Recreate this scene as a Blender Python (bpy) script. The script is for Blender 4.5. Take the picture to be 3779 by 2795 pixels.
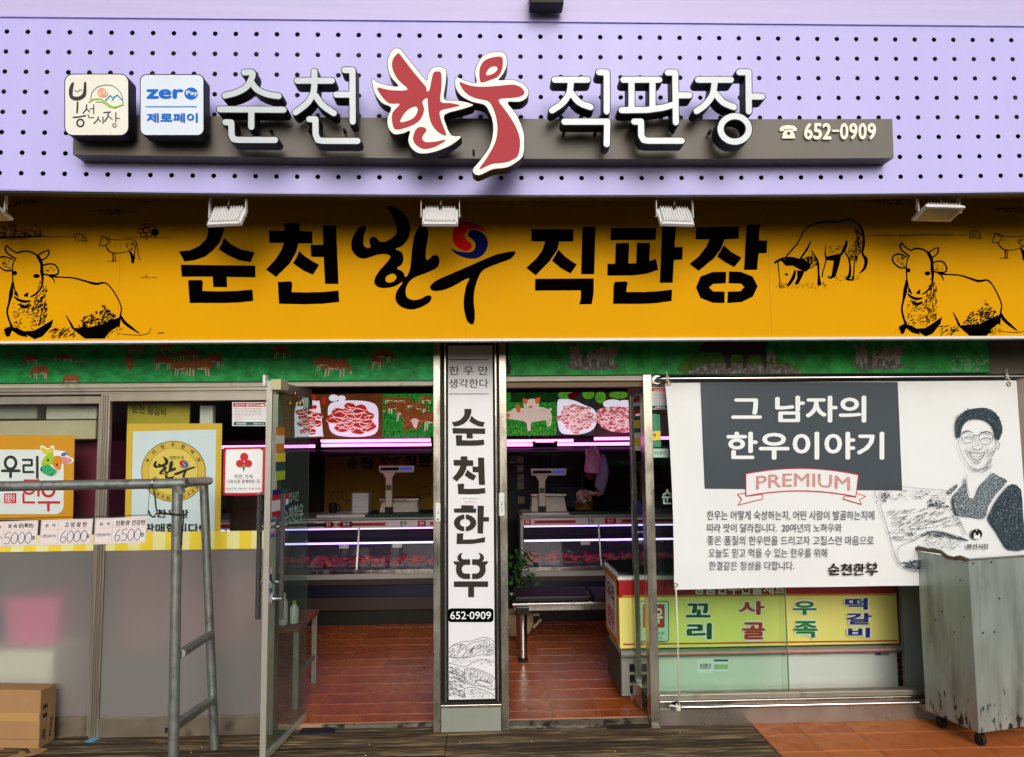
import bpy, math, random
from mathutils import Vector, Matrix
from mathutils.geometry import delaunay_2d_cdt
random.seed(7)
for _o in list(bpy.data.objects): bpy.data.objects.remove(_o, do_unlink=True)
SC = bpy.context.scene
COL = SC.collection
R = math.radians

# ------------------------------------------------------------------ camera
F, CX, CY = 2730.0, 1889.5, 1397.5            # focal length and centre in photo pixels (3779 x 2795)
CAM = Vector((0, -4.60, 1.70))
YAW, PITCH, ROLL = R(1.9), R(4.95), R(0.55)
_m = Matrix.Rotation(-YAW, 3, 'Z') @ Matrix.Rotation(PITCH, 3, 'X')
_r, FW, _u = _m @ Vector((1, 0, 0)), _m @ Vector((0, 1, 0)), _m @ Vector((0, 0, 1))
RT = _r * math.cos(ROLL) - _u * math.sin(ROLL)
UP = _u * math.cos(ROLL) + _r * math.sin(ROLL)
cd = bpy.data.cameras.new('camera'); cam = bpy.data.objects.new('camera', cd); COL.objects.link(cam)
cam.matrix_world = Matrix(((RT.x, UP.x, -FW.x, CAM.x), (RT.y, UP.y, -FW.y, CAM.y), (RT.z, UP.z, -FW.z, CAM.z), (0, 0, 0, 1)))
cd.sensor_width = 36; cd.lens = 36 * F / 3779; cd.clip_start = .05; cd.clip_end = 300
SC.camera = cam

# ------------------------------------------------------------------ light: bright overcast
W = bpy.data.worlds.new('World'); SC.world = W; W.use_nodes = True
_nt = W.node_tree; _bg = _nt.nodes['Background']
_sky = _nt.nodes.new('ShaderNodeTexSky'); _sky.sky_type = 'NISHITA'; _sky.sun_disc = False
SUN_EL, SUN_AZ = 25, 6
_sky.sun_elevation = R(SUN_EL); _sky.sun_rotation = R(180 - SUN_AZ); _sky.air_density = 1.0; _sky.dust_density = 6.0; _sky.ozone_density = 1.0
_hs = _nt.nodes.new('ShaderNodeHueSaturation'); _hs.inputs['Saturation'].default_value = .45
_nt.links.new(_sky.outputs[0], _hs.inputs['Color']); _nt.links.new(_hs.outputs[0], _bg.inputs[0]); _bg.inputs[1].default_value = .14
sl = bpy.data.lights.new('sun', 'SUN'); sl.energy = .95; sl.angle = R(34); sl.color = (1, .975, .94)
so = bpy.data.objects.new('sun', sl); COL.objects.link(so); so.rotation_euler = (R(90 - SUN_EL), 0, R(SUN_AZ))
so.location = (0, -6, 9)
SC.view_settings.view_transform = 'Standard'; SC.view_settings.look = 'None'
SC.view_settings.exposure = -0.22; SC.view_settings.gamma = 1; SC.view_settings.use_curve_mapping = False
SC.render.engine = 'CYCLES'
SC.cycles.use_denoising = True
SC.cycles.max_bounces = 8; SC.cycles.transparent_max_bounces = 16; SC.cycles.caustics_reflective = False; SC.cycles.caustics_refractive = True; SC.cycles.sample_clamp_indirect = 4

# ------------------------------------------------------------------ projection helpers: photo pixel -> point on a real plane
def P(x, y, Y):
    d = FW * F + RT * (x - CX) + UP * (CY - y)
    return CAM + d * ((Y - CAM.y) / d.y)
def PF(x, y, Z):
    d = FW * F + RT * (x - CX) + UP * (CY - y)
    return CAM + d * ((Z - CAM.z) / d.z)
def RC(x0, y0, x1, y1, Y):                     # pixel rectangle -> X0, X1, Z0, Z1 on the plane Y
    ym, xm = (y0 + y1) / 2, (x0 + x1) / 2
    return P(x0, ym, Y).x, P(x1, ym, Y).x, P(xm, y1, Y).z, P(xm, y0, Y).z
def T(ox, oy, pts, s=2.232):
    return [(ox + p[0] / s, oy + p[1] / s) for p in pts]

# ------------------------------------------------------------------ materials
def lin(c):
    if isinstance(c, str):
        c = [int(c[i:i + 2], 16) / 255 for i in (0, 2, 4)]
    return tuple(v / 12.92 if v <= .04045 else ((v + .055) / 1.055) ** 2.4 for v in c)
MATS = {}
def mat(name, col, rough=.5, metal=0, var=.0, scale=6, bump=0, bscale=60, emit=0, spec=.3, stretch=None, rvar=0, col2=None, c2=(.45, .6), coat=0, sc2=None):
    """Principled surface; var = lightness variation by noise; col2 = second colour showing through a noise mask (dirt, grain)."""
    if name in MATS: return MATS[name]
    m = bpy.data.materials.new(name); m.use_nodes = True; MATS[name] = m
    nt = m.node_tree; b = nt.nodes['Principled BSDF']; L = nt.links.new
    c = lin(col); b.inputs['Base Color'].default_value = (*c, 1)
    b.inputs['Roughness'].default_value = rough; b.inputs['Metallic'].default_value = metal
    b.inputs['Specular IOR Level'].default_value = spec
    if coat: b.inputs['Coat Weight'].default_value = coat; b.inputs['Coat Roughness'].default_value = .14
    tc = nt.nodes.new('ShaderNodeTexCoord'); mp = nt.nodes.new('ShaderNodeMapping'); L(tc.outputs['Object'], mp.inputs[0])
    if stretch: mp.inputs['Scale'].default_value = stretch
    def noise(s, det=5):
        n = nt.nodes.new('ShaderNodeTexNoise'); n.inputs['Scale'].default_value = s; n.inputs['Detail'].default_value = det
        n.inputs['Roughness'].default_value = .6; L(mp.outputs[0], n.inputs['Vector']); return n
    src = None
    if var:
        n = noise(scale); r = nt.nodes.new('ShaderNodeMapRange'); L(n.outputs[0], r.inputs[0])
        r.inputs[1].default_value = .3; r.inputs[2].default_value = .7; r.inputs[3].default_value = 1 - var; r.inputs[4].default_value = 1 + var * .6
        v = nt.nodes.new('ShaderNodeVectorMath'); v.operation = 'SCALE'; v.inputs[0].default_value = c; L(r.outputs[0], v.inputs['Scale']); src = v.outputs[0]
    if col2:
        n = noise(sc2 or scale * 1.7, 8); r = nt.nodes.new('ShaderNodeMapRange'); L(n.outputs[0], r.inputs[0])
        r.inputs[1].default_value, r.inputs[2].default_value = c2
        x = nt.nodes.new('ShaderNodeMixRGB'); L(r.outputs[0], x.inputs[0]); x.inputs[1].default_value = (*c, 1)
        if src: L(src, x.inputs[1])
        x.inputs[2].default_value = (*lin(col2), 1); src = x.outputs[0]
    if src: L(src, b.inputs['Base Color'])
    if rvar:
        n = noise(scale * 2); r = nt.nodes.new('ShaderNodeMapRange'); L(n.outputs[0], r.inputs[0]); r.inputs[1].default_value = .3; r.inputs[2].default_value = .7
        r.inputs[3].default_value = max(.02, rough - rvar); r.inputs[4].default_value = rough + rvar; L(r.outputs[0], b.inputs['Roughness'])
    if bump:
        n = noise(bscale, 6); bp = nt.nodes.new('ShaderNodeBump'); bp.inputs['Strength'].default_value = min(1, bump); bp.inputs['Distance'].default_value = .002 * max(1, bump)
        L(n.outputs[0], bp.inputs['Height']); L(bp.outputs[0], b.inputs['Normal'])
    if emit:
        b.inputs['Emission Strength'].default_value = emit; b.inputs['Emission Color'].default_value = (*c, 1)
        if src: L(src, b.inputs['Emission Color'])
    return m
def glass(name, tint=(.93, .97, .95), rough=.0, ior=1.5, film=0, filmcol=(.5, .5, .5)):
    if name in MATS: return MATS[name]
    m = bpy.data.materials.new(name); m.use_nodes = True; MATS[name] = m
    nt = m.node_tree; nt.nodes.clear(); L = nt.links.new
    o = nt.nodes.new('ShaderNodeOutputMaterial'); mx = nt.nodes.new('ShaderNodeMixShader'); fr = nt.nodes.new('ShaderNodeFresnel'); fr.inputs[0].default_value = ior
    t = nt.nodes.new('ShaderNodeBsdfTransparent'); t.inputs[0].default_value = (*tint, 1)
    g = nt.nodes.new('ShaderNodeBsdfGlossy'); g.inputs['Roughness'].default_value = .01
    ge = nt.nodes.new('ShaderNodeNewGeometry'); bf = nt.nodes.new('ShaderNodeMath'); bf.operation = 'SUBTRACT'; bf.inputs[0].default_value = 1; L(ge.outputs['Backfacing'], bf.inputs[1])
    fm = nt.nodes.new('ShaderNodeMath'); fm.operation = 'MULTIPLY'; L(fr.outputs[0], fm.inputs[0]); L(bf.outputs[0], fm.inputs[1])
    L(fm.outputs[0], mx.inputs[0]); L(t.outputs[0], mx.inputs[1]); L(g.outputs[0], mx.inputs[2])
    out = mx
    if film:                                        # dusty or cloudy share of the pane
        d = nt.nodes.new('ShaderNodeBsdfDiffuse'); d.inputs[0].default_value = (*filmcol, 1)
        m2 = nt.nodes.new('ShaderNodeMixShader'); m2.inputs[0].default_value = film; L(mx.outputs[0], m2.inputs[1]); L(d.outputs[0], m2.inputs[2]); out = m2
    L(out.outputs[0], o.inputs[0]); return m
def frosted(name, tint=(.8, .85, .82), rough=.32, white=.18, wc=(.6, .6, .6)):
    if name in MATS: return MATS[name]
    m = bpy.data.materials.new(name); m.use_nodes = True; MATS[name] = m
    nt = m.node_tree; nt.nodes.clear(); L = nt.links.new
    o = nt.nodes.new('ShaderNodeOutputMaterial'); mx = nt.nodes.new('ShaderNodeMixShader'); mx.inputs[0].default_value = white
    t = nt.nodes.new('ShaderNodeBsdfRefraction'); t.inputs['Color'].default_value = (*tint, 1); t.inputs['Roughness'].default_value = rough; t.inputs['IOR'].default_value = 1.22
    d = nt.nodes.new('ShaderNodeBsdfPrincipled'); d.inputs['Base Color'].default_value = (*wc, 1); d.inputs['Roughness'].default_value = .35
    L(t.outputs[0], mx.inputs[1]); L(d.outputs[0], mx.inputs[2]); L(mx.outputs[0], o.inputs[0]); return m

# ------------------------------------------------------------------ objects
def setp(o, label=None, cat=None, group=None, kind=None):
    if label: o['label'] = label
    if cat: o['category'] = cat
    if group: o['group'] = group
    if kind: o['kind'] = kind
    return o
def thing(name, label, cat, loc=(0, 0, 0), rz=0, group=None, kind=None):
    o = bpy.data.objects.new(name, None); COL.objects.link(o); o.location = loc; o.rotation_euler = (0, 0, rz)
    o.empty_display_size = .1
    return setp(o, label, cat, group, kind)
def off(p):
    v = Vector((0, 0, 0))
    while p is not None: v += p.location; p = p.parent
    return v
class MB:
    """collects geometry (world coordinates unless local=True) into ONE mesh object"""
    def __init__(s): s.v = []; s.f = []; s.mi = []; s.k = 0
    def add(s, vs, fs, mi=None):
        n = len(s.v); s.v += [tuple(v) for v in vs]; s.f += [tuple(i + n for i in f) for f in fs]; s.mi += [s.k if mi is None else mi] * len(fs); return s
    def box(s, x0, x1, y0, y1, z0, z1):
        if x0 > x1: x0, x1 = x1, x0
        if y0 > y1: y0, y1 = y1, y0
        if z0 > z1: z0, z1 = z1, z0
        return s.add([(x0, y0, z0), (x1, y0, z0), (x1, y1, z0), (x0, y1, z0), (x0, y0, z1), (x1, y0, z1), (x1, y1, z1), (x0, y1, z1)],
              [(3, 2, 1, 0), (4, 5, 6, 7), (0, 1, 5, 4), (1, 2, 6, 5), (2, 3, 7, 6), (3, 0, 4, 7)])
    def hexa(s, b, t):                           # bottom 4 points, top 4 points, both anticlockwise from above
        return s.add(list(b) + list(t), [(3, 2, 1, 0), (4, 5, 6, 7), (0, 1, 5, 4), (1, 2, 6, 5), (2, 3, 7, 6), (3, 0, 4, 7)])
    def obox(s, o, u, v, w):                     # oriented box from corner o with edge vectors
        o, u, v, w = map(Vector, (o, u, v, w)); b = [o, o + u, o + u + v, o + v]
        return s.hexa(b, [p + w for p in b])
    def px(s, x0, y0, x1, y1, Y, dep):           # slab seen at a pixel rectangle, front on Y, going back by dep
        X0, X1, Z0, Z1 = RC(x0, y0, x1, y1, Y); return s.box(X0, X1, Y, Y + dep, Z0, Z1)
    def tube(s, path, r, n=10, caps=True, closed=False):
        path = [Vector(p) for p in path]; rs = r if isinstance(r, (list, tuple)) else [r] * len(path)
        base = len(s.v); N = len(path); ref = None
        for i, p in enumerate(path):
            a = path[(i - 1) % N] if (i > 0 or closed) else p; b = path[(i + 1) % N] if (i < N - 1 or closed) else p
            t = (b - a).normalized()
            if ref is None: ref = Vector((0, 0, 1)) if abs(t.z) < .9 else Vector((1, 0, 0))
            e1 = (ref - t * ref.dot(t)).normalized(); e2 = t.cross(e1); ref = e1
            for k in range(n):
                q = 2 * math.pi * k / n; s.v.append(tuple(p + (e1 * math.cos(q) + e2 * math.sin(q)) * rs[i]))
        m = N if closed else N - 1
        for i in range(m):
            for k in range(n):
                a = base + i * n; b = base + ((i + 1) % N) * n
                s.f.append((a + k, a + (k + 1) % n, b + (k + 1) % n, b + k)); s.mi.append(s.k)
        if caps and not closed:
            s.f.append(tuple(base + k for k in range(n))[::-1]); s.f.append(tuple(base + (N - 1) * n + k for k in range(n))); s.mi += [s.k] * 2
        return s
    def lathe(s, c, prof, n=20):                 # profile [(r, z)] about the vertical through c
        c = Vector(c); base = len(s.v)
        for r, z in prof:
            for k in range(n):
                q = 2 * math.pi * k / n; s.v.append((c.x + r * math.cos(q), c.y + r * math.sin(q), c.z + z))
        for i in range(len(prof) - 1):
            for k in range(n):
                a, b = base + i * n, base + (i + 1) * n
                s.f.append((a + k, a + (k + 1) % n, b + (k + 1) % n, b + k)); s.mi.append(s.k)
        s.f.append(tuple(base + k for k in range(n))[::-1]); s.f.append(tuple(base + (len(prof) - 1) * n + k for k in range(n))); s.mi += [s.k] * 2
        return s
    def blob(s, c, rx, ry, rz, n=8, m=6, jit=0):
        c = Vector(c); base = len(s.v)
        for i in range(m + 1):
            a = math.pi * i / m
            for k in range(n):
                q = 2 * math.pi * k / n; j = 1 + random.uniform(-jit, jit)
                s.v.append((c.x + rx * math.sin(a) * math.cos(q) * j, c.y + ry * math.sin(a) * math.sin(q) * j, c.z + rz * math.cos(a) * j))
        for i in range(m):
            for k in range(n):
                a, b = base + i * n, base + (i + 1) * n
                s.f.append((b + k, b + (k + 1) % n, a + (k + 1) % n, a + k)); s.mi.append(s.k)
        return s
    def build(s, name, mats, parent=None, label=None, cat=None, group=None, kind=None, smooth=False, bev=0, local=False, mesh=None):
        if not isinstance(mats, (list, tuple)): mats = [mats]
        o_ = Vector((0, 0, 0))
        if parent is not None:
            if not local: o_ = off(parent)
        elif not local and s.v:
            xs = [v[0] for v in s.v]; ys = [v[1] for v in s.v]; zs = [v[2] for v in s.v]
            o_ = Vector(((min(xs) + max(xs)) / 2, (min(ys) + max(ys)) / 2, min(zs)))
        me = bpy.data.meshes.new(name); me.from_pydata([(v[0] - o_.x, v[1] - o_.y, v[2] - o_.z) for v in s.v], [], s.f)
        for m in mats: me.materials.append(m)
        if len(mats) > 1: me.polygons.foreach_set('material_index', s.mi)
        if smooth:
            me.polygons.foreach_set('use_smooth', [True] * len(me.polygons))
        me.validate(); me.update()
        ob = bpy.data.objects.new(name, me); COL.objects.link(ob)
        if parent is not None: ob.parent = parent
        else: ob.location = o_
        if smooth and smooth != 'all':
            try: me.set_sharp_from_angle(angle=R(40))
            except Exception: pass
        if bev:
            b = ob.modifiers.new('bevel', 'BEVEL'); b.width = bev; b.segments = 2; b.limit_method = 'ANGLE'; b.angle_limit = R(50)
        return setp(ob, label, cat, group, kind)
def copy_tree(o, parent=None, loc=None, rz=None, label=None):
    c = o.copy(); COL.objects.link(c); c.parent = parent
    if loc is not None: c.location = loc
    if rz is not None: c.rotation_euler = (c.rotation_euler[0], c.rotation_euler[1], rz)
    if label: c['label'] = label
    for ch in list(o.children): copy_tree(ch, c)
    return c

# ------------------------------------------------------------------ flat print: shapes in photo pixels, laid on a real surface
def cr(pts, closed=True, n=4):                   # Catmull-Rom smoothing
    N = len(pts); out = []
    for i in range(N if closed else N - 1):
        p = [pts[(i + k) % N] if closed else pts[min(max(i + k, 0), N - 1)] for k in (-1, 0, 1, 2)]
        for j in range(n):
            t = j / n
            out.append(tuple(.5 * (2 * p[1][a] + (p[2][a] - p[0][a]) * t + (2 * p[0][a] - 5 * p[1][a] + 4 * p[2][a] - p[3][a]) * t * t
                     + (3 * p[1][a] - p[0][a] - 3 * p[2][a] + p[3][a]) * t ** 3) for a in (0, 1)))
    if not closed: out.append(tuple(pts[-1]))
    return out
def ell(cx, cy, rx, ry=None, n=24):
    ry = ry or rx; return [(cx + rx * math.cos(2 * math.pi * k / n), cy + ry * math.sin(2 * math.pi * k / n)) for k in range(n)]
def rect(x0, y0, x1, y1): return [(x0, y0), (x1, y0), (x1, y1), (x0, y1)]
def rrect(x0, y0, x1, y1, r, n=6):
    out = []
    for cx, cy, a0 in ((x1 - r, y0 + r, -90), (x1 - r, y1 - r, 0), (x0 + r, y1 - r, 90), (x0 + r, y0 + r, 180)):
        out += [(cx + r * math.cos(R(a0 + 90 * k / n)), cy + r * math.sin(R(a0 + 90 * k / n))) for k in range(n + 1)]
    return out
def stroke(pts, w, closed=False, sm=0, joint=8):
    """polygons that together cover a pen stroke of width w (number or list)"""
    if sm:
        if isinstance(w, (list, tuple)):
            n = len(pts); ww = []
            for i in range(n - 1): ww += [w[i] + (w[i + 1] - w[i]) * k / sm for k in range(sm)]
            w = ww + [w[-1]]
        pts = cr(pts, closed, sm)
    ws = list(w) if isinstance(w, (list, tuple)) else [w] * len(pts)
    out = []; N = len(pts)
    for i in range(N if closed else N - 1):
        a, b = pts[i], pts[(i + 1) % N]; wa, wb = ws[i] / 2, ws[(i + 1) % N] / 2
        d = math.hypot(b[0] - a[0], b[1] - a[1])
        if d < 1e-6: continue
        nx, ny = -(b[1] - a[1]) / d, (b[0] - a[0]) / d
        out.append([(a[0] + nx * wa, a[1] + ny * wa), (b[0] + nx * wb, b[1] + ny * wb), (b[0] - nx * wb, b[1] - ny * wb), (a[0] - nx * wa, a[1] - ny * wa)])
    if joint:
        for i, p in enumerate(pts):
            if ws[i] > .2: out.append(ell(p[0], p[1], ws[i] / 2 * .999, n=joint))
    return out
def area(p): return sum(p[i][0] * p[(i + 1) % len(p)][1] - p[(i + 1) % len(p)][0] * p[i][1] for i in range(len(p))) / 2
def shape(pos, neg=()):
    """union of pos minus union of neg -> (verts, tris)"""
    vs = []; fs = []
    for p in list(pos) + list(neg):
        if abs(area(p)) < 1e-4: continue
        if area(p) < 0: p = p[::-1]
        n = len(vs); vs += [Vector((float(a), float(b))) for a, b in p]; fs.append(list(range(n, n + len(p))))
    npos = sum(1 for p in pos if abs(area(p)) >= 1e-4)
    if not fs: return [], []
    ov, oe, of, _, _, orf = delaunay_2d_cdt(vs, [], fs, 0, 1e-4, True)
    tris = [tuple(f) for f, o in zip(of, orf) if any(k < npos for k in o) and not any(k >= npos for k in o)]
    return [tuple(v) for v in ov], tris
_TX = {}
def text2d(txt, bold=0, res=3):
    """glyphs as (verts, faces) in a unit box y down; bold = extra pen width in em"""
    k = (txt, bold)
    if k in _TX: return _TX[k]
    c = bpy.data.curves.new('t', 'FONT'); c.body = txt; c.size = 1; c.resolution_u = res
    o = bpy.data.objects.new('t', c); me = bpy.data.meshes.new_from_object(o)
    vs = [(v.co.x, -v.co.y) for v in me.vertices]; fs = [tuple(p.vertices) for p in me.polygons]
    if bold:
        cnt = {}
        for f in fs:
            for i in range(len(f)):
                e = (min(f[i], f[(i + 1) % len(f)]), max(f[i], f[(i + 1) % len(f)])); cnt[e] = cnt.get(e, 0) + 1
        pos = [[vs[i] for i in f] for f in fs]
        for e, q in cnt.items():
            if q == 1: pos += stroke([vs[e[0]], vs[e[1]]], bold, joint=6)
        pos = [[(a * 100, b * 100) for a, b in p] for p in pos]
        vs, fs = shape(pos); vs = [(a / 100, b / 100) for a, b in vs]
    bpy.data.objects.remove(o); bpy.data.meshes.remove(me); bpy.data.curves.remove(c)
    xs = [vs[i][0] for f in fs for i in f]; ys = [vs[i][1] for f in fs for i in f]
    x0, x1, y0, y1 = min(xs), max(xs), min(ys), max(ys)
    vs = [((a - x0) / (x1 - x0), (b - y0) / (y1 - y0)) for a, b in vs]
    _TX[k] = (vs, fs); return _TX[k]
class Print:
    """layers of flat ink laid one just above the other; builds ONE mesh with a slot per ink"""
    def __init__(s, surf, first=.0016, step=.0005):
        s.surf = (lambda a, b, Y=surf: P(a, b, Y)) if isinstance(surf, (int, float)) else surf
        s.z = first; s.step = step; s.mats = []; s.mb = MB()
        s.nrm = Vector((0, -1, 0))
    def raw(s, vs, fs, m):
        if not fs: return s
        if m not in s.mats: s.mats.append(m)
        out = []
        for a, b in vs: out.append(s.surf(a, b) + s.nrm * s.z)
        ff = []
        for f in fs:
            f = list(f); A, B, C = (Vector(out[f[0]]), Vector(out[f[1]]), Vector(out[f[2]]))
            if (B - A).cross(C - A).dot(s.nrm) < 0: f = f[::-1]
            ff.append(tuple(f))
        s.mb.add(out, ff, s.mats.index(m)); s.z += s.step; return s
    def fill(s, pos, m, neg=()):
        return s.raw(*shape(pos, neg), m)
    def text(s, txt, x0, y0, x1, y1, m, bold=0, slope=0, fn=None):
        vs, fs = text2d(txt, bold)
        q = []
        for a, b in vs:
            p = (x0 + a * (x1 - x0), y0 + b * (y1 - y0) + slope * (x1 - x0) * a)
            q.append(fn(*p) if fn else p)
        return s.raw(q, fs, m)
    def glyph(s, g, x0, y0, x1, y1, m):
        pos, neg, bb = G[g]
        k = lambda p: [(x0 + (a - bb[0]) / (bb[2] - bb[0]) * (x1 - x0), y0 + (b - bb[1]) / (bb[3] - bb[1]) * (y1 - y0)) for a, b in p]
        return s.fill([k(p) for p in pos], m, [k(p) for p in neg])
    def build(s, name, parent, **kw): return s.mb.build(name, s.mats, parent, **kw)
def solid(name, vt, Y, dep, mface, mside, parent, surf=None):
    """thick cut-out: face part in front, dark return behind"""
    vs, fs = vt
    s = surf or (lambda a, b, y: P(a, b, y))
    fr = [s(a, b, Y) for a, b in vs]
    fc = MB(); ff = []
    for f in fs:
        A, B, C = fr[f[0]], fr[f[1]], fr[f[2]]
        ff.append(tuple(f) if (B - A).cross(C - A).y < 0 else tuple(f)[::-1])
    fc.add(fr, ff)
    face = fc.build('face', mface, parent)
    cnt = {}
    for f in ff:
        for i in range(len(f)):
            a, b = f[i], f[(i + 1) % len(f)]
            if (b, a) in cnt: del cnt[(b, a)]
            else: cnt[(a, b)] = 1
    sd = MB(); n = len(fr)
    f3 = [p + Vector((0, .003, 0)) for p in fr]; bk = [Vector((p.x, Y + dep, p.z)) for p in fr]
    sd.add(f3 + bk, [(b, a, a + n, b + n) for a, b in cnt] + [tuple(i + n for i in f)[::-1] for f in ff])
    sd.build('return_edge', mside, parent)
    return face
def hatch(region, n, ln, ang, w, jit=.5):
    """n short pen strokes inside a polygon region"""
    xs = [p[0] for p in region]; ys = [p[1] for p in region]; out = []; k = 0
    def ins(x, y):
        c = False; j = len(region) - 1
        for i in range(len(region)):
            xi, yi = region[i]; xj, yj = region[j]
            if (yi > y) != (yj > y) and x < (xj - xi) * (y - yi) / (yj - yi) + xi: c = not c
            j = i
        return c
    while len(out) < n and k < n * 20:
        k += 1; x, y = random.uniform(min(xs), max(xs)), random.uniform(min(ys), max(ys))
        if not ins(x, y): continue
        a = ang + random.uniform(-jit, jit); l = ln * random.uniform(.4, 1.3); ww = w * random.uniform(.5, 1.4)
        dx, dy = math.cos(a) * l / 2, math.sin(a) * l / 2; nx, ny = -math.sin(a) * ww / 2, math.cos(a) * ww / 2
        out.append([(x - dx, y - dy), (x + nx, y + ny), (x + dx, y + dy), (x - nx, y - ny)])
    return out

# ------------------------------------------------------------------ palette
LILAC = mat('lilac_paint', 'b7b3ee', rough=.42, var=.05, scale=.9, stretch=(3.2, 1, .5), spec=.4, rvar=.06, bump=.15, bscale=9, col2='938ec2', c2=(.735, .76), sc2=70)
LILAC2 = mat('lilac_trim', 'bdb6e2', rough=.4, var=.06, scale=3, stretch=(.3, 1, 9), bump=.2, bscale=30)
GREYBOX = mat('warm_grey_coated_metal', '635e56', rough=.45, var=.07, scale=2, spec=.4)
BLACKP = mat('black_return_paint', '0e0e14', rough=.45, spec=.12, var=.1, scale=8)
ACRYL = mat('white_acrylic', 'bcc6cc', rough=.16, var=.05, scale=9, bump=1.2, bscale=11, coat=.3)
REDV = mat('red_vinyl', 'aa3d44', rough=.5, spec=.08, var=.03, col2='8f3a3c', c2=(.7, .78), sc2=60)
CREAMW = mat('cream_acrylic', 'ece6e0', rough=.3, var=.03, col2='b9b0a8', c2=(.66, .74), sc2=40)
YELLOW = mat('yellow_flex_face', 'd99c00', rough=.6, var=.04, scale=1.5, spec=.05)
INK = mat('black_ink', '040302', rough=.7, spec=.0)
WHITEM = mat('white_painted_metal', 'd9dadb', rough=.35, var=.05, scale=12, col2='a9a59a', c2=(.66, .8), sc2=18)
CREAMM = mat('cream_metal', 'cfc8b4', rough=.4, var=.06, scale=8, col2='8d8570', c2=(.62, .78), sc2=14)
ALU = mat('dull_aluminium', 'a69f92', rough=.36, metal=.75, var=.12, scale=5, stretch=(1, 1, .25), rvar=.08, col2='6d6255', c2=(.6, .8), sc2=9)
ALUD = mat('worn_bronze_aluminium', '847a6a', rough=.42, metal=.6, var=.14, scale=6, rvar=.08, col2='544a3e', c2=(.58, .78), sc2=7)
STEEL = mat('stainless_steel', 'b9b7b0', rough=.24, metal=1, var=.08, scale=5, rvar=.1, stretch=(1, 1, .3), col2='7b776c', c2=(.6, .8), sc2=10)
STEELP = mat('polished_steel', 'c8c8c8', rough=.12, metal=1, var=.04)
GALV = mat('galvanised_pipe', '8b918c', rough=.42, metal=.65, var=.22, scale=16, rvar=.1, col2='4e4a40', c2=(.56, .72), sc2=11, bump=.4, bscale=70)
DARK = mat('dark_void_paint', '0c0b0b', rough=.8)
DARKM = mat('dark_metal', '24221f', rough=.5, metal=.4)
CLEAR = glass('clear_glass', (.96, .98, .97))
DOORG = glass('door_glass', (.80, .90, .86), film=.05, filmcol=(.45, .55, .5)); CASEG = glass('case_glass', (.96, .97, .98), ior=1.18)
BRALU = mat('bright_aluminium', 'c9c6ba', rough=.35, metal=.55, var=.08, scale=6)
GREENG = glass('green_glass', (.92, .975, .94))
FROST = frosted('frosted_film', (.96, .96, .93), .5, .2, (.60, .58, .58))
WHITEP = mat('white_print', 'e6e8ea', rough=.45, var=.02, spec=.35)
PLASTW = mat('white_plastic', 'd8d8d4', rough=.4, var=.04)
BEIGEP = mat('beige_plastic', 'b9b29c', rough=.45, var=.07, scale=9, col2='8a8168', c2=(.62, .8), sc2=12)
REDP = mat('red_print', 'c01f2a', rough=.5); TEALP = mat('dark_teal_print', '0f5247', rough=.5)
BLUEP = mat('blue_print', '1f63c0', rough=.5); NAVYP = mat('navy_print', '1d2b7c', rough=.5)
SLATE = mat('slate_print', '39434b', rough=.5, spec=.3); GREYK = mat('dark_grey_print', '332f2b', rough=.5, spec=.1)
YELP = mat('yellow_print', 'ead23a', rough=.5); PALEY = mat('pale_yellow_print', 'e8e49a', rough=.5); GOLD = mat('gold_print', 'd8b648', rough=.45, var=.08, scale=10)
ORANGEP = mat('orange_print', 'd88412', rough=.5); GREENP = mat('green_print', '1f8a3a', rough=.5); LIMEP = mat('lime_print', '9ec02f', rough=.5)
PINKP = mat('pink_print', 'd98a86', rough=.5)

# ------------------------------------------------------------------ letter shapes traced in photo pixels
def bb(ps):
    xs = [p[0] for q in ps for p in q]; ys = [p[1] for q in ps for p in q]; return min(xs), min(ys), max(xs), max(ys)
G = {}
def GL(k, o, pos, neg=()):
    pos = [T(o[0], o[1], p) for p in pos]; neg = [T(o[0], o[1], p) for p in neg]; G[k] = (pos, neg, bb(pos))
a2, b2, c2_, d2 = (0, 690), (900, 690), (1850, 690), (2779, 690)
GL('sun', a2, [
    [(1712, 300), (1848, 300), (1842, 370), (1815, 450), (1760, 520), (1690, 575), (1600, 605), (1520, 615), (1475, 532), (1560, 525), (1640, 490), (1700, 430), (1716, 380)],
    [(1845, 418), (1900, 470), (1980, 515), (2098, 540), (2065, 622), (1970, 605), (1880, 565), (1802, 515), (1830, 465)],
    [(1490, 642), (2103, 650), (2105, 746), (1868, 742), (1872, 827), (1758, 826), (1752, 740), (1498, 740)],
    [(1550, 775), (1558, 769), (1662, 768), (1672, 785), (1668, 858), (1800, 862), (1950, 858), (2080, 846), (2087, 940), (1980, 952), (1850, 957), (1563, 957)]])
GL('cheon', b2, [
    [(335, 310), (345, 300), (450, 298), (460, 310), (458, 365), (563, 368), (567, 466), (450, 466), (430, 540), (380, 630), (265, 743), (183, 682), (260, 600), (310, 520), (330, 462), (210, 462), (205, 360), (335, 362)],
    [(455, 530), (500, 570), (560, 610), (620, 643), (570, 725), (490, 690), (405, 630), (435, 580)],
    [(650, 325), (658, 320), (765, 320), (762, 370), (770, 560), (780, 800), (668, 800), (658, 578), (555, 577), (550, 478), (655, 478)],
    [(280, 785), (390, 778), (400, 800), (393, 868), (520, 870), (640, 867), (780, 855), (787, 948), (650, 963), (500, 967), (290, 963)]])
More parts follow.
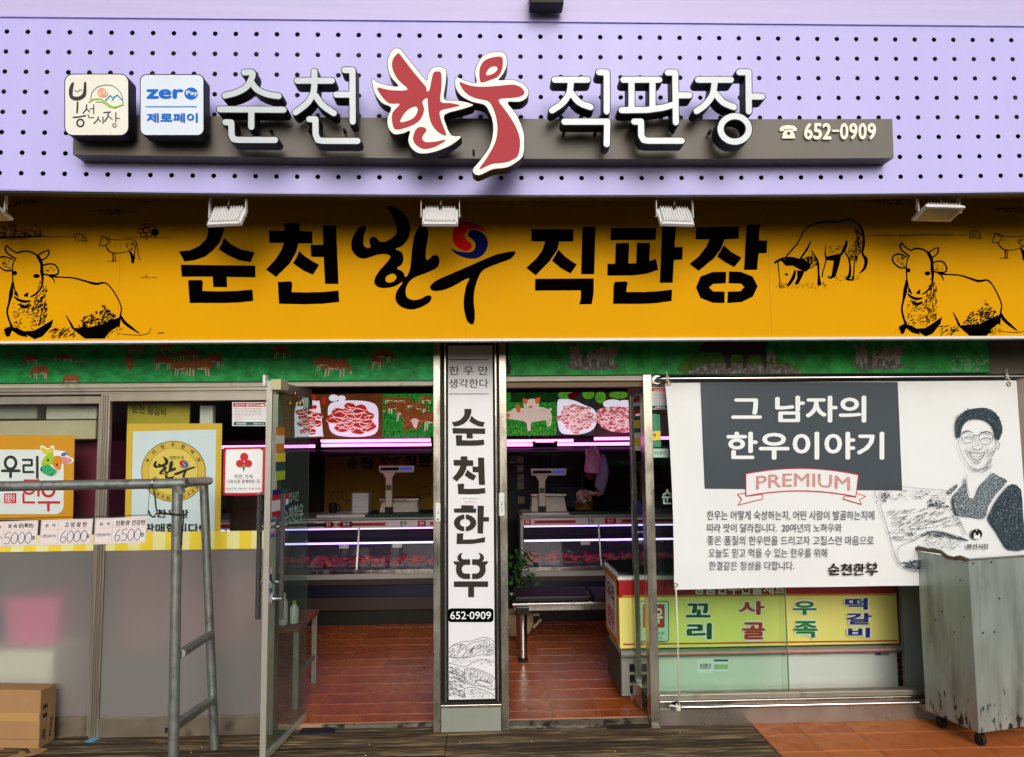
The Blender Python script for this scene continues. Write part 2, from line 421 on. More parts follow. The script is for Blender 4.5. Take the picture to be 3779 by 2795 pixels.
_han = cr([(1175, 162), (1240, 168), (1300, 205), (1350, 270), (1370, 350), (1350, 430), (1300, 488), (1250, 513), (1300, 540), (1315, 590), (1300, 640), (1262, 672), (1310, 700), (1333, 745), (1365, 690), (1378, 600), (1390, 480), (1410, 390), (1440, 335), (1465, 315), (1517, 348), (1515, 430), (1500, 530), (1500, 590), (1520, 600), (1560, 565), (1600, 572), (1612, 620), (1585, 670), (1500, 710), (1400, 750), (1350, 800), (1333, 860), (1345, 910), (1390, 932), (1450, 925), (1510, 895), (1545, 905), (1530, 950), (1450, 995), (1370, 1010), (1290, 985), (1250, 930), (1260, 860), (1310, 785), (1240, 820), (1150, 835), (1090, 815), (1075, 770), (1110, 700), (1180, 620), (1208, 575), (1170, 555), (1100, 560), (1000, 590), (940, 580), (895, 530), (885, 480), (900, 410), (940, 345), (985, 320), (1008, 340), (990, 400), (985, 470), (1010, 503), (1045, 495), (1032, 445), (1055, 415), (1090, 420), (1120, 450), (1170, 450), (1240, 405), (1258, 370), (1250, 300), (1215, 220)])
GL('brush_han', b2, [_han], [cr([(1225, 715), (1258, 740), (1240, 775), (1200, 790), (1168, 775), (1175, 740)])])
GL('brush_u', b2, [cr([(1535, 820), (1580, 775), (1700, 720), (1850, 655), (2000, 590), (2100, 553), (2232, 533), (2200, 590), (2100, 630), (1980, 680), (1935, 740), (1905, 830), (1893, 930), (1903, 1050), (1895, 1120), (1873, 1133), (1840, 1105), (1815, 1020), (1812, 920), (1830, 820), (1850, 752), (1700, 830), (1600, 858), (1548, 850)])])
GL('swirl_red', b2, [cr([(1720, 410), (1725, 360), (1770, 305), (1840, 290), (1920, 310), (1970, 340), (1997, 370), (1930, 350), (1860, 350), (1820, 390), (1830, 430), (1870, 465), (1878, 500), (1850, 525), (1810, 528), (1760, 500), (1725, 450)])])
GL('swirl_blue', b2, [cr([(1870, 358), (1920, 358), (1975, 390), (2007, 440), (2005, 500), (1975, 555), (1920, 588), (1850, 590), (1780, 570), (1730, 540), (1703, 507), (1760, 530), (1840, 540), (1890, 525), (1908, 480), (1890, 440), (1852, 410), (1850, 375)])])
GL('jik', c2_, [
    [(247, 350), (593, 350), (593, 450), (478, 450), (460, 520), (400, 610), (283, 730), (205, 668), (280, 600), (335, 530), (362, 450), (248, 450)],
    [(470, 518), (520, 570), (580, 615), (623, 640), (570, 715), (490, 670), (418, 610)],
    [(668, 338), (680, 330), (783, 332), (775, 360), (765, 720), (657, 720)],
    [(278, 758), (762, 755), (760, 880), (745, 967), (642, 968), (655, 920), (655, 853), (278, 855)]])
GL('pan', c2_, [
    [(902, 340), (1275, 340), (1272, 437), (900, 440)],
    [(943, 465), (1053, 463), (1047, 632), (1112, 630), (1117, 463), (1225, 463), (1218, 612), (1275, 595), (1292, 685), (1200, 715), (1080, 730), (873, 732), (875, 635), (937, 635)],
    [(1325, 322), (1442, 320), (1435, 370), (1427, 497), (1495, 495), (1490, 600), (1420, 603), (1412, 790), (1305, 792)],
    [(925, 800), (940, 782), (1030, 780), (1042, 795), (1032, 830), (1030, 867), (1180, 867), (1300, 860), (1407, 846), (1402, 940), (1280, 958), (1150, 964), (920, 964)]])
GL('jang', c2_, [
    [(1605, 335), (1958, 328), (1955, 428), (1838, 432), (1810, 510), (1750, 590), (1625, 693), (1550, 635), (1630, 570), (1690, 490), (1715, 432), (1600, 433)],
    [(1833, 482), (1890, 535), (1980, 585), (1918, 662), (1840, 620), (1777, 575)],
    [(2020, 325), (2030, 312), (2138, 312), (2125, 345), (2122, 442), (2190, 443), (2185, 546), (2118, 548), (2107, 683), (1998, 685)],
    [(1852, 700), (1849, 795), (1745, 800), (1712, 830), (1745, 862), (1840, 864), (1837, 958), (1740, 955), (1640, 915), (1603, 830), (1640, 740), (1740, 702)],
    [(1875, 698), (1970, 700), (2070, 740), (2112, 820), (2070, 905), (1975, 950), (1862, 957), (1866, 864), (1970, 860), (2002, 825), (1975, 798), (1871, 794)]])
m2 = (900, 1400)
GL('han', m2, [
    [(1790, 1042), (1800, 1037), (1895, 1040), (1890, 1065), (1914, 1065), (1912, 1100), (1732, 1098), (1730, 1065), (1790, 1063)],
    ell(1822, 1183, 92, 70),
    [(1925, 1042), (1978, 1042), (1975, 1135), (2020, 1135), (2018, 1172), (1973, 1172), (1970, 1272), (1925, 1268)],
    [(1755, 1270), (1808, 1268), (1805, 1320), (1900, 1318), (1988, 1300), (1985, 1342), (1880, 1356), (1752, 1357)]],
   [ell(1822, 1183, 42, 32), rect(1816, 1100, 1828, 1262)])
GL('horn_u', m2, [
    rrect(1747, 1482, 1992, 1645, 78, 8),
    cr([(1802, 1430), (1790, 1455), (1800, 1480), (1830, 1488), (1800, 1510), (1765, 1492), (1760, 1462), (1775, 1440)]),
    cr([(1935, 1430), (1946, 1455), (1938, 1480), (1905, 1488), (1940, 1510), (1972, 1492), (1977, 1462), (1962, 1440)]),
    [(1722, 1498), (1765, 1500), (1800, 1515), (1770, 1545), (1738, 1525)], [(2016, 1498), (1975, 1500), (1940, 1515), (1968, 1545), (2000, 1525)],
    rect(1730, 1664, 2012, 1710), rect(1848, 1705, 1897, 1794)],
   [rrect(1795, 1528, 1943, 1600, 34, 8), rect(1864, 1470, 1880, 1652)])

# ------------------------------------------------------------------ setting: ground, deck, room
mat('asphalt', '46443f', rough=.9, var=.2, scale=4, bump=.6, bscale=90)
MB().box(-40, 40, -60, 30, -.5, -.16).build('street', MATS['asphalt'], kind='structure')
CONC = mat('worn_concrete', '6b665a', rough=.85, var=.25, scale=7, bump=1, bscale=40, col2='2a2721', c2=(.52, .62), sc2=12)
MB().box(-4.6, 4.6, -1.75, .12, -.16, -.035).build('entrance_slab', CONC, kind='structure')
# timber boards running along the shop front
deck = thing('deck', 'dark worn timber boards laid along the foot of the shopfront', None, (0, -.8, -.03), kind='structure')
WOODS = [mat('deck_wood_%s' % n, c, rough=.75, var=.35, scale=7, stretch=(.25, 3, 3), bump=1, bscale=60, col2=c_, c2=(.5, .62), sc2=16, rvar=.1)
         for n, c, c_ in (('brown', '4b3b2a', '8a7350'), ('dark', '3a2f25', '6a583e'), ('grey', '524738', '8f7d5c'))]
TX0 = PF(2779, 2678, 0).x                          # where the tiled patch begins
bw, y = .046, .045
row = 0
while y > -1.6:
    xs = [-4.5, random.uniform(-2.6, -1.9), PF(1652, 2700, 0).x, TX0 - .005] if row < 60 else []
    if y < -.80: xs = [-4.5, random.uniform(-2.4, -1.6), .02, 2.2, 4.5]
    for i in range(len(xs) - 1):
        j = random.uniform(-.0012, .0012)
        MB().box(xs[i] + .002, xs[i + 1] - .002, y - bw + .005, y, -.034, -.002 + j).build('plank', random.choice(WOODS), deck, bev=.002)
    y -= bw; row += 1
# tiles
TILES = [mat('terracotta_%d' % i, c, rough=.3, var=.16, scale=9, rvar=.12, bump=.25, bscale=25, col2=c_, c2=(.5, .7), sc2=5, spec=.5)
         for i, (c, c_) in enumerate((('a8521c', '7c3a12'), ('b05a22', '864317'), ('a04c18', '75350e')))]
TILEO = [mat('outdoor_terracotta_%d' % i, c, rough=.5, var=.16, scale=7, rvar=.12, bump=.3, bscale=35, col2=c_, c2=(.5, .7), sc2=6)
         for i, (c, c_) in enumerate((('c4733a', 'a4572c'), ('bd6a38', '9d522a')))]
GROUT = mat('pale_grout', 'a58468', rough=.9, var=.2, scale=20)
def tile_field(name, label, X0, X1, Y0, Y1, z, w, d, x_first, y_first, mats, gap=.004):
    t = MB().box(X0, X1, Y0, Y1, z - .05, z - .0025).build(name, GROUT, label=label, kind='structure')
    xs = [X0] + [v for v in [x_first + w * k for k in range(-40, 40)] if X0 + .02 < v < X1 - .02] + [X1]
    ys = [Y0] + [v for v in [y_first + d * k for k in range(-40, 40)] if Y0 + .02 < v < Y1 - .02] + [Y1]
    cache = {}
    for i in range(len(xs) - 1):
        for j in range(len(ys) - 1):
            w_, d_ = xs[i + 1] - xs[i] - gap, ys[j + 1] - ys[j] - gap; m = random.choice(mats); k = (round(w_, 3), round(d_, 3), m.name)
            if k not in cache:
                o = MB().box(-w_ / 2, w_ / 2, -d_ / 2, d_ / 2, -.008, 0).build('tile', m, t, local=True, bev=.0015); cache[k] = o
            else:
                o = cache[k].copy(); COL.objects.link(o)
            o.location = Vector(((xs[i] + xs[i + 1]) / 2, (ys[j] + ys[j + 1]) / 2, z + random.uniform(-.0006, .0006))) - t.location
            o.rotation_euler = (random.uniform(-.002, .002), random.uniform(-.002, .002), 0)
    return t
FZ = .02
tile_field('shop_floor', 'red terracotta tiled floor inside the shop', -1.9, 2.3, .07, 3.0, FZ, .296, .2, PF(1314, 2684, FZ).x, .20, TILES)
for q in ((-3.6, -1.905, .07, 5.3), (2.305, 3.5, .07, 5.3), (-1.9, 2.3, 3.005, 5.3)): MB().box(*q, -.05, FZ - .001).build('back_floor', TILES[2], kind='structure')
tile_field('entrance_paving', 'orange tiled paving in front of the right window', TX0, 4.5, -.80, .03, .0, .30, .235, PF(2927, 2669, 0).x, -.21, TILEO, gap=.006)
# broken threshold under the right door
X0, X1 = P(1880, 2640, 0).x, P(2425, 2640, 0).x
th = MB(); n = 40
for i in range(n):
    a, b = X0 + (X1 - X0) * i / n, X0 + (X1 - X0) * (i + 1) / n
    fa = -.028 + random.uniform(-.012, .008) - (.012 if 8 < i < 26 else 0)
    th.hexa([(a, fa, -.03), (b, fa, -.03), (b, .069, -.03), (a, .069, -.03)], [(a, fa + .022, .008 + random.uniform(-.004, .004)), (b, fa + .022, .008), (b, .069, FZ - .006), (a, .069, FZ - .006)])
th.build('threshold', CONC, label='broken concrete threshold under the right doorway', kind='structure')
X0, X1 = P(1180, 2640, 0).x, P(1601, 2640, 0).x
MB().box(X0, X1, .05, .069, -.03, FZ - .004).build('door_sill', CONC, kind='structure')
# room shell
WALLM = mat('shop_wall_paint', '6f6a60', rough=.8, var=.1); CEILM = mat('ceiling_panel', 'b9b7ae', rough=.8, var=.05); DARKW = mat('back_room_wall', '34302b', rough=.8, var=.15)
MB().box(-3.7, -3.6, .08, 5.4, -.1, 2.6).build('side_wall', WALLM, kind='structure')
MB().box(3.3, 3.4, .08, 5.4, -.1, 2.6).build('side_wall', WALLM, kind='structure')
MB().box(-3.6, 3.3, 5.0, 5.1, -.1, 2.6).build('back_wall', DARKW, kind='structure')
MB().box(-3.6, 3.3, .1, 5.0, 2.42, 2.5).build('ceiling', CEILM, kind='structure')
# the shop's outer wall above the doors and the canopy it carries
sb = thing('shop_building', 'two storey shop building behind the signs, doors and lilac fascia', 'building', (0, 0, 2.1))
MB().box(-4.6, 4.6, .0, .085, P(1889, 1403, 0).z + .002, 3.24).build('wall', WALLM, sb)
MB().box(-4.6, 4.6, -.93, .0, 3.24, 3.30).build('soffit', mat('soffit_board', '2c2620', rough=.8), sb)
MB().box(-4.6, 4.6, -.88, .4, 3.302, 4.9).build('upper_wall', mat('upper_render', 'b0aaa0', rough=.8, var=.1), sb)
MB().box(3.45, 4.6, .0, .085, -.1, 2.04).build('end_wall', WALLM, sb); MB().box(-4.6, -3.35, .0, .085, -.1, 2.04).build('end_wall', WALLM, sb)
# across the lane, seen only in the panes
ob = thing('building', 'pale market building across the lane, mirrored in the shop glass', 'building', (0, -25, 0))
MB().box(-16, 16, -28, -25, -.16, 2.6).build('wall', mat('cream_render', 'b7ad92', rough=.8, var=.2, scale=.7), ob)
MB().box(-16, 16, -28, -24.2, 2.6, 3.4).build('fascia', mat('pale_fascia', 'c9c4b0', rough=.6, var=.1, scale=.5), ob)
for k in range(9): MB().box(-15 + 3.5 * k, -12.6 + 3.5 * k, -25.02, -24.98, .0, 2.1).build('shopfront', mat('dark_shopfront', '1e1c1c', rough=.3), ob)

# ------------------------------------------------------------------ lilac perforated fascia
YP = -.97
fx0, fx1 = P(25, 120, YP).x, P(3732, 147, YP).x; pitch = (fx1 - fx0) / 50
xmid = P(1950, 700, YP).x; hw = P(3779, 700, YP).x - xmid
ztop, zbot = P(1889, 80, YP).z, P(20, 700, YP).z
zr0, zr7 = P(941, 125, YP).z, P(25, 639, YP).z
def bow(x): return max(0, 1 - ((x - xmid) / hw) ** 2)
def yf(x, z): return YP + .052 * bow(x) * min(1.1, max(0, (ztop - z) / (ztop - zr7)))
rp = (zr0 - zr7) / 7; hr = .0124; NS = 16
mb = MB(); rim = MB()
nx0, nx1 = -6, 57
for i in range(nx0, nx1):
    cx_ = fx0 + i * pitch
    for j in range(8):
        cz = zr0 - j * rp
        xa, xb, za, zb = cx_ - pitch / 2, cx_ + pitch / 2, cz - rp / 2, cz + rp / 2
        if j == 0: zb = ztop
        if j == 7: za = zbot
        sq = []
        for k in range(NS):
            a = 2 * math.pi * k / NS; c, s = math.cos(a), math.sin(a); m = max(abs(c), abs(s)); c, s = c / m, s / m
            x = cx_ + c * pitch / 2; z = cz + (s * (zb - cz) if s > 0 else s * (cz - za)); sq.append((x, yf(x, z), z))
        ci = [(cx_ + hr * math.cos(2 * math.pi * k / NS), 0, cz + hr * math.sin(2 * math.pi * k / NS)) for k in range(NS)]
        ci = [(x, yf(x, z), z) for x, _, z in ci]
        bk = [(x, y_ + .004, z) for x, y_, z in ci]
        mb.add(sq + ci + bk, [(k, (k + 1) % NS, NS + (k + 1) % NS, NS + k) for k in range(NS)] + [(NS + k, NS + (k + 1) % NS, 2 * NS + (k + 1) % NS, 2 * NS + k) for k in range(NS)])
fp = thing('fascia_panel', 'lilac metal fascia punched with rows of round holes across the top', 'fascia', (0, YP, zbot))
mb.build('perforated_sheet', LILAC, fp)
E0, E1 = fx0 + (nx0 - .5) * pitch, fx0 + (nx1 - .5) * pitch
seg = [E0 + (E1 - E0) * k / 40 for k in range(41)]
def strip(name, m, prof, par, bowed=True, x0=None, x1=None, nseg=40, **kw):
    """horizontal moulding: closed profile [(dy, z)] swept along x, following the bow of the fascia"""
    b = MB(); xs = [(x0 if x0 is not None else E0) + ((x1 if x1 is not None else E1) - (x0 if x0 is not None else E0)) * k / nseg for k in range(nseg + 1)]; n = len(prof)
    for x in xs:
        for dy, z in prof: b.v.append((x, (yf(x, z) if bowed else 0) + dy, z))
    for i in range(nseg):
        for k in range(n):
            b.f.append((i * n + k, i * n + (k + 1) % n, (i + 1) * n + (k + 1) % n, (i + 1) * n + k)); b.mi.append(0)
    b.f.append(tuple(range(n))[::-1]); b.f.append(tuple(nseg * n + k for k in range(n))); b.mi += [0, 0]
    return b.build(name, m, par, **kw)
strip('top_band', LILAC2, [(-.004, ztop + .006), (.03, ztop + .006), (.03, ztop + .55), (-.004, ztop + .55)], fp)
strip('seam_bead', LILAC, [(-.009, ztop - .004), (.0, ztop - .004), (.0, ztop + .0055), (-.009, ztop + .0055)], fp)
strip('bottom_lip', LILAC, [(.0005, zbot - .004), (.0005, zbot - .0005), (.05, zbot - .0005), (.05, zbot - .004)], fp)
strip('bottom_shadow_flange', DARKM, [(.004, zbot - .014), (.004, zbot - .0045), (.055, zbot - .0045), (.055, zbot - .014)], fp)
MB().box(-4.4, 4.4, YP + .16, YP + .17, zbot + .02, 3.23).build('backing', mat('navy_backing', '171735', rough=.7), fp)
# boxed lamp above, cut by the top of the frame
X0, X1, Z0, Z1 = RC(1955, -60, 2080, 12, YP - .12)
lp = thing('floodlight_box', 'dark lamp housing fixed to the lilac fascia above the sign, cut by the frame', 'floodlight', (X0, YP - .12, Z0))
MB().box(X0, X1, YP - .12, YP - .03, Z0, Z1).build('housing', DARKM, lp, bev=.006)
MB().box(X0 + .05, X1 - .05, YP - .03, YP - .004, Z0 + .03, Z1).build('bracket', DARKM, lp)

# ------------------------------------------------------------------ grey sign beam with phone number
YB = YP - .10
gb = thing('sign_beam', 'long warm grey metal beam carrying the raised letters on the lilac fascia', 'sign', (0, YB, P(1889, 570, YB).z))
bx0, bx1 = P(266, 500, YB).x, P(3303, 495, YB).x
zb1, zb0 = P(266, 419, YB).z, P(266, 567, YB).z
strip('beam', GREYBOX, [(-.10, zb0), (.0, zb0), (.0, zb1), (-.10, zb1)], gb, x0=bx0, x1=bx1)
def ybm(a, b):                                     # print surface on the beam's front
    q = P(a, b, YB); return P(a, b, yf(q.x, q.z) - .10)
NUMM = mat('raised_white_numeral', 'efeadd', rough=.35)
def raised(vt, name, m, par, surf, h):
    vs, fs = vt; fr = [surf(a, b) for a, b in vs]; b = MB(); n = len(fr); ff = []
    for f in fs:
        A, B, C = fr[f[0]], fr[f[1]], fr[f[2]]; ff.append(tuple(f) if (B - A).cross(C - A).y < 0 else tuple(f)[::-1])
    cnt = {}
    for f in ff:
        for i in range(len(f)):
            x, y = f[i], f[(i + 1) % len(f)]
            if (y, x) in cnt: del cnt[(y, x)]
            else: cnt[(x, y)] = 1
    b.add([p - Vector((0, h, 0)) for p in fr] + fr, ff + [(q, p, p + n, q + n) for p, q in cnt]); return b.build(name, m, par)
xs_ = [410, 487, 563, 640, 700, 783, 857, 930, 1003]
for ch, a, b_ in zip('652-0909', [412, 487, 563, 640, 706, 782, 858, 932], [482, 558, 636, 700, 774, 850, 925, 1002]):
    y0, y1 = (1024, 1160) if ch != '-' else (1080, 1096)
    vs, fs = text2d(ch, .05 if ch != '-' else 0)
    (p0,), (p1,) = T(2779, 0, [(a, y0)]), T(2779, 0, [(b_, y1)])
    raised(([(p0[0] + u * (p1[0] - p0[0]), p0[1] + v * (p1[1] - p0[1])) for u, v in vs], fs), 'numeral' if ch != '-' else 'dash', NUMM, gb, ybm, .014)
ph_pos = [T(2779, 0, p) for p in ([(212, 1085), (212, 1065), (235, 1047), (280, 1040), (330, 1047), (355, 1068), (352, 1088), (318, 1088), (318, 1072), (248, 1072), (248, 1088), (215, 1090)],
    [(258, 1078), (312, 1078), (330, 1105), (340, 1150), (232, 1150), (238, 1110)])]
ph_neg = [T(2779, 0, ell(286, 1108, 15, 15, 14))]
raised(shape(ph_pos, ph_neg), 'telephone_symbol', NUMM, gb, ybm, .012)

# ------------------------------------------------------------------ raised channel letters
YL = YP - .195
def letter(name, label, pos, neg=(), red=None, redneg=(), thin=None, group='raised letters on the grey beam'):
    q = bb(pos); c = P((q[0] + q[2]) / 2, q[3], YL)
    t = thing(name, label, 'sign letter', c, group=group)
    if red is None:
        solid('l', shape(pos, neg), YL, .075, BLACKP, BLACKP, t).name = 'body'
        Print(YL, .0022).fill(thin, ACRYL).build('face', t)
    else:
        solid('l', shape(pos + stroke(pos[0], 4.6, closed=True, joint=6), neg), YL, .075, BLACKP, BLACKP, t).name = 'body'
        Print(YL, .0014, .0012).fill(pos, CREAMW).fill(red, REDV, redneg).build('face', t)
    # short stand-off bars behind
    for fx in (.25, .75):
            x = q[0] + (q[2] - q[0]) * fx; yy = q[1] + (q[3] - q[1]) * .8; p = P(x, yy, YL + .07)
            MB().box(p.x - .006, p.x + .006, YL + .07, YB + .02, p.z - .006, p.z + .006).build('standoff', BLACKP, t)
    return t
A, B, C_ = (0, 0), (900, 0), (1850, 0)
SW = [63]
def S(o, pts, w=None, **k): return stroke(T(o[0], o[1], pts), SW[0] / 2.232, joint=12, **k)
def wl(label, f):
    SW[0] = 65; a = f(); SW[0] = 50; b = f(); return letter('raised_letter', label, a, thin=b)
wl('white raised letter 순, first of the row beside the blue pay logo', lambda: (S(B, [(5, 600), (70, 602), (62, 655), (20, 720), (-60, 765), (-155, 790)], sm=4) + S(B, [(62, 680), (110, 740), (190, 778), (288, 795)], sm=4) + S(B, [(-198, 903), (328, 907)]) + S(B, [(62, 910), (62, 1048)]) +
    S(B, [(-150, 1010), (-103, 1012), (-100, 1115), (-85, 1148), (-50, 1155), (258, 1156)])))
wl('white raised letter 천 just before the two red ones', lambda: (S(B, [(582, 592), (582, 700)]) + S(B, [(440, 668), (725, 668)]) + S(B, [(582, 690), (572, 770), (520, 855), (425, 928)], sm=4) + S(B, [(590, 790), (650, 870), (742, 935)], sm=4) +
    S(B, [(762, 782), (880, 782)]) + S(B, [(830, 580), (895, 582), (897, 1005)]) + S(B, [(540, 985), (590, 985), (592, 1110), (610, 1155), (650, 1163), (936, 1164)])))
wl('white raised letter 직 right after the two red ones', lambda: (S(C_, [(440, 660), (710, 660)]) + S(C_, [(572, 670), (560, 770), (500, 855), (418, 912)], sm=4) + S(C_, [(578, 770), (640, 845), (735, 885)], sm=4) +
    S(C_, [(805, 598), (868, 600), (868, 920)]) + S(C_, [(520, 1005), (872, 1005), (868, 1190)])))
wl('white raised letter 판, the one with a boxed left side', lambda: (S(C_, [(1005, 660), (1300, 660)]) + S(C_, [(1072, 670), (1072, 900)]) + S(C_, [(1245, 670), (1245, 890)]) + S(C_, [(990, 910), (1200, 908), (1330, 890), (1430, 862)]) +
    S(C_, [(1370, 600), (1432, 600), (1437, 1010)]) + S(C_, [(1440, 788), (1548, 788)]) + S(C_, [(1095, 1005), (1150, 1005), (1152, 1120), (1172, 1155), (1210, 1162), (1485, 1162)])))
wl('white raised letter 장 with a ring below, nearest the phone number', lambda: (S(C_, [(1620, 660), (1890, 660)]) + S(C_, [(1757, 670), (1740, 780), (1680, 865), (1608, 918)], sm=4) + S(C_, [(1765, 775), (1825, 845), (1915, 885)], sm=4) +
    S(C_, [(1960, 598), (2035, 598), (2038, 920)]) + S(C_, [(2040, 798), (2148, 798)]) + S(C_, ell(1922, 1065, 117, 105, 28), closed=True)))
RH = [(1058, 655), (1110, 685), (1190, 708), (1275, 712), (1215, 640), (1188, 560), (1190, 480), (1235, 408), (1288, 408), (1340, 470), (1430, 580), (1505, 668), (1520, 610), (1565, 558), (1662, 572), (1660, 700), (1650, 820), (1760, 832), (1893, 862), (1800, 900), (1655, 945), (1665, 1030), (1712, 1120), (1788, 1128), (1700, 1200), (1560, 1255), (1450, 1265), (1385, 1225), (1355, 1160), (1368, 1082), (1310, 1100), (1235, 1105), (1190, 1050), (1185, 970), (1215, 890), (1140, 850), (1080, 770)]
RH1 = [(1270, 442), (1300, 470), (1400, 600), (1500, 720), (1505, 755), (1530, 740), (1550, 640), (1565, 600), (1588, 592), (1625, 605), (1628, 720), (1620, 840), (1700, 852), (1780, 871), (1700, 893), (1615, 920), (1630, 1010), (1668, 1118), (1600, 1090), (1550, 1030), (1525, 950), (1515, 850), (1510, 810), (1470, 840), (1485, 900), (1470, 960), (1430, 1010), (1350, 1050), (1250, 1070), (1222, 1010), (1225, 930), (1285, 860), (1200, 855), (1140, 800), (1100, 725), (1200, 745), (1350, 742), (1270, 660), (1225, 570), (1225, 500)]
RH1h = [(1420, 882), (1430, 920), (1390, 980), (1290, 1010), (1320, 940), (1370, 895)]
RH2 = [(1395, 1130), (1420, 1065), (1470, 1048), (1505, 1075), (1470, 1130), (1490, 1170), (1560, 1172), (1665, 1155), (1580, 1210), (1490, 1230), (1430, 1205), (1400, 1170)]
letter('raised_letter', 'red raised letter 한 on a jagged white ground', [cr(T(900, 0, RH), n=3)], (), [cr(T(900, 0, RH1), n=3), cr(T(900, 0, RH2))], [cr(T(900, 0, RH1h))])
RU = [(1748, 640), (1815, 665), (1915, 688), (1905, 600), (1930, 520), (1980, 455), (2060, 433), (2143, 440), (2165, 500), (2160, 560), (2125, 625), (2098, 663), (2200, 660), (2260, 675), (2320, 710), (2345, 765), (2325, 810), (2270, 840), (2170, 845), (2240, 940), (2300, 1080), (2308, 1200), (2295, 1290), (2240, 1340), (2165, 1380), (2050, 1395), (1935, 1445), (1885, 1405), (1950, 1320), (2020, 1220), (2052, 1110), (2050, 1000), (2020, 920), (1980, 865), (1880, 840), (1790, 790), (1745, 720)]
RU1 = [(1775, 680), (1850, 705), (1950, 718), (2100, 710), (2200, 700), (2260, 710), (2300, 740), (2310, 775), (2270, 800), (2200, 810), (2098, 825), (2160, 920), (2220, 1010), (2265, 1110), (2275, 1200), (2255, 1290), (2200, 1325), (2150, 1342), (2040, 1355), (1938, 1398), (1990, 1320), (2060, 1200), (2088, 1090), (2080, 980), (2050, 890), (2008, 835), (1900, 810), (1820, 760)]
RU2 = [(2070, 472), (2125, 475), (2133, 520), (2125, 580), (2090, 635), (2020, 665), (1955, 682), (1940, 630), (1945, 560), (1985, 500)]
RU2h = [(2080, 553), (2085, 580), (2050, 612), (1995, 622), (2010, 580), (2040, 553)]
YL2 = YL; YL = YL - .012
letter('raised_letter', 'red raised letter 우 that reaches below the grey beam', [cr(T(900, 0, RU), n=3)], (), [cr(T(900, 0, RU1), n=3), cr(T(900, 0, RU2))], [cr(T(900, 0, RU2h))])
YL = YL2
# logo boxes
def logobox(name, label, x0, y0, x1, y1, r, face):
    q = [T(0, 0, rrect(x0, y0, x1, y1, r, 8))]; c = P((x0 + x1) / 2 / 2.232, y1 / 2.232, YL)
    t = thing(name, label, 'sign', c)
    inner = [T(0, 0, rrect(x0 + 7, y0 + 7, x1 - 7, y1 - 7, r - 5, 8))]
    sd = MB(); vs, fs = shape(q)
    solid('x', (vs, fs), YL + .002, .073, BLACKP, BLACKP, t)
    pr = Print(YL, .0, .0008); pr.fill(inner, face); return t, pr
FACE1 = mat('cream_logo_face', 'e6e4da', rough=.25, var=.05, scale=5, coat=.3, col2='b9b6a8', c2=(.66, .76), sc2=26)
FACE2 = mat('pale_blue_logo_face', 'd5e0f0', rough=.15, var=.04, scale=5, coat=.4, bump=1.5, bscale=6)
t, pr = logobox('market_logo_sign', 'cream square lightbox with market logo in brush lettering, left end of beam', 530, 608, 1062, 1120, 70, FACE1)
K = lambda pts, w, **k: stroke(T(0, 0, pts), [q / 2.232 for q in w] if isinstance(w, list) else w / 2.232, **k)
INK2 = mat('soft_black_ink', '2c2b2b', rough=.5)
pr.fill(K([(600, 690), (585, 740), (590, 800), (640, 815), (690, 790), (700, 740), (702, 685)], [22, 34, 30, 34, 34, 26, 20], sm=4) + K([(615, 745), (640, 760), (660, 740), (675, 750)], 7, sm=3)
    + K([(640, 845), (638, 900), (635, 930)], 15) + K([(605, 970), (650, 965), (705, 955)], 13) + K(ell(663, 1015, 28, 30, 14), 14, closed=True)
    + K([(715, 865), (710, 905), (685, 935)], 11) + K([(715, 900), (740, 925)], 10) + K([(740, 900), (775, 895)], 8) + K([(773, 865), (772, 940)], 9) + K([(725, 945), (735, 972), (775, 970)], 9)
    + K([(812, 965), (800, 995), (775, 1018)], 10) + K([(810, 985), (832, 1005)], 9) + K([(848, 965), (850, 1020)], 10)
    + K([(855, 930), (910, 925)], 11) + K([(895, 930), (885, 970), (862, 1002)], 11) + K([(893, 960), (925, 985)], 9) + K([(955, 930), (955, 1005)], 10) + K([(955, 975), (985, 978)], 8) + K(ell(943, 1035, 14, 15, 12), 8, closed=True), INK2)
pr.fill(K([(750, 820), (760, 765), (800, 722), (860, 703), (930, 710), (990, 760), (1012, 820), (1015, 860)], 7, sm=4), mat('grey_line', '7e8384', rough=.5))
pr.fill(K([(845, 765), (850, 755), (838, 752), (828, 765), (838, 782), (862, 780), (872, 760), (860, 738), (832, 735), (812, 755), (815, 785), (845, 800), (880, 790), (888, 765)], 8, sm=3), mat('orange_swirl', 'ee8a4a', rough=.5))
pr.fill(K([(870, 832), (912, 788), (930, 812), (968, 785), (1012, 830)], 9) + K([(925, 832), (940, 812)], 7), mat('sky_line', '2a93cf', rough=.5))
pr.fill(K([(735, 845), (770, 822), (830, 820), (880, 850), (940, 885), (1015, 865)], 9, sm=4) + K([(790, 842), (850, 845), (900, 880), (960, 892)], 6, sm=3), mat('leaf_line', '8fc740', rough=.5))
pr.build('logo_print', t)
t, pr = logobox('pay_logo_sign', 'pale blue square lightbox with payment logo, second on the beam', 1152, 612, 1682, 1120, 55, FACE2)
p = lambda x, y: (x / 2.232, y / 2.232)
PB = mat('logo_blue', '1467c8', rough=.5, spec=.1)
def tx(pr, s, x0, y0, x1, y1, m, o=(0, 0), **k):
    (a, b), (c, d) = T(o[0], o[1], [(x0, y0)])[0], T(o[0], o[1], [(x1, y1)])[0]; pr.text(s, a, b, c, d, m, **k)
tx(pr, 'zer', 1205, 735, 1512, 818, PB, bold=.075)
pr.fill([T(0, 0, ell(1575, 773, 56, 50))], PB)
tx(pr, 'Pay', 1536, 750, 1634, 796, WHITEP, bold=.03)
pr.fill([T(0, 0, rect(1200, 878, 1622, 884))], mat('thin_blue', '3f7fc6', rough=.5))
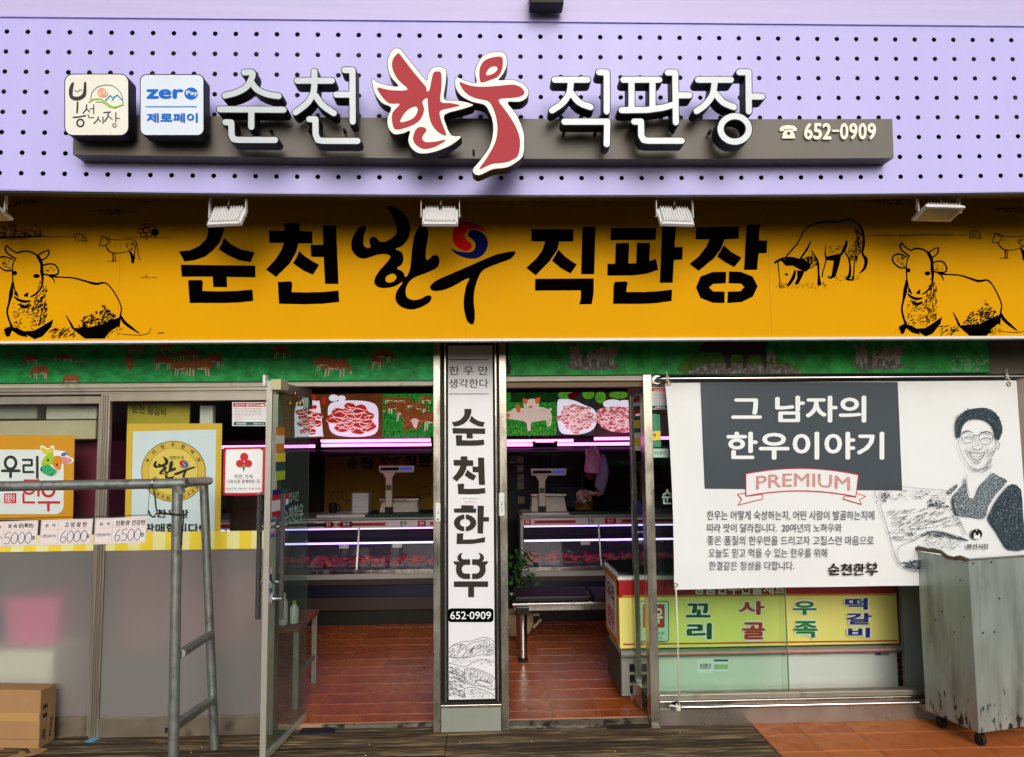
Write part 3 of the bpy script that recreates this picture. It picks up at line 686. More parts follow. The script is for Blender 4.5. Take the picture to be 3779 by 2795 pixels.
tx(pr, '제로페이', 1212, 935, 1630, 1012, PB, bold=.05)
pr.build('logo_print', t)

# ------------------------------------------------------------------ yellow sign board under the fascia
YY = -.47
yz0, yz1 = P(1889, 1256, YY).z, 3.2
yb = thing('yellow_sign_board', 'long yellow banner sign with black lettering and line drawings of cattle', 'sign', (0, YY, yz0))
MB().box(-4.3, 4.3, YY, YY + .04, yz0 + .008, yz1).build('sign_face', YELLOW, yb)
MB().box(-4.3, 4.3, YY - .012, YY + .05, yz0 - .006, yz0 + .0075).build('edge_trim', WHITEM, yb)
SEAM = mat('sheet_seam', 'b98200', rough=.6)
for x in (-2.05, -.12, 1.62): MB().box(x, x + .0022, YY - .0009, YY - .0002, yz0 + .012, yz1).build('seam', SEAM, yb)
for g in ('sun', 'cheon', 'brush_han', 'brush_u', 'jik', 'pan', 'jang'):
    Print(YY).fill(G[g][0], INK, G[g][1]).build('lettering', yb)
RSW, BSW = mat('swirl_red_ink', 'e01018', rough=.6, spec=.03), mat('swirl_blue_ink', '0e1258', rough=.6, spec=.03)
Print(YY).fill(G['swirl_red'][0], RSW).fill(G['swirl_blue'][0], BSW).build('swirl_emblem', yb)
def L(o, pts, w, sm=3, f=None, **k):
    if f: pts = [f(*p) for p in pts]
    return stroke(T(o[0], o[1], pts), ([q * 1.3 / 2.232 for q in w] if isinstance(w, (list, tuple)) else w * 1.3 / 2.232), sm=sm, joint=6, **k)
def resting_cow(o, f):
    g = lambda p: T(o[0], o[1], [f(*q) for q in p])
    Lx = lambda pts, w, sm=3, **k: L(o, pts, w, sm, f, **k)
    s = Lx([(60, 485), (44, 505), (58, 545), (105, 578), (130, 592)], 11) + Lx([(60, 485), (98, 522), (150, 548)], 9) + Lx([(150, 545), (200, 530), (262, 540), (312, 568)], 11)
    s += Lx([(312, 565), (355, 540), (402, 525), (400, 560), (372, 592), (335, 605)], 9) + Lx([(128, 590), (108, 640), (104, 700), (108, 780), (128, 870), (150, 905)], 8)
    s += Lx([(102, 600), (40, 576), (-20, 592), (-22, 640), (40, 688), (96, 690)], 10) + Lx([(342, 610), (346, 700), (352, 760), (340, 830), (300, 880), (258, 905)], [14, 22, 14, 10, 12, 10])
    s += Lx([(350, 650), (400, 635), (455, 645), (482, 690), (472, 722), (412, 728), (362, 720)], 10) + Lx([(310, 568), (335, 610), (345, 640)], [20, 22, 18])
    s += [g(ell(122, 710, 20, 18, 12)), g(ell(302, 735, 28, 17, 12))]
    s += [g([(232, 865), (198, 890), (200, 905), (234, 905)]), g([(125, 850), (118, 890), (155, 900), (140, 865)])]
    s += Lx([(118, 905), (150, 930), (200, 945), (250, 940)], [8, 16, 18, 10]) + Lx([(160, 968), (200, 990), (250, 975)], [10, 22, 12])
    s += Lx([(104, 790), (92, 880), (75, 960), (60, 1030), (80, 1110), (98, 1150)], [10, 26, 12, 12, 12, 18])
    s += Lx([(412, 735), (480, 744), (600, 750), (700, 776), (790, 800), (862, 790), (910, 826), (960, 900), (1000, 990), (992, 1060), (978, 1150)], [16, 9, 9, 12, 16, 10, 8, 8, 8, 10, 14])
    s += Lx([(996, 1060), (1020, 1110), (1080, 1160), (1152, 1210)], [8, 22, 18, 4]) + Lx([(1010, 1215), (1080, 1220), (1160, 1222), (1225, 1205), (1245, 1160)], [4, 4, 4, 4, 3])
    s += Lx([(412, 735), (440, 760), (452, 795)], [5, 9, 3]) + Lx([(545, 1060), (580, 1120), (600, 1160)], [5, 12, 16])
    s += [g(q) for q in ([(440, 1092), (425, 1150), (350, 1232), (285, 1255), (225, 1222), (200, 1190), (280, 1185), (345, 1150)],
         [(590, 1165), (700, 1160), (800, 1150), (900, 1105), (985, 1075), (980, 1140), (905, 1195), (862, 1250), (700, 1250), (640, 1205)],
         [(30, 1175), (80, 1150), (150, 1165), (210, 1195), (230, 1240), (160, 1225), (100, 1185), (80, 1230), (55, 1235)])]
    s += [g(q) for q in hatch([(330, 780), (390, 830), (385, 1120), (290, 1150), (270, 1000), (300, 880)], 150, 34, -1.1, 9)]
    s += [g(q) for q in hatch([(100, 960), (270, 960), (300, 1180), (120, 1160)], 100, 26, -.3, 7, .9)]
    s += [g(q) for q in hatch([(700, 1060), (850, 1010), (840, 950), (880, 1000), (970, 1080), (900, 1150), (620, 1170)], 200, 32, -.6, 10, .4)]
    s += [g(q) for q in hatch([(420, 1170), (600, 1160), (620, 1230), (430, 1250)], 40, 50, -.5, 9, .3)] + [g(q) for q in hatch([(870, 1160), (1020, 1150), (1000, 1220), (880, 1250)], 26, 40, -.8, 6, .4)]
    s += [g(q) for q in hatch([(10, 590), (90, 600), (90, 690), (10, 640)], 26, 24, .5, 6)] + [g(q) for q in hatch([(370, 660), (450, 655), (450, 710), (370, 715)], 16, 20, .3, 6)]
    s += [g(q) for q in hatch([(-5, 1215), (60, 1150), (60, 1240)], 14, 14, -1, 4)]
    return s
def small_cow(o, f):
    g = lambda p: T(o[0], o[1], [f(*q) for q in p]); Lx = lambda pts, w, sm=3, **k: L(o, pts, w, sm, f, **k)
    s = Lx([(835, 410), (870, 415), (905, 430), (980, 438), (1080, 435), (1120, 455), (1132, 500), (1140, 560), (1155, 605)], [6, 8, 6, 4, 4, 6, 6, 5, 6]) + Lx([(840, 412), (832, 450), (820, 475), (835, 488), (880, 478), (905, 440)], 6)
    s += Lx([(870, 480), (890, 520), (930, 545), (1000, 545), (1060, 530), (1090, 510)], [5, 10, 7, 5, 5, 8]) + Lx([(930, 545), (935, 590), (930, 615)], 8) + Lx([(955, 545), (948, 615)], 5)
    s += Lx([(1065, 530), (1090, 570), (1095, 620)], [8, 22, 18]) + Lx([(1120, 480), (1108, 560), (1112, 590)], 6) + Lx([(885, 615), (965, 612)], 4)
    s += [g(q) for q in hatch([(1040, 460), (1120, 460), (1100, 530), (1040, 500)], 26, 22, 1.3, 6)] + [g(q) for q in hatch([(860, 415), (905, 430), (890, 450)], 8, 16, .3, 6)] + [g(q) for q in hatch([(890, 470), (940, 440), (1000, 520), (930, 540)], 14, 16, .7, 3)]
    return s
def dots(o, x0, x1, y0, y1, n, w=5): return [T(o[0], o[1], ell(random.uniform(x0, x1), random.uniform(y0, y1), random.uniform(1, w), n=6))[:] for _ in range(n)]
idf = lambda x, y: (x, y)
s = resting_cow(a2, idf); Print(YY).fill(s, INK).build('cow_drawing', yb)
s = resting_cow(d2, lambda x, y: (1225 + (x - 60) * .873, y - 22)); Print(YY).fill(s, INK).build('cow_drawing', yb)
s = small_cow(a2, idf) + L(a2, [(0, 420), (200, 414), (340, 408), (450, 414), (615, 412)], [16, 12, 8, 4, 4], 0) + L(a2, [(1015, 420), (1410, 418)], 4, 0) + L(a2, [(65, 436), (230, 430)], 4, 0)
for cx_, cy_, r_ in ((1170, 330, 26), (1215, 320, 24), (1160, 365, 26), (1205, 360, 28), (1255, 345, 26), (1180, 395, 24), (1230, 390, 26), (1275, 380, 32)): s += L(a2, ell(cx_, cy_, r_, r_ * .7, 10), 5, 0, closed=True)
s += [T(0, 690, ell(1278, 372, 30, 26, 10))] + L(a2, [(1208, 400), (1210, 435)], 6, 0) + L(a2, [(1278, 400), (1278, 430)], 5, 0)
s += [T(0, 690, q) for q in hatch([(0, 330), (120, 315), (160, 345), (330, 370), (330, 410), (0, 415)], 130, 30, .4, 9, 1.5)] + L(a2, [(245, 330), (290, 315), (330, 345), (338, 400)], 5)
s += L(a2, [(620, 450), (622, 400), (650, 388), (690, 405), (715, 435), (712, 452), (690, 440)], 6) + [T(0, 690, q) for q in hatch([(625, 400), (690, 410), (710, 450), (630, 450)], 16, 20, 1.4, 6)]
Print(YY).fill(s, INK).build('field_drawing', yb)
s = [T(0, 690, q) for q in hatch([(60, 130), (370, 90), (330, 130), (60, 180)], 46, 34, -.3, 5)] + [T(0, 690, q) for q in hatch([(740, 200), (930, 180), (1130, 205), (950, 235)], 60, 36, .1, 6, .4)] + L(a2, [(1160, 748), (1200, 745), (1206, 728), (1215, 750), (1235, 752)], 4, 0) + L(a2, [(1250, 745), (1295, 750)], 4, 0) + L(a2, [(1305, 1205), (1350, 1203)], 6, 0)
s += [T(2779, 690, q) for q in hatch([(780, 100), (1100, 95), (1345, 100), (1330, 150), (1150, 150)], 60, 40, .2, 5, .5)] + [T(2779, 690, q) for q in hatch([(1950, 180), (2232, 175), (2232, 210), (2080, 205)], 34, 36, .1, 6, .4)]
s += L(d2, [(930, 400), (1180, 402)], 4, 0) + L(d2, [(1200, 402), (1450, 396), (1650, 397)], 6, 0) + L(d2, [(1690, 398), (1760, 398)], 4, 0)
s += [T(2779, 690, q) for q in hatch([(1790, 370), (1840, 365), (1870, 430), (1790, 430)], 18, 26, 1.4, 6)] + L(d2, [(1788, 425), (1790, 372), (1840, 365), (1872, 400), (1870, 430)], 5)
s += small_cow(d2, lambda x, y: (1970 + (x - 820) * .95, y - 25))
Print(YY).fill(s, INK).build('field_drawing', yb)
# grazing cow
Ld = lambda pts, w, sm=3, **k: L(d2, pts, w, sm, **k)
s = Ld([(265, 585), (310, 530), (370, 460), (410, 380), (470, 320), (590, 288), (700, 290), (812, 272), (870, 320), (905, 380), (910, 480), (900, 550), (930, 600), (918, 670), (875, 715)], [8, 10, 8, 8, 8, 14, 10, 8, 12, 16, 18, 12, 24, 18, 4])
s += Ld([(180, 625), (215, 605), (265, 585), (345, 590)], [14, 16, 12, 16]) + Ld([(205, 620), (212, 700), (220, 780), (218, 830)], 6) + Ld([(345, 690), (330, 750), (290, 810)], [12, 22, 16])
s += [T(2779, 690, ell(275, 722, 14, 10, 10)), T(2779, 690, [(225, 605), (330, 580), (420, 600), (480, 640), (440, 700), (380, 680), (330, 650), (270, 650)]),
      T(2779, 690, [(600, 575), (720, 550), (770, 432), (780, 470), (760, 530), (725, 570), (710, 640), (680, 740), (640, 760), (610, 745), (645, 735), (665, 610), (605, 605)]),
      T(2779, 690, [(360, 690), (425, 690), (405, 740), (370, 805), (340, 800), (365, 750)])]
s += Ld([(475, 450), (440, 520), (390, 590)], [6, 14, 10]) + Ld([(480, 530), (530, 610), (540, 720), (545, 800)], [6, 14, 12, 26]) + Ld([(595, 480), (595, 560), (600, 610), (575, 700), (570, 740)], [4, 10, 8, 8, 10])
s += Ld([(760, 540), (790, 600), (800, 680), (790, 740), (765, 760), (820, 768)], [8, 10, 14, 20, 10, 12]) + Ld([(850, 540), (835, 620), (830, 700), (825, 760)], [8, 8, 8, 12])
s += [T(2779, 690, q) for q in hatch([(370, 600), (500, 560), (535, 640), (440, 690)], 110, 34, -.8, 8)] + [T(2779, 690, q) for q in hatch([(830, 330), (905, 380), (900, 500), (850, 620), (790, 600), (780, 520), (860, 420)], 150, 38, -1.1, 7)]
s += [T(2779, 690, q) for q in hatch([(600, 500), (760, 470), (700, 560), (610, 570)], 40, 26, -.7, 4)] + [T(2779, 690, q) for q in hatch([(170, 790), (620, 790), (600, 835), (200, 835)], 60, 34, -1.1, 4, .7)] + [T(2779, 690, q) for q in hatch([(580, 730), (900, 735), (880, 765), (700, 775)], 26, 34, -.4, 5, .5)]
Print(YY).fill(s, INK).build('cow_drawing', yb)

# loose wires under the fascia
def pathpx(o, pts, Y): return [P(*T(o[0], o[1], [p])[0], Y) for p in pts]
WIREM = mat('old_cable', '8d8266', rough=.6)
for q in ([(1030, 30), (1060, 90), (1095, 145), (1150, 160), (1180, 150)], [(1290, 38), (1320, 90), (1290, 140), (1180, 155), (1090, 170), (1080, 150), (1180, 130), (1300, 110), (1420, 75), (1560, 40)]):
    b = MB(); pts = T(0, 690, q); pts = cr(pts, False, 5); b.tube([P(a, c, YY - .06) for a, c in pts], .0022, 6)
    b.build('tied_wire', WIREM, label='thin tied wire hanging under the fascia at the upper left' if len(q) < 6 else 'looped pale cable slung below the fascia beside the first floodlight', cat='wire', smooth=True)

# ------------------------------------------------------------------ floodlights
def floodlight(tilt, label, flip=False):
    """local frame: hangs from z=0, heat sink towards -Y; width .2"""
    t = thing('floodlight', label, 'floodlight', group='white floodlights under the lilac fascia')
    M = Matrix.Translation((0, 0, -.155)) @ Matrix.Rotation(tilt, 4, 'X')
    def tr(b): b.v = [tuple(M @ Vector(v)) for v in b.v]; return b
    fl = -1 if flip else 1                                       # flip: light face towards the street
    tr(MB().box(-.104, .104, -.012 * fl, .012 * fl, -.075, .06)).build('rim', WHITEM, t, local=True, bev=.003)
    hs = tr(MB().box(-.088, .088, -.013 * fl, -.022 * fl, -.058, .056)).build('heat_sink', WHITEM, t, local=True, bev=.002)
    for k in range(11):
        x = -.083 + .0166 * k; tr(MB().box(x - .0022, x + .0022, -.0225 * fl, -.031 * fl, -.057, .06)).build('fin', WHITEM, hs, local=True)
    tr(MB().box(-.09, .09, .0125 * fl, .014 * fl, -.062, .047)).build('lamp_glass', mat('lamp_glass_pane', '8a8a80', rough=.12, coat=.5), t, local=True)
    for sx in (-1, 1):
        MB().box(sx * .112 - .002, sx * .112 + .002, -.011, .011, -.158, -.002).build('bracket_arm', WHITEM, t, local=True)
        b = MB(); b.tube([(sx * .104, 0, -.150), (sx * .122, 0, -.150)], .009, 8).build('pivot_bolt', STEEL, t, local=True)
        for zz in (-.068, .052): tr(MB().tube([(sx * .097, -.013 * fl, zz), (sx * .097, -.016 * fl, zz)], .0035, 8)).build('screw', DARKM, t, local=True)
    MB().box(-.114, .114, -.011, .011, -.002, .0).build('bracket_bar', WHITEM, t, local=True)
    c = M @ Vector((0, -.03 * fl, .05)); pts = cr([(c.x, c.z - .012), (c.x + .002, c.z + .02), (c.x + .006, c.z + .045), (c.x + .024, -.0)], False, 5)
    MB().tube([(a, c.y * (1 - i / len(pts)) , b) for i, (a, b) in enumerate(pts)], .0042, 7).build('cable', mat('grey_cable', 'aaa69a', rough=.5), t, local=True, smooth=True)
    MB().tube([(c.x, c.y, c.z - .018), (c.x, c.y, c.z + .012)], .009, 8).build('cable_gland', DARKM, t, local=True)
    return t
YF = -.86
f0 = floodlight(R(-33), 'x')
def hang(o, crop, xa, xb, rz, lab):
    (p,) = T(crop[0], crop[1], [((xa + xb) / 2, 55)]); q = P(p[0], p[1], YF); o.location = (q.x, YF, zbot + .034); o.rotation_euler = (0, 0, rz); o['label'] = lab
f0.scale = (.88, .88, .88); hang(f0, b2, 1455, 1782, R(1), 'white floodlight hanging over the red and blue swirl')
hang(copy_tree(f0), a2, 1708, 2055, R(-9), 'white floodlight hanging over the first letter of the yellow sign')
hang(copy_tree(f0), c2_, 1253, 1590, R(6), 'white floodlight hanging over the letter 판 of the yellow sign')
f1 = floodlight(R(66), 'x', True); hang(f1, d2, 1350, 1690, R(4), 'white floodlight turned face down to the street above the resting cow')
f1.scale = (1.05, 1, .72)
f2 = copy_tree(f1); hang(f2, a2, -190, 75, R(-4), 'white floodlight cut off by the left edge of the frame'); f2.location.x = P(-40, 720, YF).x; f2.location.x = P(-60, 720, YF).x + .0

# ------------------------------------------------------------------ pasture friezes above the doors
YG = -.03
GRASSD = mat('printed_meadow', '1fb45a', rough=.55, var=.6, scale=14, col2='86c458', c2=(.56, .72), sc2=110, stretch=(1, 1, 1.6))
GRASS2 = mat('printed_clover_meadow', '20b246', rough=.55, var=.6, scale=12, col2='c4dcb8', c2=(.60, .70), sc2=120)
COWB = mat('printed_brown_hide', 'b0683c', rough=.6, var=.25, scale=30, col2='7c4024', c2=(.5, .7), sc2=40); COWL = mat('printed_pale_leg', 'd8c8a8', rough=.6)
COWD = mat('printed_dark_hide', '5a3526', rough=.6); SHAD = mat('printed_dark_green', '0a4a22', rough=.6)
def print_cow(pr, o, x, y, w, h, d=1, hide=COWB, leg=COWL):
    """grazing cow, body box x..x+w, y..y+h (feet at y+h), head towards d"""
    X = lambda u: x + w * (u if d > 0 else 1 - u); Y = lambda v: y + h * v; g = lambda p: T(o[0], o[1], [(X(a), Y(b)) for a, b in p])
    pr.fill([g(q) for q in ([(.12, .5), (.10, .98), (.14, .98), (.18, .55)], [(.22, .5), (.2, .92), (.24, .92), (.28, .5)], [(.6, .55), (.6, .98), (.64, .98), (.67, .5)], [(.7, .5), (.71, .92), (.75, .92), (.76, .5)])], leg)
    pr.fill([cr(g([(.04, .15), (.2, .04), (.5, .08), (.72, .06), (.86, .2), (.95, .5), (1.0, .75), (.93, .8), (.86, .62), (.78, .52), (.6, .6), (.3, .58), (.1, .55), (.03, .4)])), g([(.04, .15), (.0, .5), (.03, .62), (.06, .3)])], hide)
    pr.fill([g([(.94, .68), (1.0, .74), (.99, .84), (.94, .8)]), cr(g([(.2, .5), (.5, .56), (.62, .55), (.45, .6), (.3, .6)]))], leg)
X0, X1, Z0, Z1 = RC(-700, 1200, 1624, 1404, YG)
X1 = P(1626, 1350, YG).x; Z0 = P(1000, 1406, YG).z
gr = thing('pasture_frieze', 'green printed frieze of brown cows grazing above the left windows', 'banner', (-1, YG, Z0))
MB().box(X0, X1, YG, YG + .02, Z0, Z0 + .34).build('printed_sheet', GRASSD, gr); MB().box(X0, X1, YG - .006, YG + .02, Z0 - .006, Z0 - .0005).build('bottom_strip', mat('green_strip', '126a38', rough=.5), gr)
CN = [0]
def one(o, q):
    CN[0] += 1; pr = Print(YG, .0016 + .0004 * (CN[0] % 8)); print_cow(pr, o, *q); pr.build('cow_print', gr)
for q in ((1040, 1300, 170, 80, 1), (1295, 1290, 130, 80, -1), (190, 1378, 130, 90, -1), (360, 1395, 50, 24, 1), (430, 1390, 90, 45, -1), (500, 1385, 110, 60, -1), (610, 1425, 95, 16, 1), (50, 1382, 60, 22, 1), (245, 1470, 158, 120, -1), (505, 1542, 150, 110, -1)): one(a2, q)
pr = Print(YG); pr.fill([T(0, 690, cr([(1040, 1400), (1070, 1392), (1100, 1405), (1103, 1460), (1085, 1500), (1075, 1530), (1062, 1500), (1040, 1460)]))], COWB); pr.build('cow_print', gr)
for q in ((1268, 1375, 180, 140, 1), (1435, 1342, 215, 90, -1), (1715, 1370, 125, 130, 1), (1405, 1415, 160, 150, -1), (1500, 1405, 255, 165, -1)): one(a2, q)
for q in ((235, 1302, 145, 120, 1), (580, 1390, 200, 140, 1), (640, 1402, 250, 170, 1), (1075, 1328, 170, 130, 1), (1045, 1368, 110, 140, 1)): one(b2, q)
X0 = P(1850 + 20 / 2.232, 1330, YG).x; X1 = P(2779 + 1945 / 2.232, 1330, YG).x; Z0 = P(2700, 1380, YG).z
gq = thing('pasture_frieze', 'green printed frieze with a dark sow and groups of piglets, right half', 'banner', (1.5, YG, Z0))
MB().box(X0, X1, YG, YG + .02, Z0, Z0 + .34).build('printed_sheet', GRASS2, gq); MB().box(X0, X1, YG - .006, YG + .02, Z0 - .008, Z0 - .0005).build('bottom_strip', mat('dark_strip', '0c2a1c', rough=.5), gq)
PIGW = mat('printed_piglet', 'b8b2ac', rough=.6, var=.3, scale=30, col2='4c4744', c2=(.55, .7), sc2=40); PIGD = mat('printed_sow', '4a3634', rough=.6, var=.2, scale=20); MUD = mat('printed_mud', '6d665c', rough=.6, var=.4, scale=30, col2='9aa3a8', c2=(.5, .65), sc2=40)
BLUED = mat('printed_blue_trunk', '1d2c3a', rough=.6)
pr = Print(YG)
def piglets(o, dx, dy):
    pr = Print(YG)
    g = lambda p: T(o[0], o[1], [(a + dx, b + dy) for a, b in p])
    pr.fill([cr(g([(550, 1450), (640, 1400), (760, 1395), (900, 1440), (970, 1480), (880, 1510), (700, 1510), (560, 1495)]))], MUD)
    pr.fill([cr(g([(870, 1345), (900, 1320), (950, 1320), (955, 1370), (930, 1420), (925, 1460), (895, 1460), (885, 1400)])), g([(885, 1300), (915, 1330), (890, 1340)]), g([(965, 1300), (962, 1340), (940, 1330)]),
             cr(g([(570, 1330), (600, 1318), (640, 1330), (665, 1370), (660, 1420), (655, 1460), (640, 1460), (625, 1410), (615, 1470), (600, 1470), (595, 1410), (580, 1465), (570, 1460), (565, 1380)])),
             g([(552, 1300), (585, 1320), (560, 1345)]), g([(637, 1300), (610, 1320), (635, 1345)])], PIGW)
    pr.fill([cr(g([(700, 1400), (720, 1360), (780, 1340), (850, 1320), (880, 1350), (878, 1420), (840, 1440), (800, 1425), (760, 1420), (720, 1420)])), g([(790, 1420), (815, 1420), (800, 1480), (785, 1480)]), g([(725, 1410), (745, 1415), (735, 1475), (722, 1475)]), g([(705, 1338), (730, 1362), (712, 1375)])], PIGW)
    pr.fill([g([(752, 1352), (775, 1342), (772, 1375)])], REDP); pr.build('piglet_print', gq)
piglets(c2_, 0, 0); piglets(d2, 280, -5)
pr.fill([T(1850, 690, cr([(1550, 1400), (1700, 1380), (1900, 1400), (2150, 1395), (2350, 1440), (2420, 1540), (1500, 1540)]))], mat('printed_meadow_yellow', '4c7a1a', rough=.6, var=.4, scale=20))
pr.fill([T(1850, 690, cr([(1620, 1480), (1800, 1450), (2000, 1460), (2250, 1460), (2420, 1500), (2420, 1545), (1600, 1545)]))], MUD)
pr.fill([T(1850, 690, cr([(1620, 1335), (1660, 1290), (1720, 1262), (1900, 1262), (2175, 1262), (2180, 1340), (2150, 1380), (2050, 1390), (1900, 1380), (1800, 1365), (1700, 1365), (1640, 1355)]))] +
        [T(1850, 690, q) for q in ([(1810, 1350), (1900, 1350), (1890, 1490), (1855, 1500), (1850, 1460)], [(1985, 1370), (2045, 1370), (2010, 1495), (1990, 1495)], [(2120, 1330), (2180, 1310), (2185, 1495), (2160, 1495)])], PIGD)
pr.fill([T(1850, 690, cr([(2185, 1375), (2215, 1355), (2250, 1360), (2255, 1440), (2240, 1440), (2225, 1400), (2205, 1440), (2190, 1430)]))], PIGW)
pr.fill([T(1850, 690, [(20, 1262), (60, 1262), (55, 1400), (80, 1500), (75, 1545), (20, 1545)])], BLUED)
pr.fill([T(2779, 690, q) for q in hatch([(1620, 1400), (1940, 1390), (1900, 1530), (1640, 1530)], 60, 34, 0, 14)], mat('printed_petal', '8fae9a', rough=.6))
pr.build('pig_print', gq)

# ------------------------------------------------------------------ shopfront frames
def frame(name, x0, y0, x1, y1, Y, dep, m, par, bev=.002): return MB().px(x0, y0, x1, y1, Y, dep).build(name, m, par, bev=bev)
zB = -.03
def vbox(name, xa, xb, z0, z1, Y0, Y1, m, par, bev=.002): return MB().box(xa, xb, Y0, Y1, z0, z1).build(name, m, par, bev=bev)
Xof = lambda x, y=2000, Y=0: P(x, y, Y).x
Zof = lambda y, x=1889, Y=0: P(x, y, Y).z
xl0, xl1 = -3.34, Xof(1012, 1900)
wf = thing('window_front', 'left shop window of two aluminium sliding sashes over frosted lower glass', 'window', (-2, 0, zB))
zt = Zof(1407, 500)
vbox('head_rail', xl0, Xof(1601, 1420), Zof(1431, 600), zt, -.022, .06, CREAMM, wf)
vbox('head_track', xl0, xl1, Zof(1445, 500), Zof(1431, 500) - .001, -.012, .06, ALU, wf)
vbox('head_track', xl0, xl1, Zof(1456, 500), Zof(1445, 500) - .001, -.004, .06, ALU, wf)
zs = Zof(1458, 500)
def sash(xa, xb, Y, y_top0, y_top1, y_bot0, wl, wr, yellow, par, fr_y):
    """aluminium sliding sash seen between world x xa..xb"""
    t = par
    z1, z1b = Zof(y_top0, (300 if xa < -2.3 else 700)), Zof(y_top1, (300 if xa < -2.3 else 700)); z0 = zB; z0b = Zof(y_bot0, 300 if xa < -2.3 else 700)
    vbox('sash_rail', xa + wl, xb - wr, z1b, z1, Y, Y + .03, ALU, t); vbox('sash_rail', xa + wl, xb - wr, z0, z0b, Y, Y + .03, ALUD, t)
    for s, (a, b) in enumerate(((xa, xa + wl), (xb - wr, xb))):
        st = vbox('sash_stile', a, b, z0, z1, Y - .001, Y + .031, ALU, t)
        for k in (.28, .5, .76): MB().box(a + (b - a) * k - .002, a + (b - a) * k + .002, Y - .006, Y - .0015, z0 + .01, z1 - .01).build('ridge', ALUD, st)
    zf = Zof(fr_y, 300 if xa < -2.3 else 700)
    MB().box(xa + wl, xb - wr, Y + .012, Y + .017, zf + .001, z1b).build('pane', CLEAR, t)
    MB().box(xa + wl, xb - wr, Y + .012, Y + .017, z0b, zf - .001).build('frosted_pane', FROST, t)
    # striped film
    yt = Zof(yellow, 300 if xa < -2.3 else 700); a = xa + wl; k = 0; n = MB(); m = MB(); w_ = .0735; xx = a - random.uniform(0, .05)
    while xx < xb - wr:
        (n if k % 2 else m).box(max(a, xx), min(xb - wr, xx + w_), Y + .0085, Y + .0105, zf, yt); xx += w_; k += 1
    m.build('pale_film_stripes', PALEY, t); n.build('yellow_film_stripes', YELP, t)
x_m0, x_m1 = Xof(343, 2060), Xof(386, 2060)
sash(xl0, x_m1 - .022, .016, 1462, 1490, 2649, .06, .055, 1976, wf, 2036)
sash(x_m0 + .022, xl1 - .012, -.018, 1454, 1483, 2651, .055, .03, 1967, wf, 2034)
vbox('jamb', xl1 - .012, xl1 + .022, zB, zs, -.03, .06, ALU, wf)
vbox('bottom_rail', xl0, xl1, zB - .0, zB + .022, .0135, .0155, ALUD, wf)

# centre pier
XA, XB = Xof(1601, 1900), Xof(1872, 1900)
pier = thing('pier', 'stainless clad pier between the two doorways', 'pillar', ((XA + XB) / 2, 0, zB))
zp = Zof(1268)
jm = mat('brushed_jamb_steel', 'b8b3a6', rough=.26, metal=.95, var=.12, scale=5, rvar=.1, stretch=(1, 1, .4), col2='6d675a', c2=(.58, .78), sc2=8)
vbox('left_jamb', XA, XA + .043, zB, zp, -.045, .07, jm, pier); vbox('right_jamb', XB - .045, XB, zB, zp, -.045, .07, jm, pier)
vbox('core', XA + .0435, XB - .0455, zB, zp, -.02, .06, DARKM, pier)
vbox('kick_panel', XA + .046, XB - .048, zB, Zof(2600), -.043, -.0205, mat('green_grey_panel', '8e9488', rough=.5, metal=.2, var=.08), pier)
vbox('ledge', XA + .044, XB - .046, Zof(2599) - .0, Zof(2588), -.05, -.0205, jm, pier)
Yv = -.058
vs_ = thing('vertical_sign', 'tall white sign with dark stencil lettering on the steel pier', 'sign', ((XA + XB) / 2, Yv, Zof(2584)))
xa, xb = Xof(1640, 1900, Yv), Xof(1834, 1900, Yv)
vbox('sign_frame', xa, xa + .012, Zof(2586, Y=Yv), zp, Yv - .004, -.0505, STEEL, vs_); vbox('sign_frame', xb - .008, xb + .004, Zof(2586, Y=Yv), zp, Yv - .004, -.0505, STEEL, vs_)
vbox('black_border', xa + .0125, xb - .0085, Zof(2586, Y=Yv), zp, Yv + .001, -.0505, DARK, vs_, bev=0)
WS = mat('white_flex_face', 'dfe1e6', rough=.42, var=.02, spec=.35)
vbox('sign_panel', xa + .024, xb - .02, Zof(2577, Y=Yv), zp - .02, Yv - .004, Yv + .0008, WS, vs_, bev=0)
pr = Print(Yv - .004)
tx(pr, '한 우 만', 1690, 1478 - 1585, 2012, 1552 - 1585, GREYK, (900, 1400), bold=.012)
tx(pr, '생각한다', 1690, -2, 2014, 72, GREYK, (900, 1400), bold=.012)
pr.fill([T(900, 1400, rect(1690, 119, 2016, 124)), T(900, 690, rect(1688, 1421, 2014, 1427))], GREYK)
pr.glyph('sun', *sum(T(900, 1400, [(1712, 245), (1988, 548)]), ()), GREYK)
pr.glyph('cheon', *sum(T(900, 1400, [(1717, 635), (1990, 948)]), ()), GREYK)
pr.fill(G['han'][0], GREYK, G['han'][1]); pr.fill(G['horn_u'][0], GREYK, G['horn_u'][1])
bo = (900, 2055)
pr.fill([T(900, 2055, rrect(1682, 424, 2056, 537, 26))], INK)
tx(pr, '652·0909', 1700, 450, 2036, 514, WHITEP, bo, bold=.02)
V = lambda pts, w, sm=4, **k: stroke(T(900, 2055, pts), w / 2.232, sm=sm, joint=6, **k)
s = V([(1668, 780), (1720, 730), (1790, 700), (1880, 690), (1960, 665), (2010, 665), (2060, 700), (2076, 740)], 3) + V([(1668, 800), (1700, 825), (1770, 832), (1860, 825), (1960, 805), (2030, 810), (2074, 780)], 3)
s += V([(1680, 760), (1730, 728), (1800, 718), (1832, 740), (1825, 790), (1780, 828), (1700, 820)], 3.5) + V([(1840, 740), (1860, 715), (1960, 690), (1990, 690), (2000, 720), (1985, 750), (1900, 800), (1820, 825), (1810, 815), (1840, 760)], 3.5)
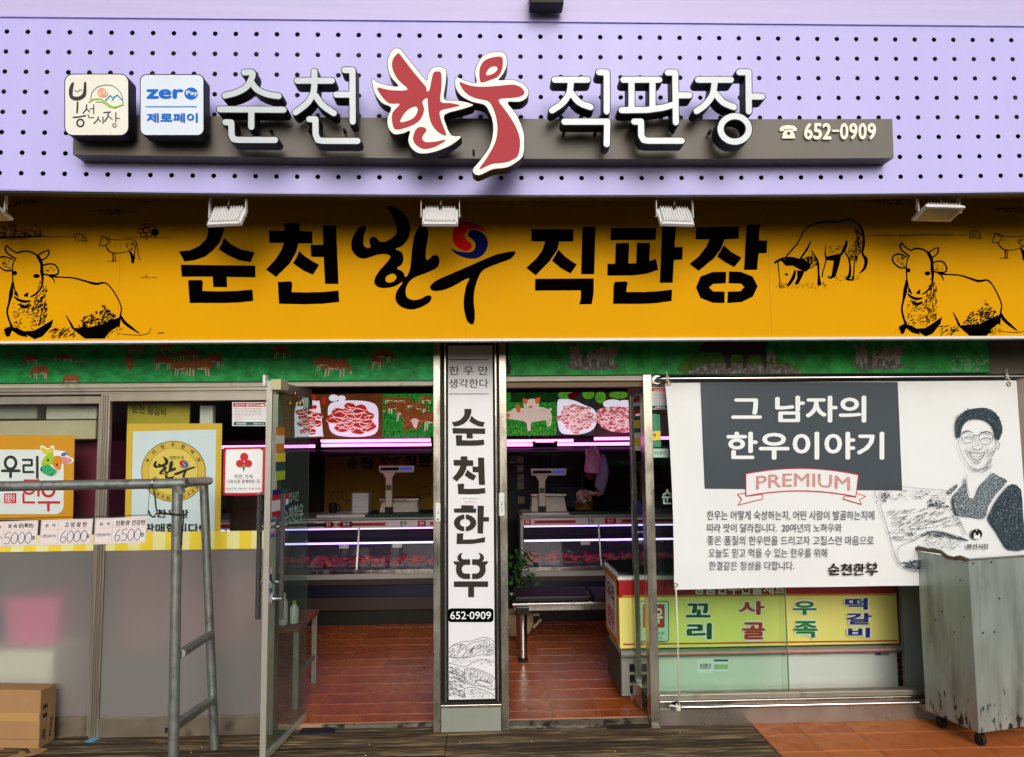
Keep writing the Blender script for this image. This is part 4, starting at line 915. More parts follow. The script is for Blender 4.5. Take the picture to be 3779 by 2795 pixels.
s += V([(1970, 690), (2000, 680), (2025, 695), (2018, 730), (1995, 740)], 3) + V([(2010, 740), (2050, 715), (2060, 750), (2030, 800), (1985, 805), (1970, 785), (2010, 740)], 3)
for reg, n_, an in (([(1690, 770), (1790, 725), (1825, 745), (1770, 820), (1700, 815)], 46, -.9), ([(1845, 745), (1980, 700), (1980, 745), (1880, 800), (1825, 812)], 60, -.7), ([(2010, 745), (2050, 725), (2050, 770), (2000, 800)], 24, -.6)):
    s += [T(900, 2055, q) for q in hatch(reg, n_, 34, an, 3, .08)]
s += V([(1668, 870), (1740, 885), (1820, 905), (1900, 860), (1980, 845), (2074, 870)], 3) + V([(1820, 925), (1880, 915), (1990, 950), (2050, 985), (2076, 1030), (2068, 1080), (2040, 1090), (1960, 1065), (1870, 1050), (1822, 1020), (1816, 960), (1820, 925)], 4.5)
s += V([(1835, 935), (1890, 930), (1980, 965), (2035, 1000), (2040, 1035), (1930, 1010), (1900, 1040), (1840, 1020), (1828, 970), (1835, 935)], 3) + V([(1905, 1025), (1960, 1020), (2040, 1050), (2035, 1070), (1960, 1055), (1905, 1030)], 3)
s += [T(900, 2055, q) for q in hatch([(1840, 940), (1900, 940), (2030, 1000), (2030, 1030), (1930, 1008), (1890, 1030), (1840, 1010)], 80, 26, -.9, 3, .1)]
s += V([(1830, 1080), (1890, 1072), (1980, 1100), (2050, 1130), (2060, 1160)], 4) + V([(1820, 1090), (1815, 1120), (1830, 1160)], 4) + [T(900, 2055, q) for q in hatch([(1835, 1090), (1900, 1085), (2030, 1130), (2000, 1160), (1850, 1155)], 60, 22, -.5, 3, .3)]
for yy in (905, 945, 985, 1030, 1070, 1110): s += V([(1668, yy), (1720, yy + 12), (1780, yy + 30), (1825, yy + 55)], 3.5)
s += [T(900, 2055, q) for q in hatch([(1668, 890), (1740, 895), (1825, 960), (1825, 1160), (1668, 1160)], 150, 36, .45, 4, .25)] + [T(900, 2055, q) for q in hatch([(1700, 845), (2060, 830), (2060, 900), (1860, 870), (1720, 880)], 50, 26, .2, 2.5, .5)]
s = [[(a, min(b, 2573)) for a, b in q] for q in s]
pr.fill(s, mat('pen_line', '4a4a50', rough=.6)); pr.build('lettering', vs_)
q = P(*T(900, 1400, [(1865, 990)])[0], Yv - .004)
X0, X1, Z0, Z1 = RC(*sum(T(900, 1400, [(1792, 960), (1938, 1023)]), ()), Yv - .008)
st = thing('sticker', 'small white maker sticker between two letters of the tall vertical sign', 'sticker', (X0, Yv - .008, Z0))
MB().box(X0, X1, Yv - .0075, Yv - .0063, Z0, Z1).build('label_sheet', WHITEP, st)
pr = Print(Yv - .0075, .0006); tx(pr, '광주거래처교회', 1800, 975, 1930, 993, TEALP, (900, 1400)); tx(pr, '062-000-0000', 1815, 1003, 1915, 1013, REDP, (900, 1400)); pr.build('print', st)
# entry units on the jambs
for lab, x0, y0, x1, y1, o in (('white keypad unit on the left jamb of the pier', 1575, 1020, 1620, 1176, (900, 1400)), ('slim white intercom on the right jamb of the pier', 2100, 936, 2148, 1130, (900, 1400))):
    X0, X1, Z0, Z1 = RC(*sum(T(o[0], o[1], [(x0, y0), (x1, y1)]), ()), -.06)
    k = thing('entry_unit', lab, 'intercom', (X0, -.06, Z0)); MB().box(X0, X1, -.062, -.0455, Z0, Z1).build('body', PLASTW, k, bev=.006)
    MB().box((X0 + X1) / 2 - .004, (X0 + X1) / 2 + .004, -.0635, -.0622, Z0 + (.012 if 'key' in lab else .07), Z0 + (.02 if 'key' in lab else .074)).build('sensor', DARK, k)
    pr = Print(-.062, .0008)
    if 'slim' in lab:
        for i, ch in enumerate('눌러주세요'): tx(pr, ch, x0 + 18, y0 + 70 + i * 17, x1 - 18, y0 + 83 + i * 17, GREYK, o)
    else: pr.fill([T(900, 1400, rect(1588, 1092, 1610, 1095)), T(900, 1400, rect(1588, 1102, 1610, 1105))], GREYK)
    pr.build('print', k)

# right doorway head, post and window frame
XR0, XR1 = Xof(2400, 1900), Xof(2427, 1900)
wr = thing('right_window_front', 'right shop window of large green tinted sliding panes in a steel frame', 'window', (XR1 + .5, 0, zB))
vbox('door_head', XB + .001, XR0 - .001, Zof(1408, 2100), Zof(1386, 2100), -.03, .06, CREAMM, wr)
vbox('door_track', XB + .001, XR0 - .001, Zof(1430, 2100), Zof(1408, 2100) - .001, -.002, .06, mat('bronze_track', '5a4a38', rough=.4, metal=.5), wr)
jl = P(2370, 1500, 0).x; jr = P(2398, 1500, 0).x
vbox('post', jl, jr + .006, zB, Zof(1385, 2380), -.04, .07, jm, wr)
vbox('window_head', jr + .007, 3.4, Zof(1415, 3000), Zof(1388, 3000), -.03, .05, CREAMM, wr)
zg0 = Zof(2553, 2900)
vbox('sill_track', jr + .007, 3.4, Zof(2572, 2900), zg0, -.02, .05, ALU, wr)
vbox('sill_face', jr + .007, 3.4, Zof(2600, 2900), Zof(2573, 2900), -.034, .05, STEEL, wr)
vbox('base_panel', jr + .007, 3.4, zB, Zof(2601, 2900), -.026, .05, mat('dull_base_steel', 'a59c92', rough=.3, metal=.85, var=.12, scale=3, rvar=.08), wr)
vbox('end_post', Xof(3748, 1700), 3.44, zB, Zof(1385, 3700), -.05, .07, ALUD, wr)
xs1 = Xof(2905, 2400)
MB().box(jr + .007, xs1, .002, .01, zg0, Zof(1415, 2700)).build('pane', GREENG, wr); MB().box(xs1 - .03, 3.3, .022, .030, zg0, Zof(1415, 3000)).build('pane', CLEAR, wr)
MB().box(jr + .02, xs1 + .004, .0345, .0395, zg0, Zof(1415, 2700)).build('pane', GREENG, wr)
vbox('pane_edge', xs1 + .0005, xs1 + .006, zg0, Zof(1415, 2900), .001, .011, mat('green_glass_edge', '5e8a6a', rough=.2), wr, bev=0)

# ------------------------------------------------------------------ rails and banner
def rail(y0, y1, xa, xb, Y, label):
    Zc = (Zof(y0, 3000, Y) + Zof(y1, 3000, Y)) / 2; r = abs(Zof(y0, 3000, Y) - Zof(y1, 3000, Y)) / 2
    t = thing('rail', label, 'rail', (xa, Y, Zc))
    MB().tube([(xa, -.03, Zc), (xa, Y + .02, Zc), (xa + .006, Y + .006, Zc), (xa + .022, Y, Zc), (xb, Y, Zc)], r, 16).build('tube', STEELP, t, smooth=True)
    MB().tube([(xa, -.028, Zc), (xa, -.034, Zc)], r * 1.9, 16).build('flange', STEEL, t)
    return Zc
YR = -.085
zr = rail(1386, 1404, Xof(2420, 1395), Xof(3742, 1395), YR, 'polished steel rail above the white banner')
zr2 = rail(2594, 2608, Xof(2490, 2600), 2.75, YR, 'polished steel rail low along the right window base')
NX, NZ = 110, 60
YBN = -.115
bw0 = lambda z: Xof(2456 + (1.7 + 0 - z) * 0, 1410, YBN)
xtl, xtr, ztl = P(2456, 1408, YBN).x, P(3738, 1410, YBN).x, P(3000, 1410, YBN).z
zbl = P(2900, 2170, YBN).z; xbl = P(2487, 2167, YBN).x; xbr = xtr + .02
def wave(x, z):
    u = (x - xtl) / (xtr - xtl); v = (ztl - z) / (ztl - zbl)
    return YBN - .005 * math.sin(7 * u + 3 * v) - .0035 * math.sin(17 * u - 6 * v) * (.3 + v) - .010 * math.sin(math.pi * u) * v - .004 * math.exp(-((u - .28 * v - .02) * 22) ** 2) - .004 * math.exp(-((u + .3 * v - .97) * 20) ** 2) - .003 * math.exp(-((v - .9 + .15 * u) * 16) ** 2) + .006 * math.exp(-((u - .02) ** 2 + v * v) * 60)
def bsurf(a, b):
    q = P(a, b, YBN); q = P(a, b, wave(q.x, q.z)); return q
bn = thing('banner', 'white banner with dark title block, ribbon and a sketched butcher, tied to the rail', 'banner', (xtl, YBN, zbl))
b = MB()
for side in (0, 1):
    for j in range(NZ + 1):
        for i in range(NX + 1):
            u, v = i / NX, j / NZ; z = ztl + (zbl - ztl) * v
            xl = xtl + (xbl - xtl) * v + .012 * math.sin(math.pi * v) * (1 if u == 0 else 1); x = xl + (xbr - xl) * u
            zz = z + (.004 * math.sin(math.pi * u) if j == NZ else 0)
            b.v.append((x, wave(x, zz) + side * .0012, zz))
n = (NX + 1) * (NZ + 1)
for j in range(NZ):
    for i in range(NX):
        k = j * (NX + 1) + i; b.f += [(k, k + NX + 1, k + NX + 2, k + 1), (n + k, n + k + 1, n + k + NX + 2, n + k + NX + 1)]; b.mi += [0, 0]
BANM = mat('banner_vinyl', 'dfe3e4', rough=.5, var=.015, spec=.3, bump=.15, bscale=5)
b.build('cloth', BANM, bn, smooth='all')
def grid_rect(p00, p10, p11, p01, nu, nv):
    vs, fs = [], []
    for j in range(nv + 1):
        for i in range(nu + 1):
            u, v = i / nu, j / nv
            vs.append(tuple((p00[a] * (1 - u) + p10[a] * u) * (1 - v) + (p01[a] * (1 - u) + p11[a] * u) * v for a in (0, 1)))
    for j in range(nv):
        for i in range(nu): k = j * (nu + 1) + i; fs.append((k, k + 1, k + nu + 2, k + nu + 1))
    return vs, fs
pr = Print(bsurf, .0025, .0009)
pr.raw(*grid_rect((2584, 1411), (3312, 1410), (3329, 1811), (2600, 1804), 70, 34), SLATE)
KW = mat('title_white', 'e3e8ea', rough=.5, spec=.3)
def serif(pr, s, x0, y0, x1, y1, m, bold):
    pr.text(s, x0, y0, x1, y1, m, bold=bold)
serif(pr, '그 남자의', 2698, 1461, 3196, 1560, KW, .05)
serif(pr, '한우이야기', 2680, 1594, 3262, 1697, KW, .05)
# small serifs on the long uprights, as in the photograph's title face
sf = []
for x, y in ((2950, 1461), (3060, 1461), (3178, 1461), (3178, 1558), (3186, 1596), (3016, 1596), (3140, 1596), (3246, 1596), (3016, 1695), (3140, 1695), (3246, 1695), (2830, 1596)): sf.append([(x - 16, y - 1), (x + 12, y - 1), (x + 9, y + 5), (x - 12, y + 5)])
# ribbon
RIB = mat('ribbon_red', 'c2313c', rough=.5); RW = BANM
o4 = (2779, 1400)
top = lambda x: 736 + ((x - 380) / 480) ** 2 * 52
def arc(x0, x1, f, n=20): return [(x0 + (x1 - x0) * k / n, f(x0 + (x1 - x0) * k / n)) for k in range(n + 1)]
up, lo = arc(-62, 862, top), arc(-62, 842, lambda x: top(x) + 182)[::-1]
pr.fill([T(*o4, [(-50, 960), (75, 950), (78, 985), (-40, 1020), (-125, 1035), (-95, 990), (-130, 945)]), T(*o4, [(740, 985), (755, 962), (842, 972), (845, 940), (925, 963), (872, 992), (890, 1030)])], RW)
pr.fill(stroke(T(*o4, [(-62, 965), (75, 950), (78, 985), (-125, 1035), (-95, 990), (-130, 945), (-62, 940)]), 3, joint=6) + stroke(T(*o4, [(845, 940), (925, 963), (872, 992), (890, 1030), (738, 985), (755, 962), (842, 972)]), 3, joint=6), RIB)
pr.fill([T(*o4, up + lo)], RW)
pr.fill(stroke(T(*o4, up + lo), 3.4, closed=True, joint=6), RIB)
vs, fs = text2d('PREMIUM', .035)
def arcm(a, b): return a, b
PKT = mat('hatched_rose', 'c9938f', rough=.6, var=.3, scale=90)
q = [T(*o4, [(20 + u * 775, 778 + v * 112 + ((20 + u * 775 - 380) / 480) ** 2 * 46 - 4)])[0] for u, v in vs]; pr.raw(q, fs, PKT)
# paragraph
TXTM = mat('text_grey', '3b4146', rough=.6, spec=.1); k_ = 3779 / 2234
for s, x0, y0, x1, y1 in (('한우는 어떻게 숙성하는지, 어떤 사람이 발골하는지에', 1542, 1114, 1906, 1135), ('따라 맛이 달라집니다.  20여년의 노하우와', 1542, 1142, 1835, 1161), ('좋은 품질의 한우만을 드리고자 고집스런 마음으로', 1542, 1169, 1905, 1189),
                          ('오늘도 믿고 먹을 수 있는 한우를 위해', 1545, 1196, 1803, 1216), ('한결같은 정성을 다합니다.', 1546, 1224, 1731, 1243)):
    pr.text(s, x0 * k_, y0 * k_, x1 * k_, y1 * k_, TXTM)
LG = mat('logo_brown_black', '2a211f', rough=.6, spec=.1)
for g, a, b_ in (('sun', 612, 704), ('cheon', 716, 806), ('han', 820, 912)): pr.glyph(g, *sum(T(*o4, [(a, 1515), (b_, 1612)]), ()), LG)
pr.glyph('horn_u', *sum(T(*o4, [(920, 1500), (1018, 1613)]), ()), LG)
SK = mat('pencil_slate', '2c3a44', rough=.6, spec=.1)
SKM = mat('sketched_cloth', '4a5760', rough=.6, spec=.1, col2='b9c4c8', c2=(.5, .62), sc2=130)
SKD = mat('sketched_cloth_dark', '2a3842', rough=.6, spec=.1, col2='8a979e', c2=(.55, .66), sc2=150)
H = lambda p: T(*o4, p)
D_ = lambda pts, w, sm=3, **k: stroke(T(*o4, pts), w * .78 / 2.232, sm=sm, joint=6, **k)
pr.fill([cr(H([(1720, 790), (1725, 860), (1650, 945), (1630, 1000), (1645, 1060), (1665, 1115), (1780, 1128), (1893, 1142), (1920, 1050), (1990, 940), (2080, 838), (2010, 800), (1960, 770), (1935, 800), (1860, 870), (1835, 930), (1812, 975), (1762, 972), (1745, 870)]), n=2), H([(1585, 925), (1665, 860), (1672, 880), (1620, 945)])], SKM)
pr.fill([cr(H([(2112, 862), (2190, 908), (2205, 1100), (2225, 1300), (2232, 1398), (2092, 1400), (2040, 1330), (1985, 1240), (1925, 1150), (1945, 1090), (1990, 1000), (2050, 920)]), n=2)], SKD)
pr.fill([cr(H([(1665, 470), (1658, 400), (1665, 335), (1700, 290), (1750, 255), (1820, 240), (1900, 238), (1970, 270), (2015, 330), (2036, 400), (2030, 450), (2005, 505), (1985, 470), (1975, 420), (1950, 370), (1900, 335), (1830, 325), (1760, 338), (1715, 385), (1700, 430), (1690, 480)]))], SKD)
s = [H(q) for q in hatch([(1650, 300), (1750, 240), (1960, 240), (2030, 330), (2040, 450), (1990, 480), (1960, 350), (1850, 310), (1740, 330), (1680, 420)], 120, 26, -.8, 5, .6)]
s += D_(ell(1752, 478, 52, 48, 16), 5, closed=True) + D_(ell(1900, 486, 57, 50, 16), 5, closed=True) + D_([(1802, 462), (1845, 466)], 6, 0) + D_([(1955, 470), (1985, 480)], 5, 0)
s += D_([(1712, 437), (1750, 424), (1788, 442)], 7) + D_([(1860, 440), (1910, 430), (1955, 452)], 7) + D_([(1725, 482), (1755, 474), (1788, 486)], 7) + D_([(1868, 492), (1902, 482), (1940, 497)], 7)
s += D_([(1788, 555), (1798, 575), (1830, 582), (1862, 576), (1872, 556)], 5) + D_([(1815, 490), (1808, 530), (1790, 555)], 3)
s += D_([(1762, 602), (1800, 606), (1850, 606), (1892, 600)], 6) + D_([(1765, 605), (1790, 650), (1830, 668), (1868, 650), (1890, 605)], 7) + D_([(1782, 632), (1830, 640), (1876, 628)], 3) + D_([(1800, 680), (1835, 690), (1860, 678)], 6)
s += D_([(1672, 500), (1685, 570), (1715, 640), (1760, 705), (1820, 740), (1880, 730), (1930, 670), (1975, 590), (1985, 520)], 4) + D_([(1990, 510), (2012, 535), (1998, 580)], 6)
s += D_([(1745, 560), (1750, 590), (1770, 600)], 3) + D_([(1900, 560), (1915, 590), (1905, 620)], 3) + D_([(1742, 782), (1746, 870), (1768, 960)], 4) + D_([(1942, 760), (1930, 800)], 4)
s += [H(q) for q in hatch([(1750, 700), (1830, 745), (1900, 720), (1945, 650), (1950, 720), (1880, 770), (1800, 760)], 60, 22, -.7, 3.5)] + [H(q) for q in hatch([(1910, 560), (1980, 560), (1940, 680), (1900, 690)], 40, 18, -.7, 3)] + [H(q) for q in hatch([(1720, 560), (1790, 600), (1740, 620)], 16, 14, -.7, 3)] + [H(q) for q in hatch([(1790, 540), (1875, 540), (1870, 585), (1800, 585)], 14, 14, -.7, 3)]
# meat in his arms
s += D_([(985, 960), (1000, 912), (1062, 880), (1200, 882), (1400, 902), (1560, 912), (1620, 962), (1640, 1060), (1680, 1180), (1742, 1280)], 3) + D_([(1040, 1060), (1080, 1180), (1112, 1300), (1150, 1430), (1200, 1530), (1300, 1578), (1365, 1580)], 5) + D_([(1745, 1320), (1650, 1280), (1520, 1245), (1420, 1250), (1320, 1320), (1200, 1370), (1175, 1440), (1200, 1520)], 4)
s += D_([(1380, 1290), (1450, 1255), (1560, 1265), (1660, 1300), (1750, 1325)], 14) + D_([(1660, 1120), (1700, 1190), (1740, 1280)], 4)
for reg, n_, ln, an, w_ in (([(1040, 930), (1110, 930), (1090, 1010), (1050, 1000)], 30, 24, .9, 7), ([(1020, 910), (1560, 915), (1620, 1000), (1100, 990)], 90, 34, .3, 4), ([(1100, 1080), (1640, 1040), (1700, 1200), (1150, 1250)], 210, 44, -.4, 4.5), ([(1430, 990), (1560, 1000), (1600, 1060), (1440, 1040)], 60, 30, .5, 8),
                            ([(1110, 1250), (1400, 1250), (1330, 1330), (1130, 1320)], 60, 34, .3, 4.5), ([(1400, 1250), (1700, 1290), (1740, 1330), (1420, 1280)], 60, 40, .25, 6), ([(1400, 1290), (1700, 1320), (1700, 1400), (1400, 1390)], 70, 30, -.2, 4), ([(1205, 1500), (1365, 1480), (1365, 1575), (1260, 1560)], 110, 30, 0, 7), ([(990, 930), (1060, 900), (1040, 1060), (1000, 1020)], 24, 22, .6, 4)):
    s += [H(q) for q in hatch(reg, n_, ln, an, w_, .4)]
pr.fill(s, SK)
pr.fill([H(ell(1825, 1272, 45, 43, 20))], LG); pr.fill([H(q) for q in (rect(1800, 1262, 1812, 1310), rect(1838, 1270, 1850, 1312), rect(1808, 1282, 1842, 1312), ell(1822, 1240, 6, 6, 8))], RW)
pr.text('봉선시장', *sum(T(*o4, [(1740, 1350), (1920, 1398)]), ()), LG, bold=.03)
pr.build('banner_print', bn)
EYE = mat('brass_eyelet', '9a8a5a', rough=.3, metal=1)
for k, (a, b_) in enumerate(((2468, 1416), (3722, 1418), (2493, 2160))):
    q = bsurf(a, b_); MB().tube([(q.x + .012 * math.cos(t_ * math.pi / 6), q.y - .003, q.z + .012 * math.sin(t_ * math.pi / 6)) for t_ in range(12)], .0035, 6, closed=True).build('eyelet', EYE, bn, smooth='all')
ROPE = mat('white_cord', 'd9d6cc', rough=.8, var=.2, scale=300)
q = bsurf(2493, 2160); zc = zr2
b = MB().tube([(q.x, q.y - .008, q.z), (q.x + .003, q.y - .006, q.z - .3), (q.x + .004, YR - .02, zc + .02)], .0042, 8)
for k in range(4): b.tube([(q.x - .008 + .006 * k, YR + .02 * math.cos(t_ * math.pi / 6), zc + .02 * math.sin(t_ * math.pi / 6)) for t_ in range(12)], .004, 6, closed=True)
b.tube([(q.x - .01, YR - .02, zc + .012), (q.x - .04, YR - .022, zc + .02), (q.x - .055, YR - .02, zc + .016)], .006, 6)
b.build('cord', ROPE, label='white cord tying the banner down to the lower rail', cat='rope', smooth='all')
for lab, xx in (('white string knot at the left end of the banner rail', 2465), ('white string knot at the far right end of the banner rail', 3725)):
    q = bsurf(xx, 1416); b = MB()
    for k in range(3): b.tube([(q.x - .006 + .006 * k, YR + .022 * math.cos(t_ * math.pi / 6), zr + .022 * math.sin(t_ * math.pi / 6)) for t_ in range(12)], .003, 6, closed=True)
    b.tube([(q.x, YR - .022, zr - .01), (q.x, q.y - .01, q.z)], .003, 6); b.tube([(q.x, YR - .022, zr + .01), (q.x - .008, YR - .03, zr + .045)], .003, 6); b.tube([(q.x, YR - .024, zr - .01), (q.x + .02, YR - .03, zr - .03)], .003, 6)
    b.build('string_knot', ROPE, label=lab, cat='string', smooth='all')

# ------------------------------------------------------------------ open glass door on the left doorway
DN, DF_ = Vector((-1.208, -.475, 0)), Vector((-1.140, .17, 0)); dv = DF_ - DN; du = dv.normalized(); dn = Vector((du.y, -du.x, 0))   # dn points to the doorway side
gd = thing('glass_door', 'open glass door swung out beside the left doorway with long steel handles', 'door', (DN.x, DN.y, .0))
def dbox(name, u0, u1, z0, z1, t0, t1, m, par=gd, bev=.0015): return MB().obox(DN + du * u0 + dn * t0 + Vector((0, 0, z0)), du * (u1 - u0), -dn * (t0 - t1), Vector((0, 0, z1 - z0))).build(name, m, par, bev=bev)
LW = dv.length; dz0, dz1 = .02, 2.055
dbox('near_stile', 0, .020, dz0, dz1, -.016, .016, BRALU); dbox('bottom_rail', .0205, LW, dz0, dz0 + .03, -.010, .010, BRALU); dbox('top_rail', .0205, LW, dz1 - .055, dz1, -.014, .014, ALU)
dbox('pane', .0205, LW, dz0 + .031, dz1 - .056, -.004, .004, DOORG)
dbox('corner_fitting', LW - .07, LW + .01, dz1 - .13, dz1 - .056, -.016, .016, STEEL)
for sgn in (-1, 1):
    h = MB(); a = DN + du * .06 + dn * .065 * sgn
    h.tube([a + Vector((0, 0, .75)), a + Vector((0, 0, 1.43))], (.015), 12).build('handle', STEELP, gd, smooth=True)
    for zz in (.95, 1.25): MB().tube([a + Vector((0, 0, zz)), DN + du * .06 + dn * .004 * sgn + Vector((0, 0, zz))], .006, 8).build('handle_mount', STEELP, gd, smooth=True)
lk = MB().tube([DN + du * .05 - dn * .03 + Vector((0, 0, .862)), DN + du * .05 + dn * .03 + Vector((0, 0, .862))], .036, 10).build('lock', mat('zinc_lock', 'b7bdc6', rough=.25, metal=.7), gd, bev=.004)
MB().tube([DN + du * .05 + dn * .03 + Vector((0, 0, .862)), DN + du * .05 + dn * .075 + Vector((0, 0, .862))], .008, 8).build('lock_cylinder', STEELP, lk)
dbox('closer_box', -.012, .10, dz1 - .052, dz1 + .006, .0145, .07, mat('beige_closer', 'b9b28c', rough=.5)); dbox('closer_bracket', -.02, .02, dz1 - .03, dz1 + .03, -.03, -.0145, WHITEM)
def door_sticker(u0, u1, z0, z1, cols, label):
    t = thing('sticker', label, 'sticker', tuple(DN + du * u0 + dn * .006 + Vector((0, 0, z0))))
    n = len(cols); h = (z1 - z0) / n
    for i, c in enumerate(cols): MB().obox(DN + du * u0 + dn * .0045 + Vector((0, 0, z1 - (i + 1) * h)), du * (u1 - u0), dn * .0012, Vector((0, 0, h))).build('band', c, t)
door_sticker(.10, .22, 1.66, 1.80, [ORANGEP, WHITEP, ORANGEP], 'orange sticker highest on the open glass door')
door_sticker(.10, .24, 1.50, 1.655, [YELP, TEALP, LIMEP], 'yellow and green sticker on the open glass door')
door_sticker(.06, .19, 1.30, 1.45, [NAVYP, REDP, WHITEP, WHITEP, REDP], 'navy and red sticker under the yellow one on the glass door')
door_sticker(.205, .30, 1.32, 1.45, [TEALP, REDP, WHITEP, NAVYP], 'teal edged sticker beside the navy one on the glass door')
door_sticker(.02, .10, 1.19, 1.335 - .045, [BLUEP, WHITEP, GREYK, WHITEP, PINKP, BLUEP], 'tall blue rimmed sticker near the handle of the glass door')
door_sticker(.03, .075, .88, 1.03, [WHITEP, NAVYP, WHITEP, BLUEP], 'narrow white sticker above the lock of the glass door')
# ghosted lettering on the door
b = MB()
vs, fs = text2d('영업시간', .03)
MB().add([DN + du * (.25 + .22 * u) + dn * .0052 + Vector((0, 0, 1.42 - .06 * v)) for u, v in vs], fs).build('frosted_lettering', mat('frost_letter', '8fb0a4', rough=.7), gd)
vs, fs = text2d('순천한우', .05)
MB().add([DN + du * (.22 + .33 * u) + dn * .0052 + Vector((0, 0, 1.34 - .11 * v)) for u, v in vs], fs).build('frosted_lettering', MATS['frost_letter'], gd)
# bells
BR = mat('old_brass', '8a6a3a', rough=.3, metal=.9, var=.2, scale=30)
c = P(1090, 1475, -.15); bl = thing('door_bell', 'small cluster of three brass bells hanging from the glass door', 'bell', c)
def bell(x, z, r): MB().lathe((x, c.y, z), [(.001, r * 1.3), (r * .45, r * 1.2), (r * .7, r * .6), (r * .8, 0), (r, -r * .35), (r * .95, -r * .4)], 14).build('bell', BR, bl, smooth=True)
bell(c.x, c.z + .03, .016); bell(c.x - .028, c.z - .03, .02); bell(c.x + .03, c.z - .03, .02)
MB().tube([(c.x, c.y, c.z + .055), (c.x - .01, c.y, c.z + .075), (c.x - .05, c.y - .02, c.z + .085)], .003, 6).tube([(c.x - .026, c.y, c.z), (c.x, c.y, c.z + .03), (c.x + .028, c.y, c.z)], .0025, 6).build('chain', BR, bl)
# right door leaf, seen almost edge on
EN, EF_ = Vector((P(2410, 2300, .02).x, .08, 0)), Vector((P(2352, 2300, .26).x, .30, 0)); ev = EF_ - EN; eu = ev.normalized(); en = Vector((-eu.y, eu.x, 0))
rd = thing('glass_door', 'right glass door standing open, seen edge on with bright steel stile', 'door', (EN.x, EN.y, 0))
def ebox(name, u0, u1, z0, z1, t0, t1, m, par=rd, bev=.0015): return MB().obox(EN + eu * u0 + en * t0 + Vector((0, 0, z0)), eu * (u1 - u0), en * (t1 - t0), Vector((0, 0, z1 - z0))).build(name, m, par, bev=bev)
EL = ev.length
ebox('pane', .0, EL - .031, .18, 2.0, -.004, .004, GREENG); ebox('bright_stile', EL - .03, EL, .16, 2.0, -.018, .018, STEEL)
for k in (-.008, .006): ebox('groove', EL, EL + .002, .17, 1.99, k, k + .003, ALUD, bev=0)
ebox('bottom_fitting', EL - .12, EL + .01, .03, .158, -.03, .03, STEEL); ebox('top_fitting', .0, EL, 2.002, 2.09, -.025, .025, ALU)
def e_sticker(u0, u1, z0, z1, cols, label):
    t = thing('sticker', label, 'sticker', tuple(EN + eu * u0 + en * .006 + Vector((0, 0, z0)))); n = len(cols); h = (z1 - z0) / n
    for i, c_ in enumerate(cols): MB().obox(EN + eu * u0 + en * .0045 + Vector((0, 0, z1 - (i + 1) * h)), eu * (u1 - u0), en * .0012, Vector((0, 0, h))).build('band', c_, t)
e_sticker(.02, .17, 1.88, 1.98, [REDP, WHITEP, TEALP, REDP], 'red and white security sticker high on the right glass door')
e_sticker(.02, .17, 1.76, 1.865, [TEALP, YELP, YELP, TEALP], 'yellow voucher sticker in teal frame on the right glass door')
e_sticker(.02, .17, 1.64, 1.755, [WHITEP, YELP, YELP, WHITEP], 'round yellow sticker lowest on the right glass door')

# floor plates
FP = mat('floor_spring_cover', '2c2a33', rough=.45, metal=.5, var=.15)
q0, q1 = PF(1100, 2712, -.0), PF(1238, 2690, 0)
MB().box(q0.x, q1.x, -.05, .045, -.001, .006).build('floor_plate', FP, label='dark metal floor spring cover at the foot of the left doorway', cat='floor plate', bev=.002)
q0, q1 = PF(2235, 2675, 0), PF(2420, 2655, 0)
MB().box(q0.x, q1.x, -.09, -.01, -.001, .007).build('floor_plate', mat('brown_cover', '3a3228', rough=.5, metal=.4, var=.2), label='brown metal floor spring cover at the foot of the right doorway', cat='floor plate', bev=.002)

# ------------------------------------------------------------------ stickers and posters on the left panes
def sheet(name, label, cat, poly, Y, m, th=.0012):
    q = [P(a, b_, Y) for a, b_ in poly]; z0 = min(p.z for p in q); t = thing(name, label, cat, (sum(p.x for p in q) / len(q), Y, z0)); n = len(q)
    b = MB().add(q + [p + Vector((0, th, 0)) for p in q], [tuple(range(n))[::-1], tuple(range(n, 2 * n))] + [(i, (i + 1) % n, n + (i + 1) % n, n + i) for i in range(n)])
    b.build('sheet', m, t); return t
YO, YI = -.012, .034
l3 = (0, 1400)
t = sheet('poster', 'orange beef poster with colourful cow head logo in the far left pane', 'poster', T(*l3, [(-260, 462), (615, 465), (600, 1155), (-260, 1160)]), YI, mat('poster_orange', 'd8951a', rough=.5))
pr = Print(YI, .0008); pr.fill([T(*l3, rrect(-230, 580, 525, 1112, 70))], WHITEP)
U = lambda pts, w, **k: stroke(T(*l3, pts), w / 2.232, joint=8, **k)
pr.fill(U(ell(88, 690, 45, 50, 18), 24, closed=True) + U([(20, 755), (160, 755)], 24) + U([(88, 760), (88, 805)], 24) + U([(190, 665), (262, 665), (262, 710), (195, 710), (195, 765), (275, 765)], 20) + U([(308, 640), (308, 812)], 22), INK2)
pr.fill(U([(205, 835), (300, 835)], 20) + U(ell(240, 910, 42, 34, 14), 20, closed=True) + U([(318, 830), (318, 960)], 20) + U([(195, 945), (195, 1015), (285, 1015)], 18) + U(ell(400, 915, 48, 50, 18), 22, closed=True) + U([(320, 1015), (490, 1015)], 20) + U([(400, 1015), (400, 1080)], 22), REDP)
pr.fill([T(*l3, rect(35, 940, 135, 1022))], REDP); pr.text('명품한우', *sum(T(*l3, [(45, 948), (125, 1014)]), ()), WHITEP, bold=.02)
pr.fill([cr(T(*l3, [(335, 560), (350, 545), (400, 570), (425, 548), (450, 552), (455, 590), (500, 590), (550, 600), (552, 625), (610, 660), (595, 690), (545, 700), (510, 690), (485, 760), (440, 800), (400, 800), (340, 765), (335, 700), (350, 660), (375, 625), (345, 600)]))], WHITEP)
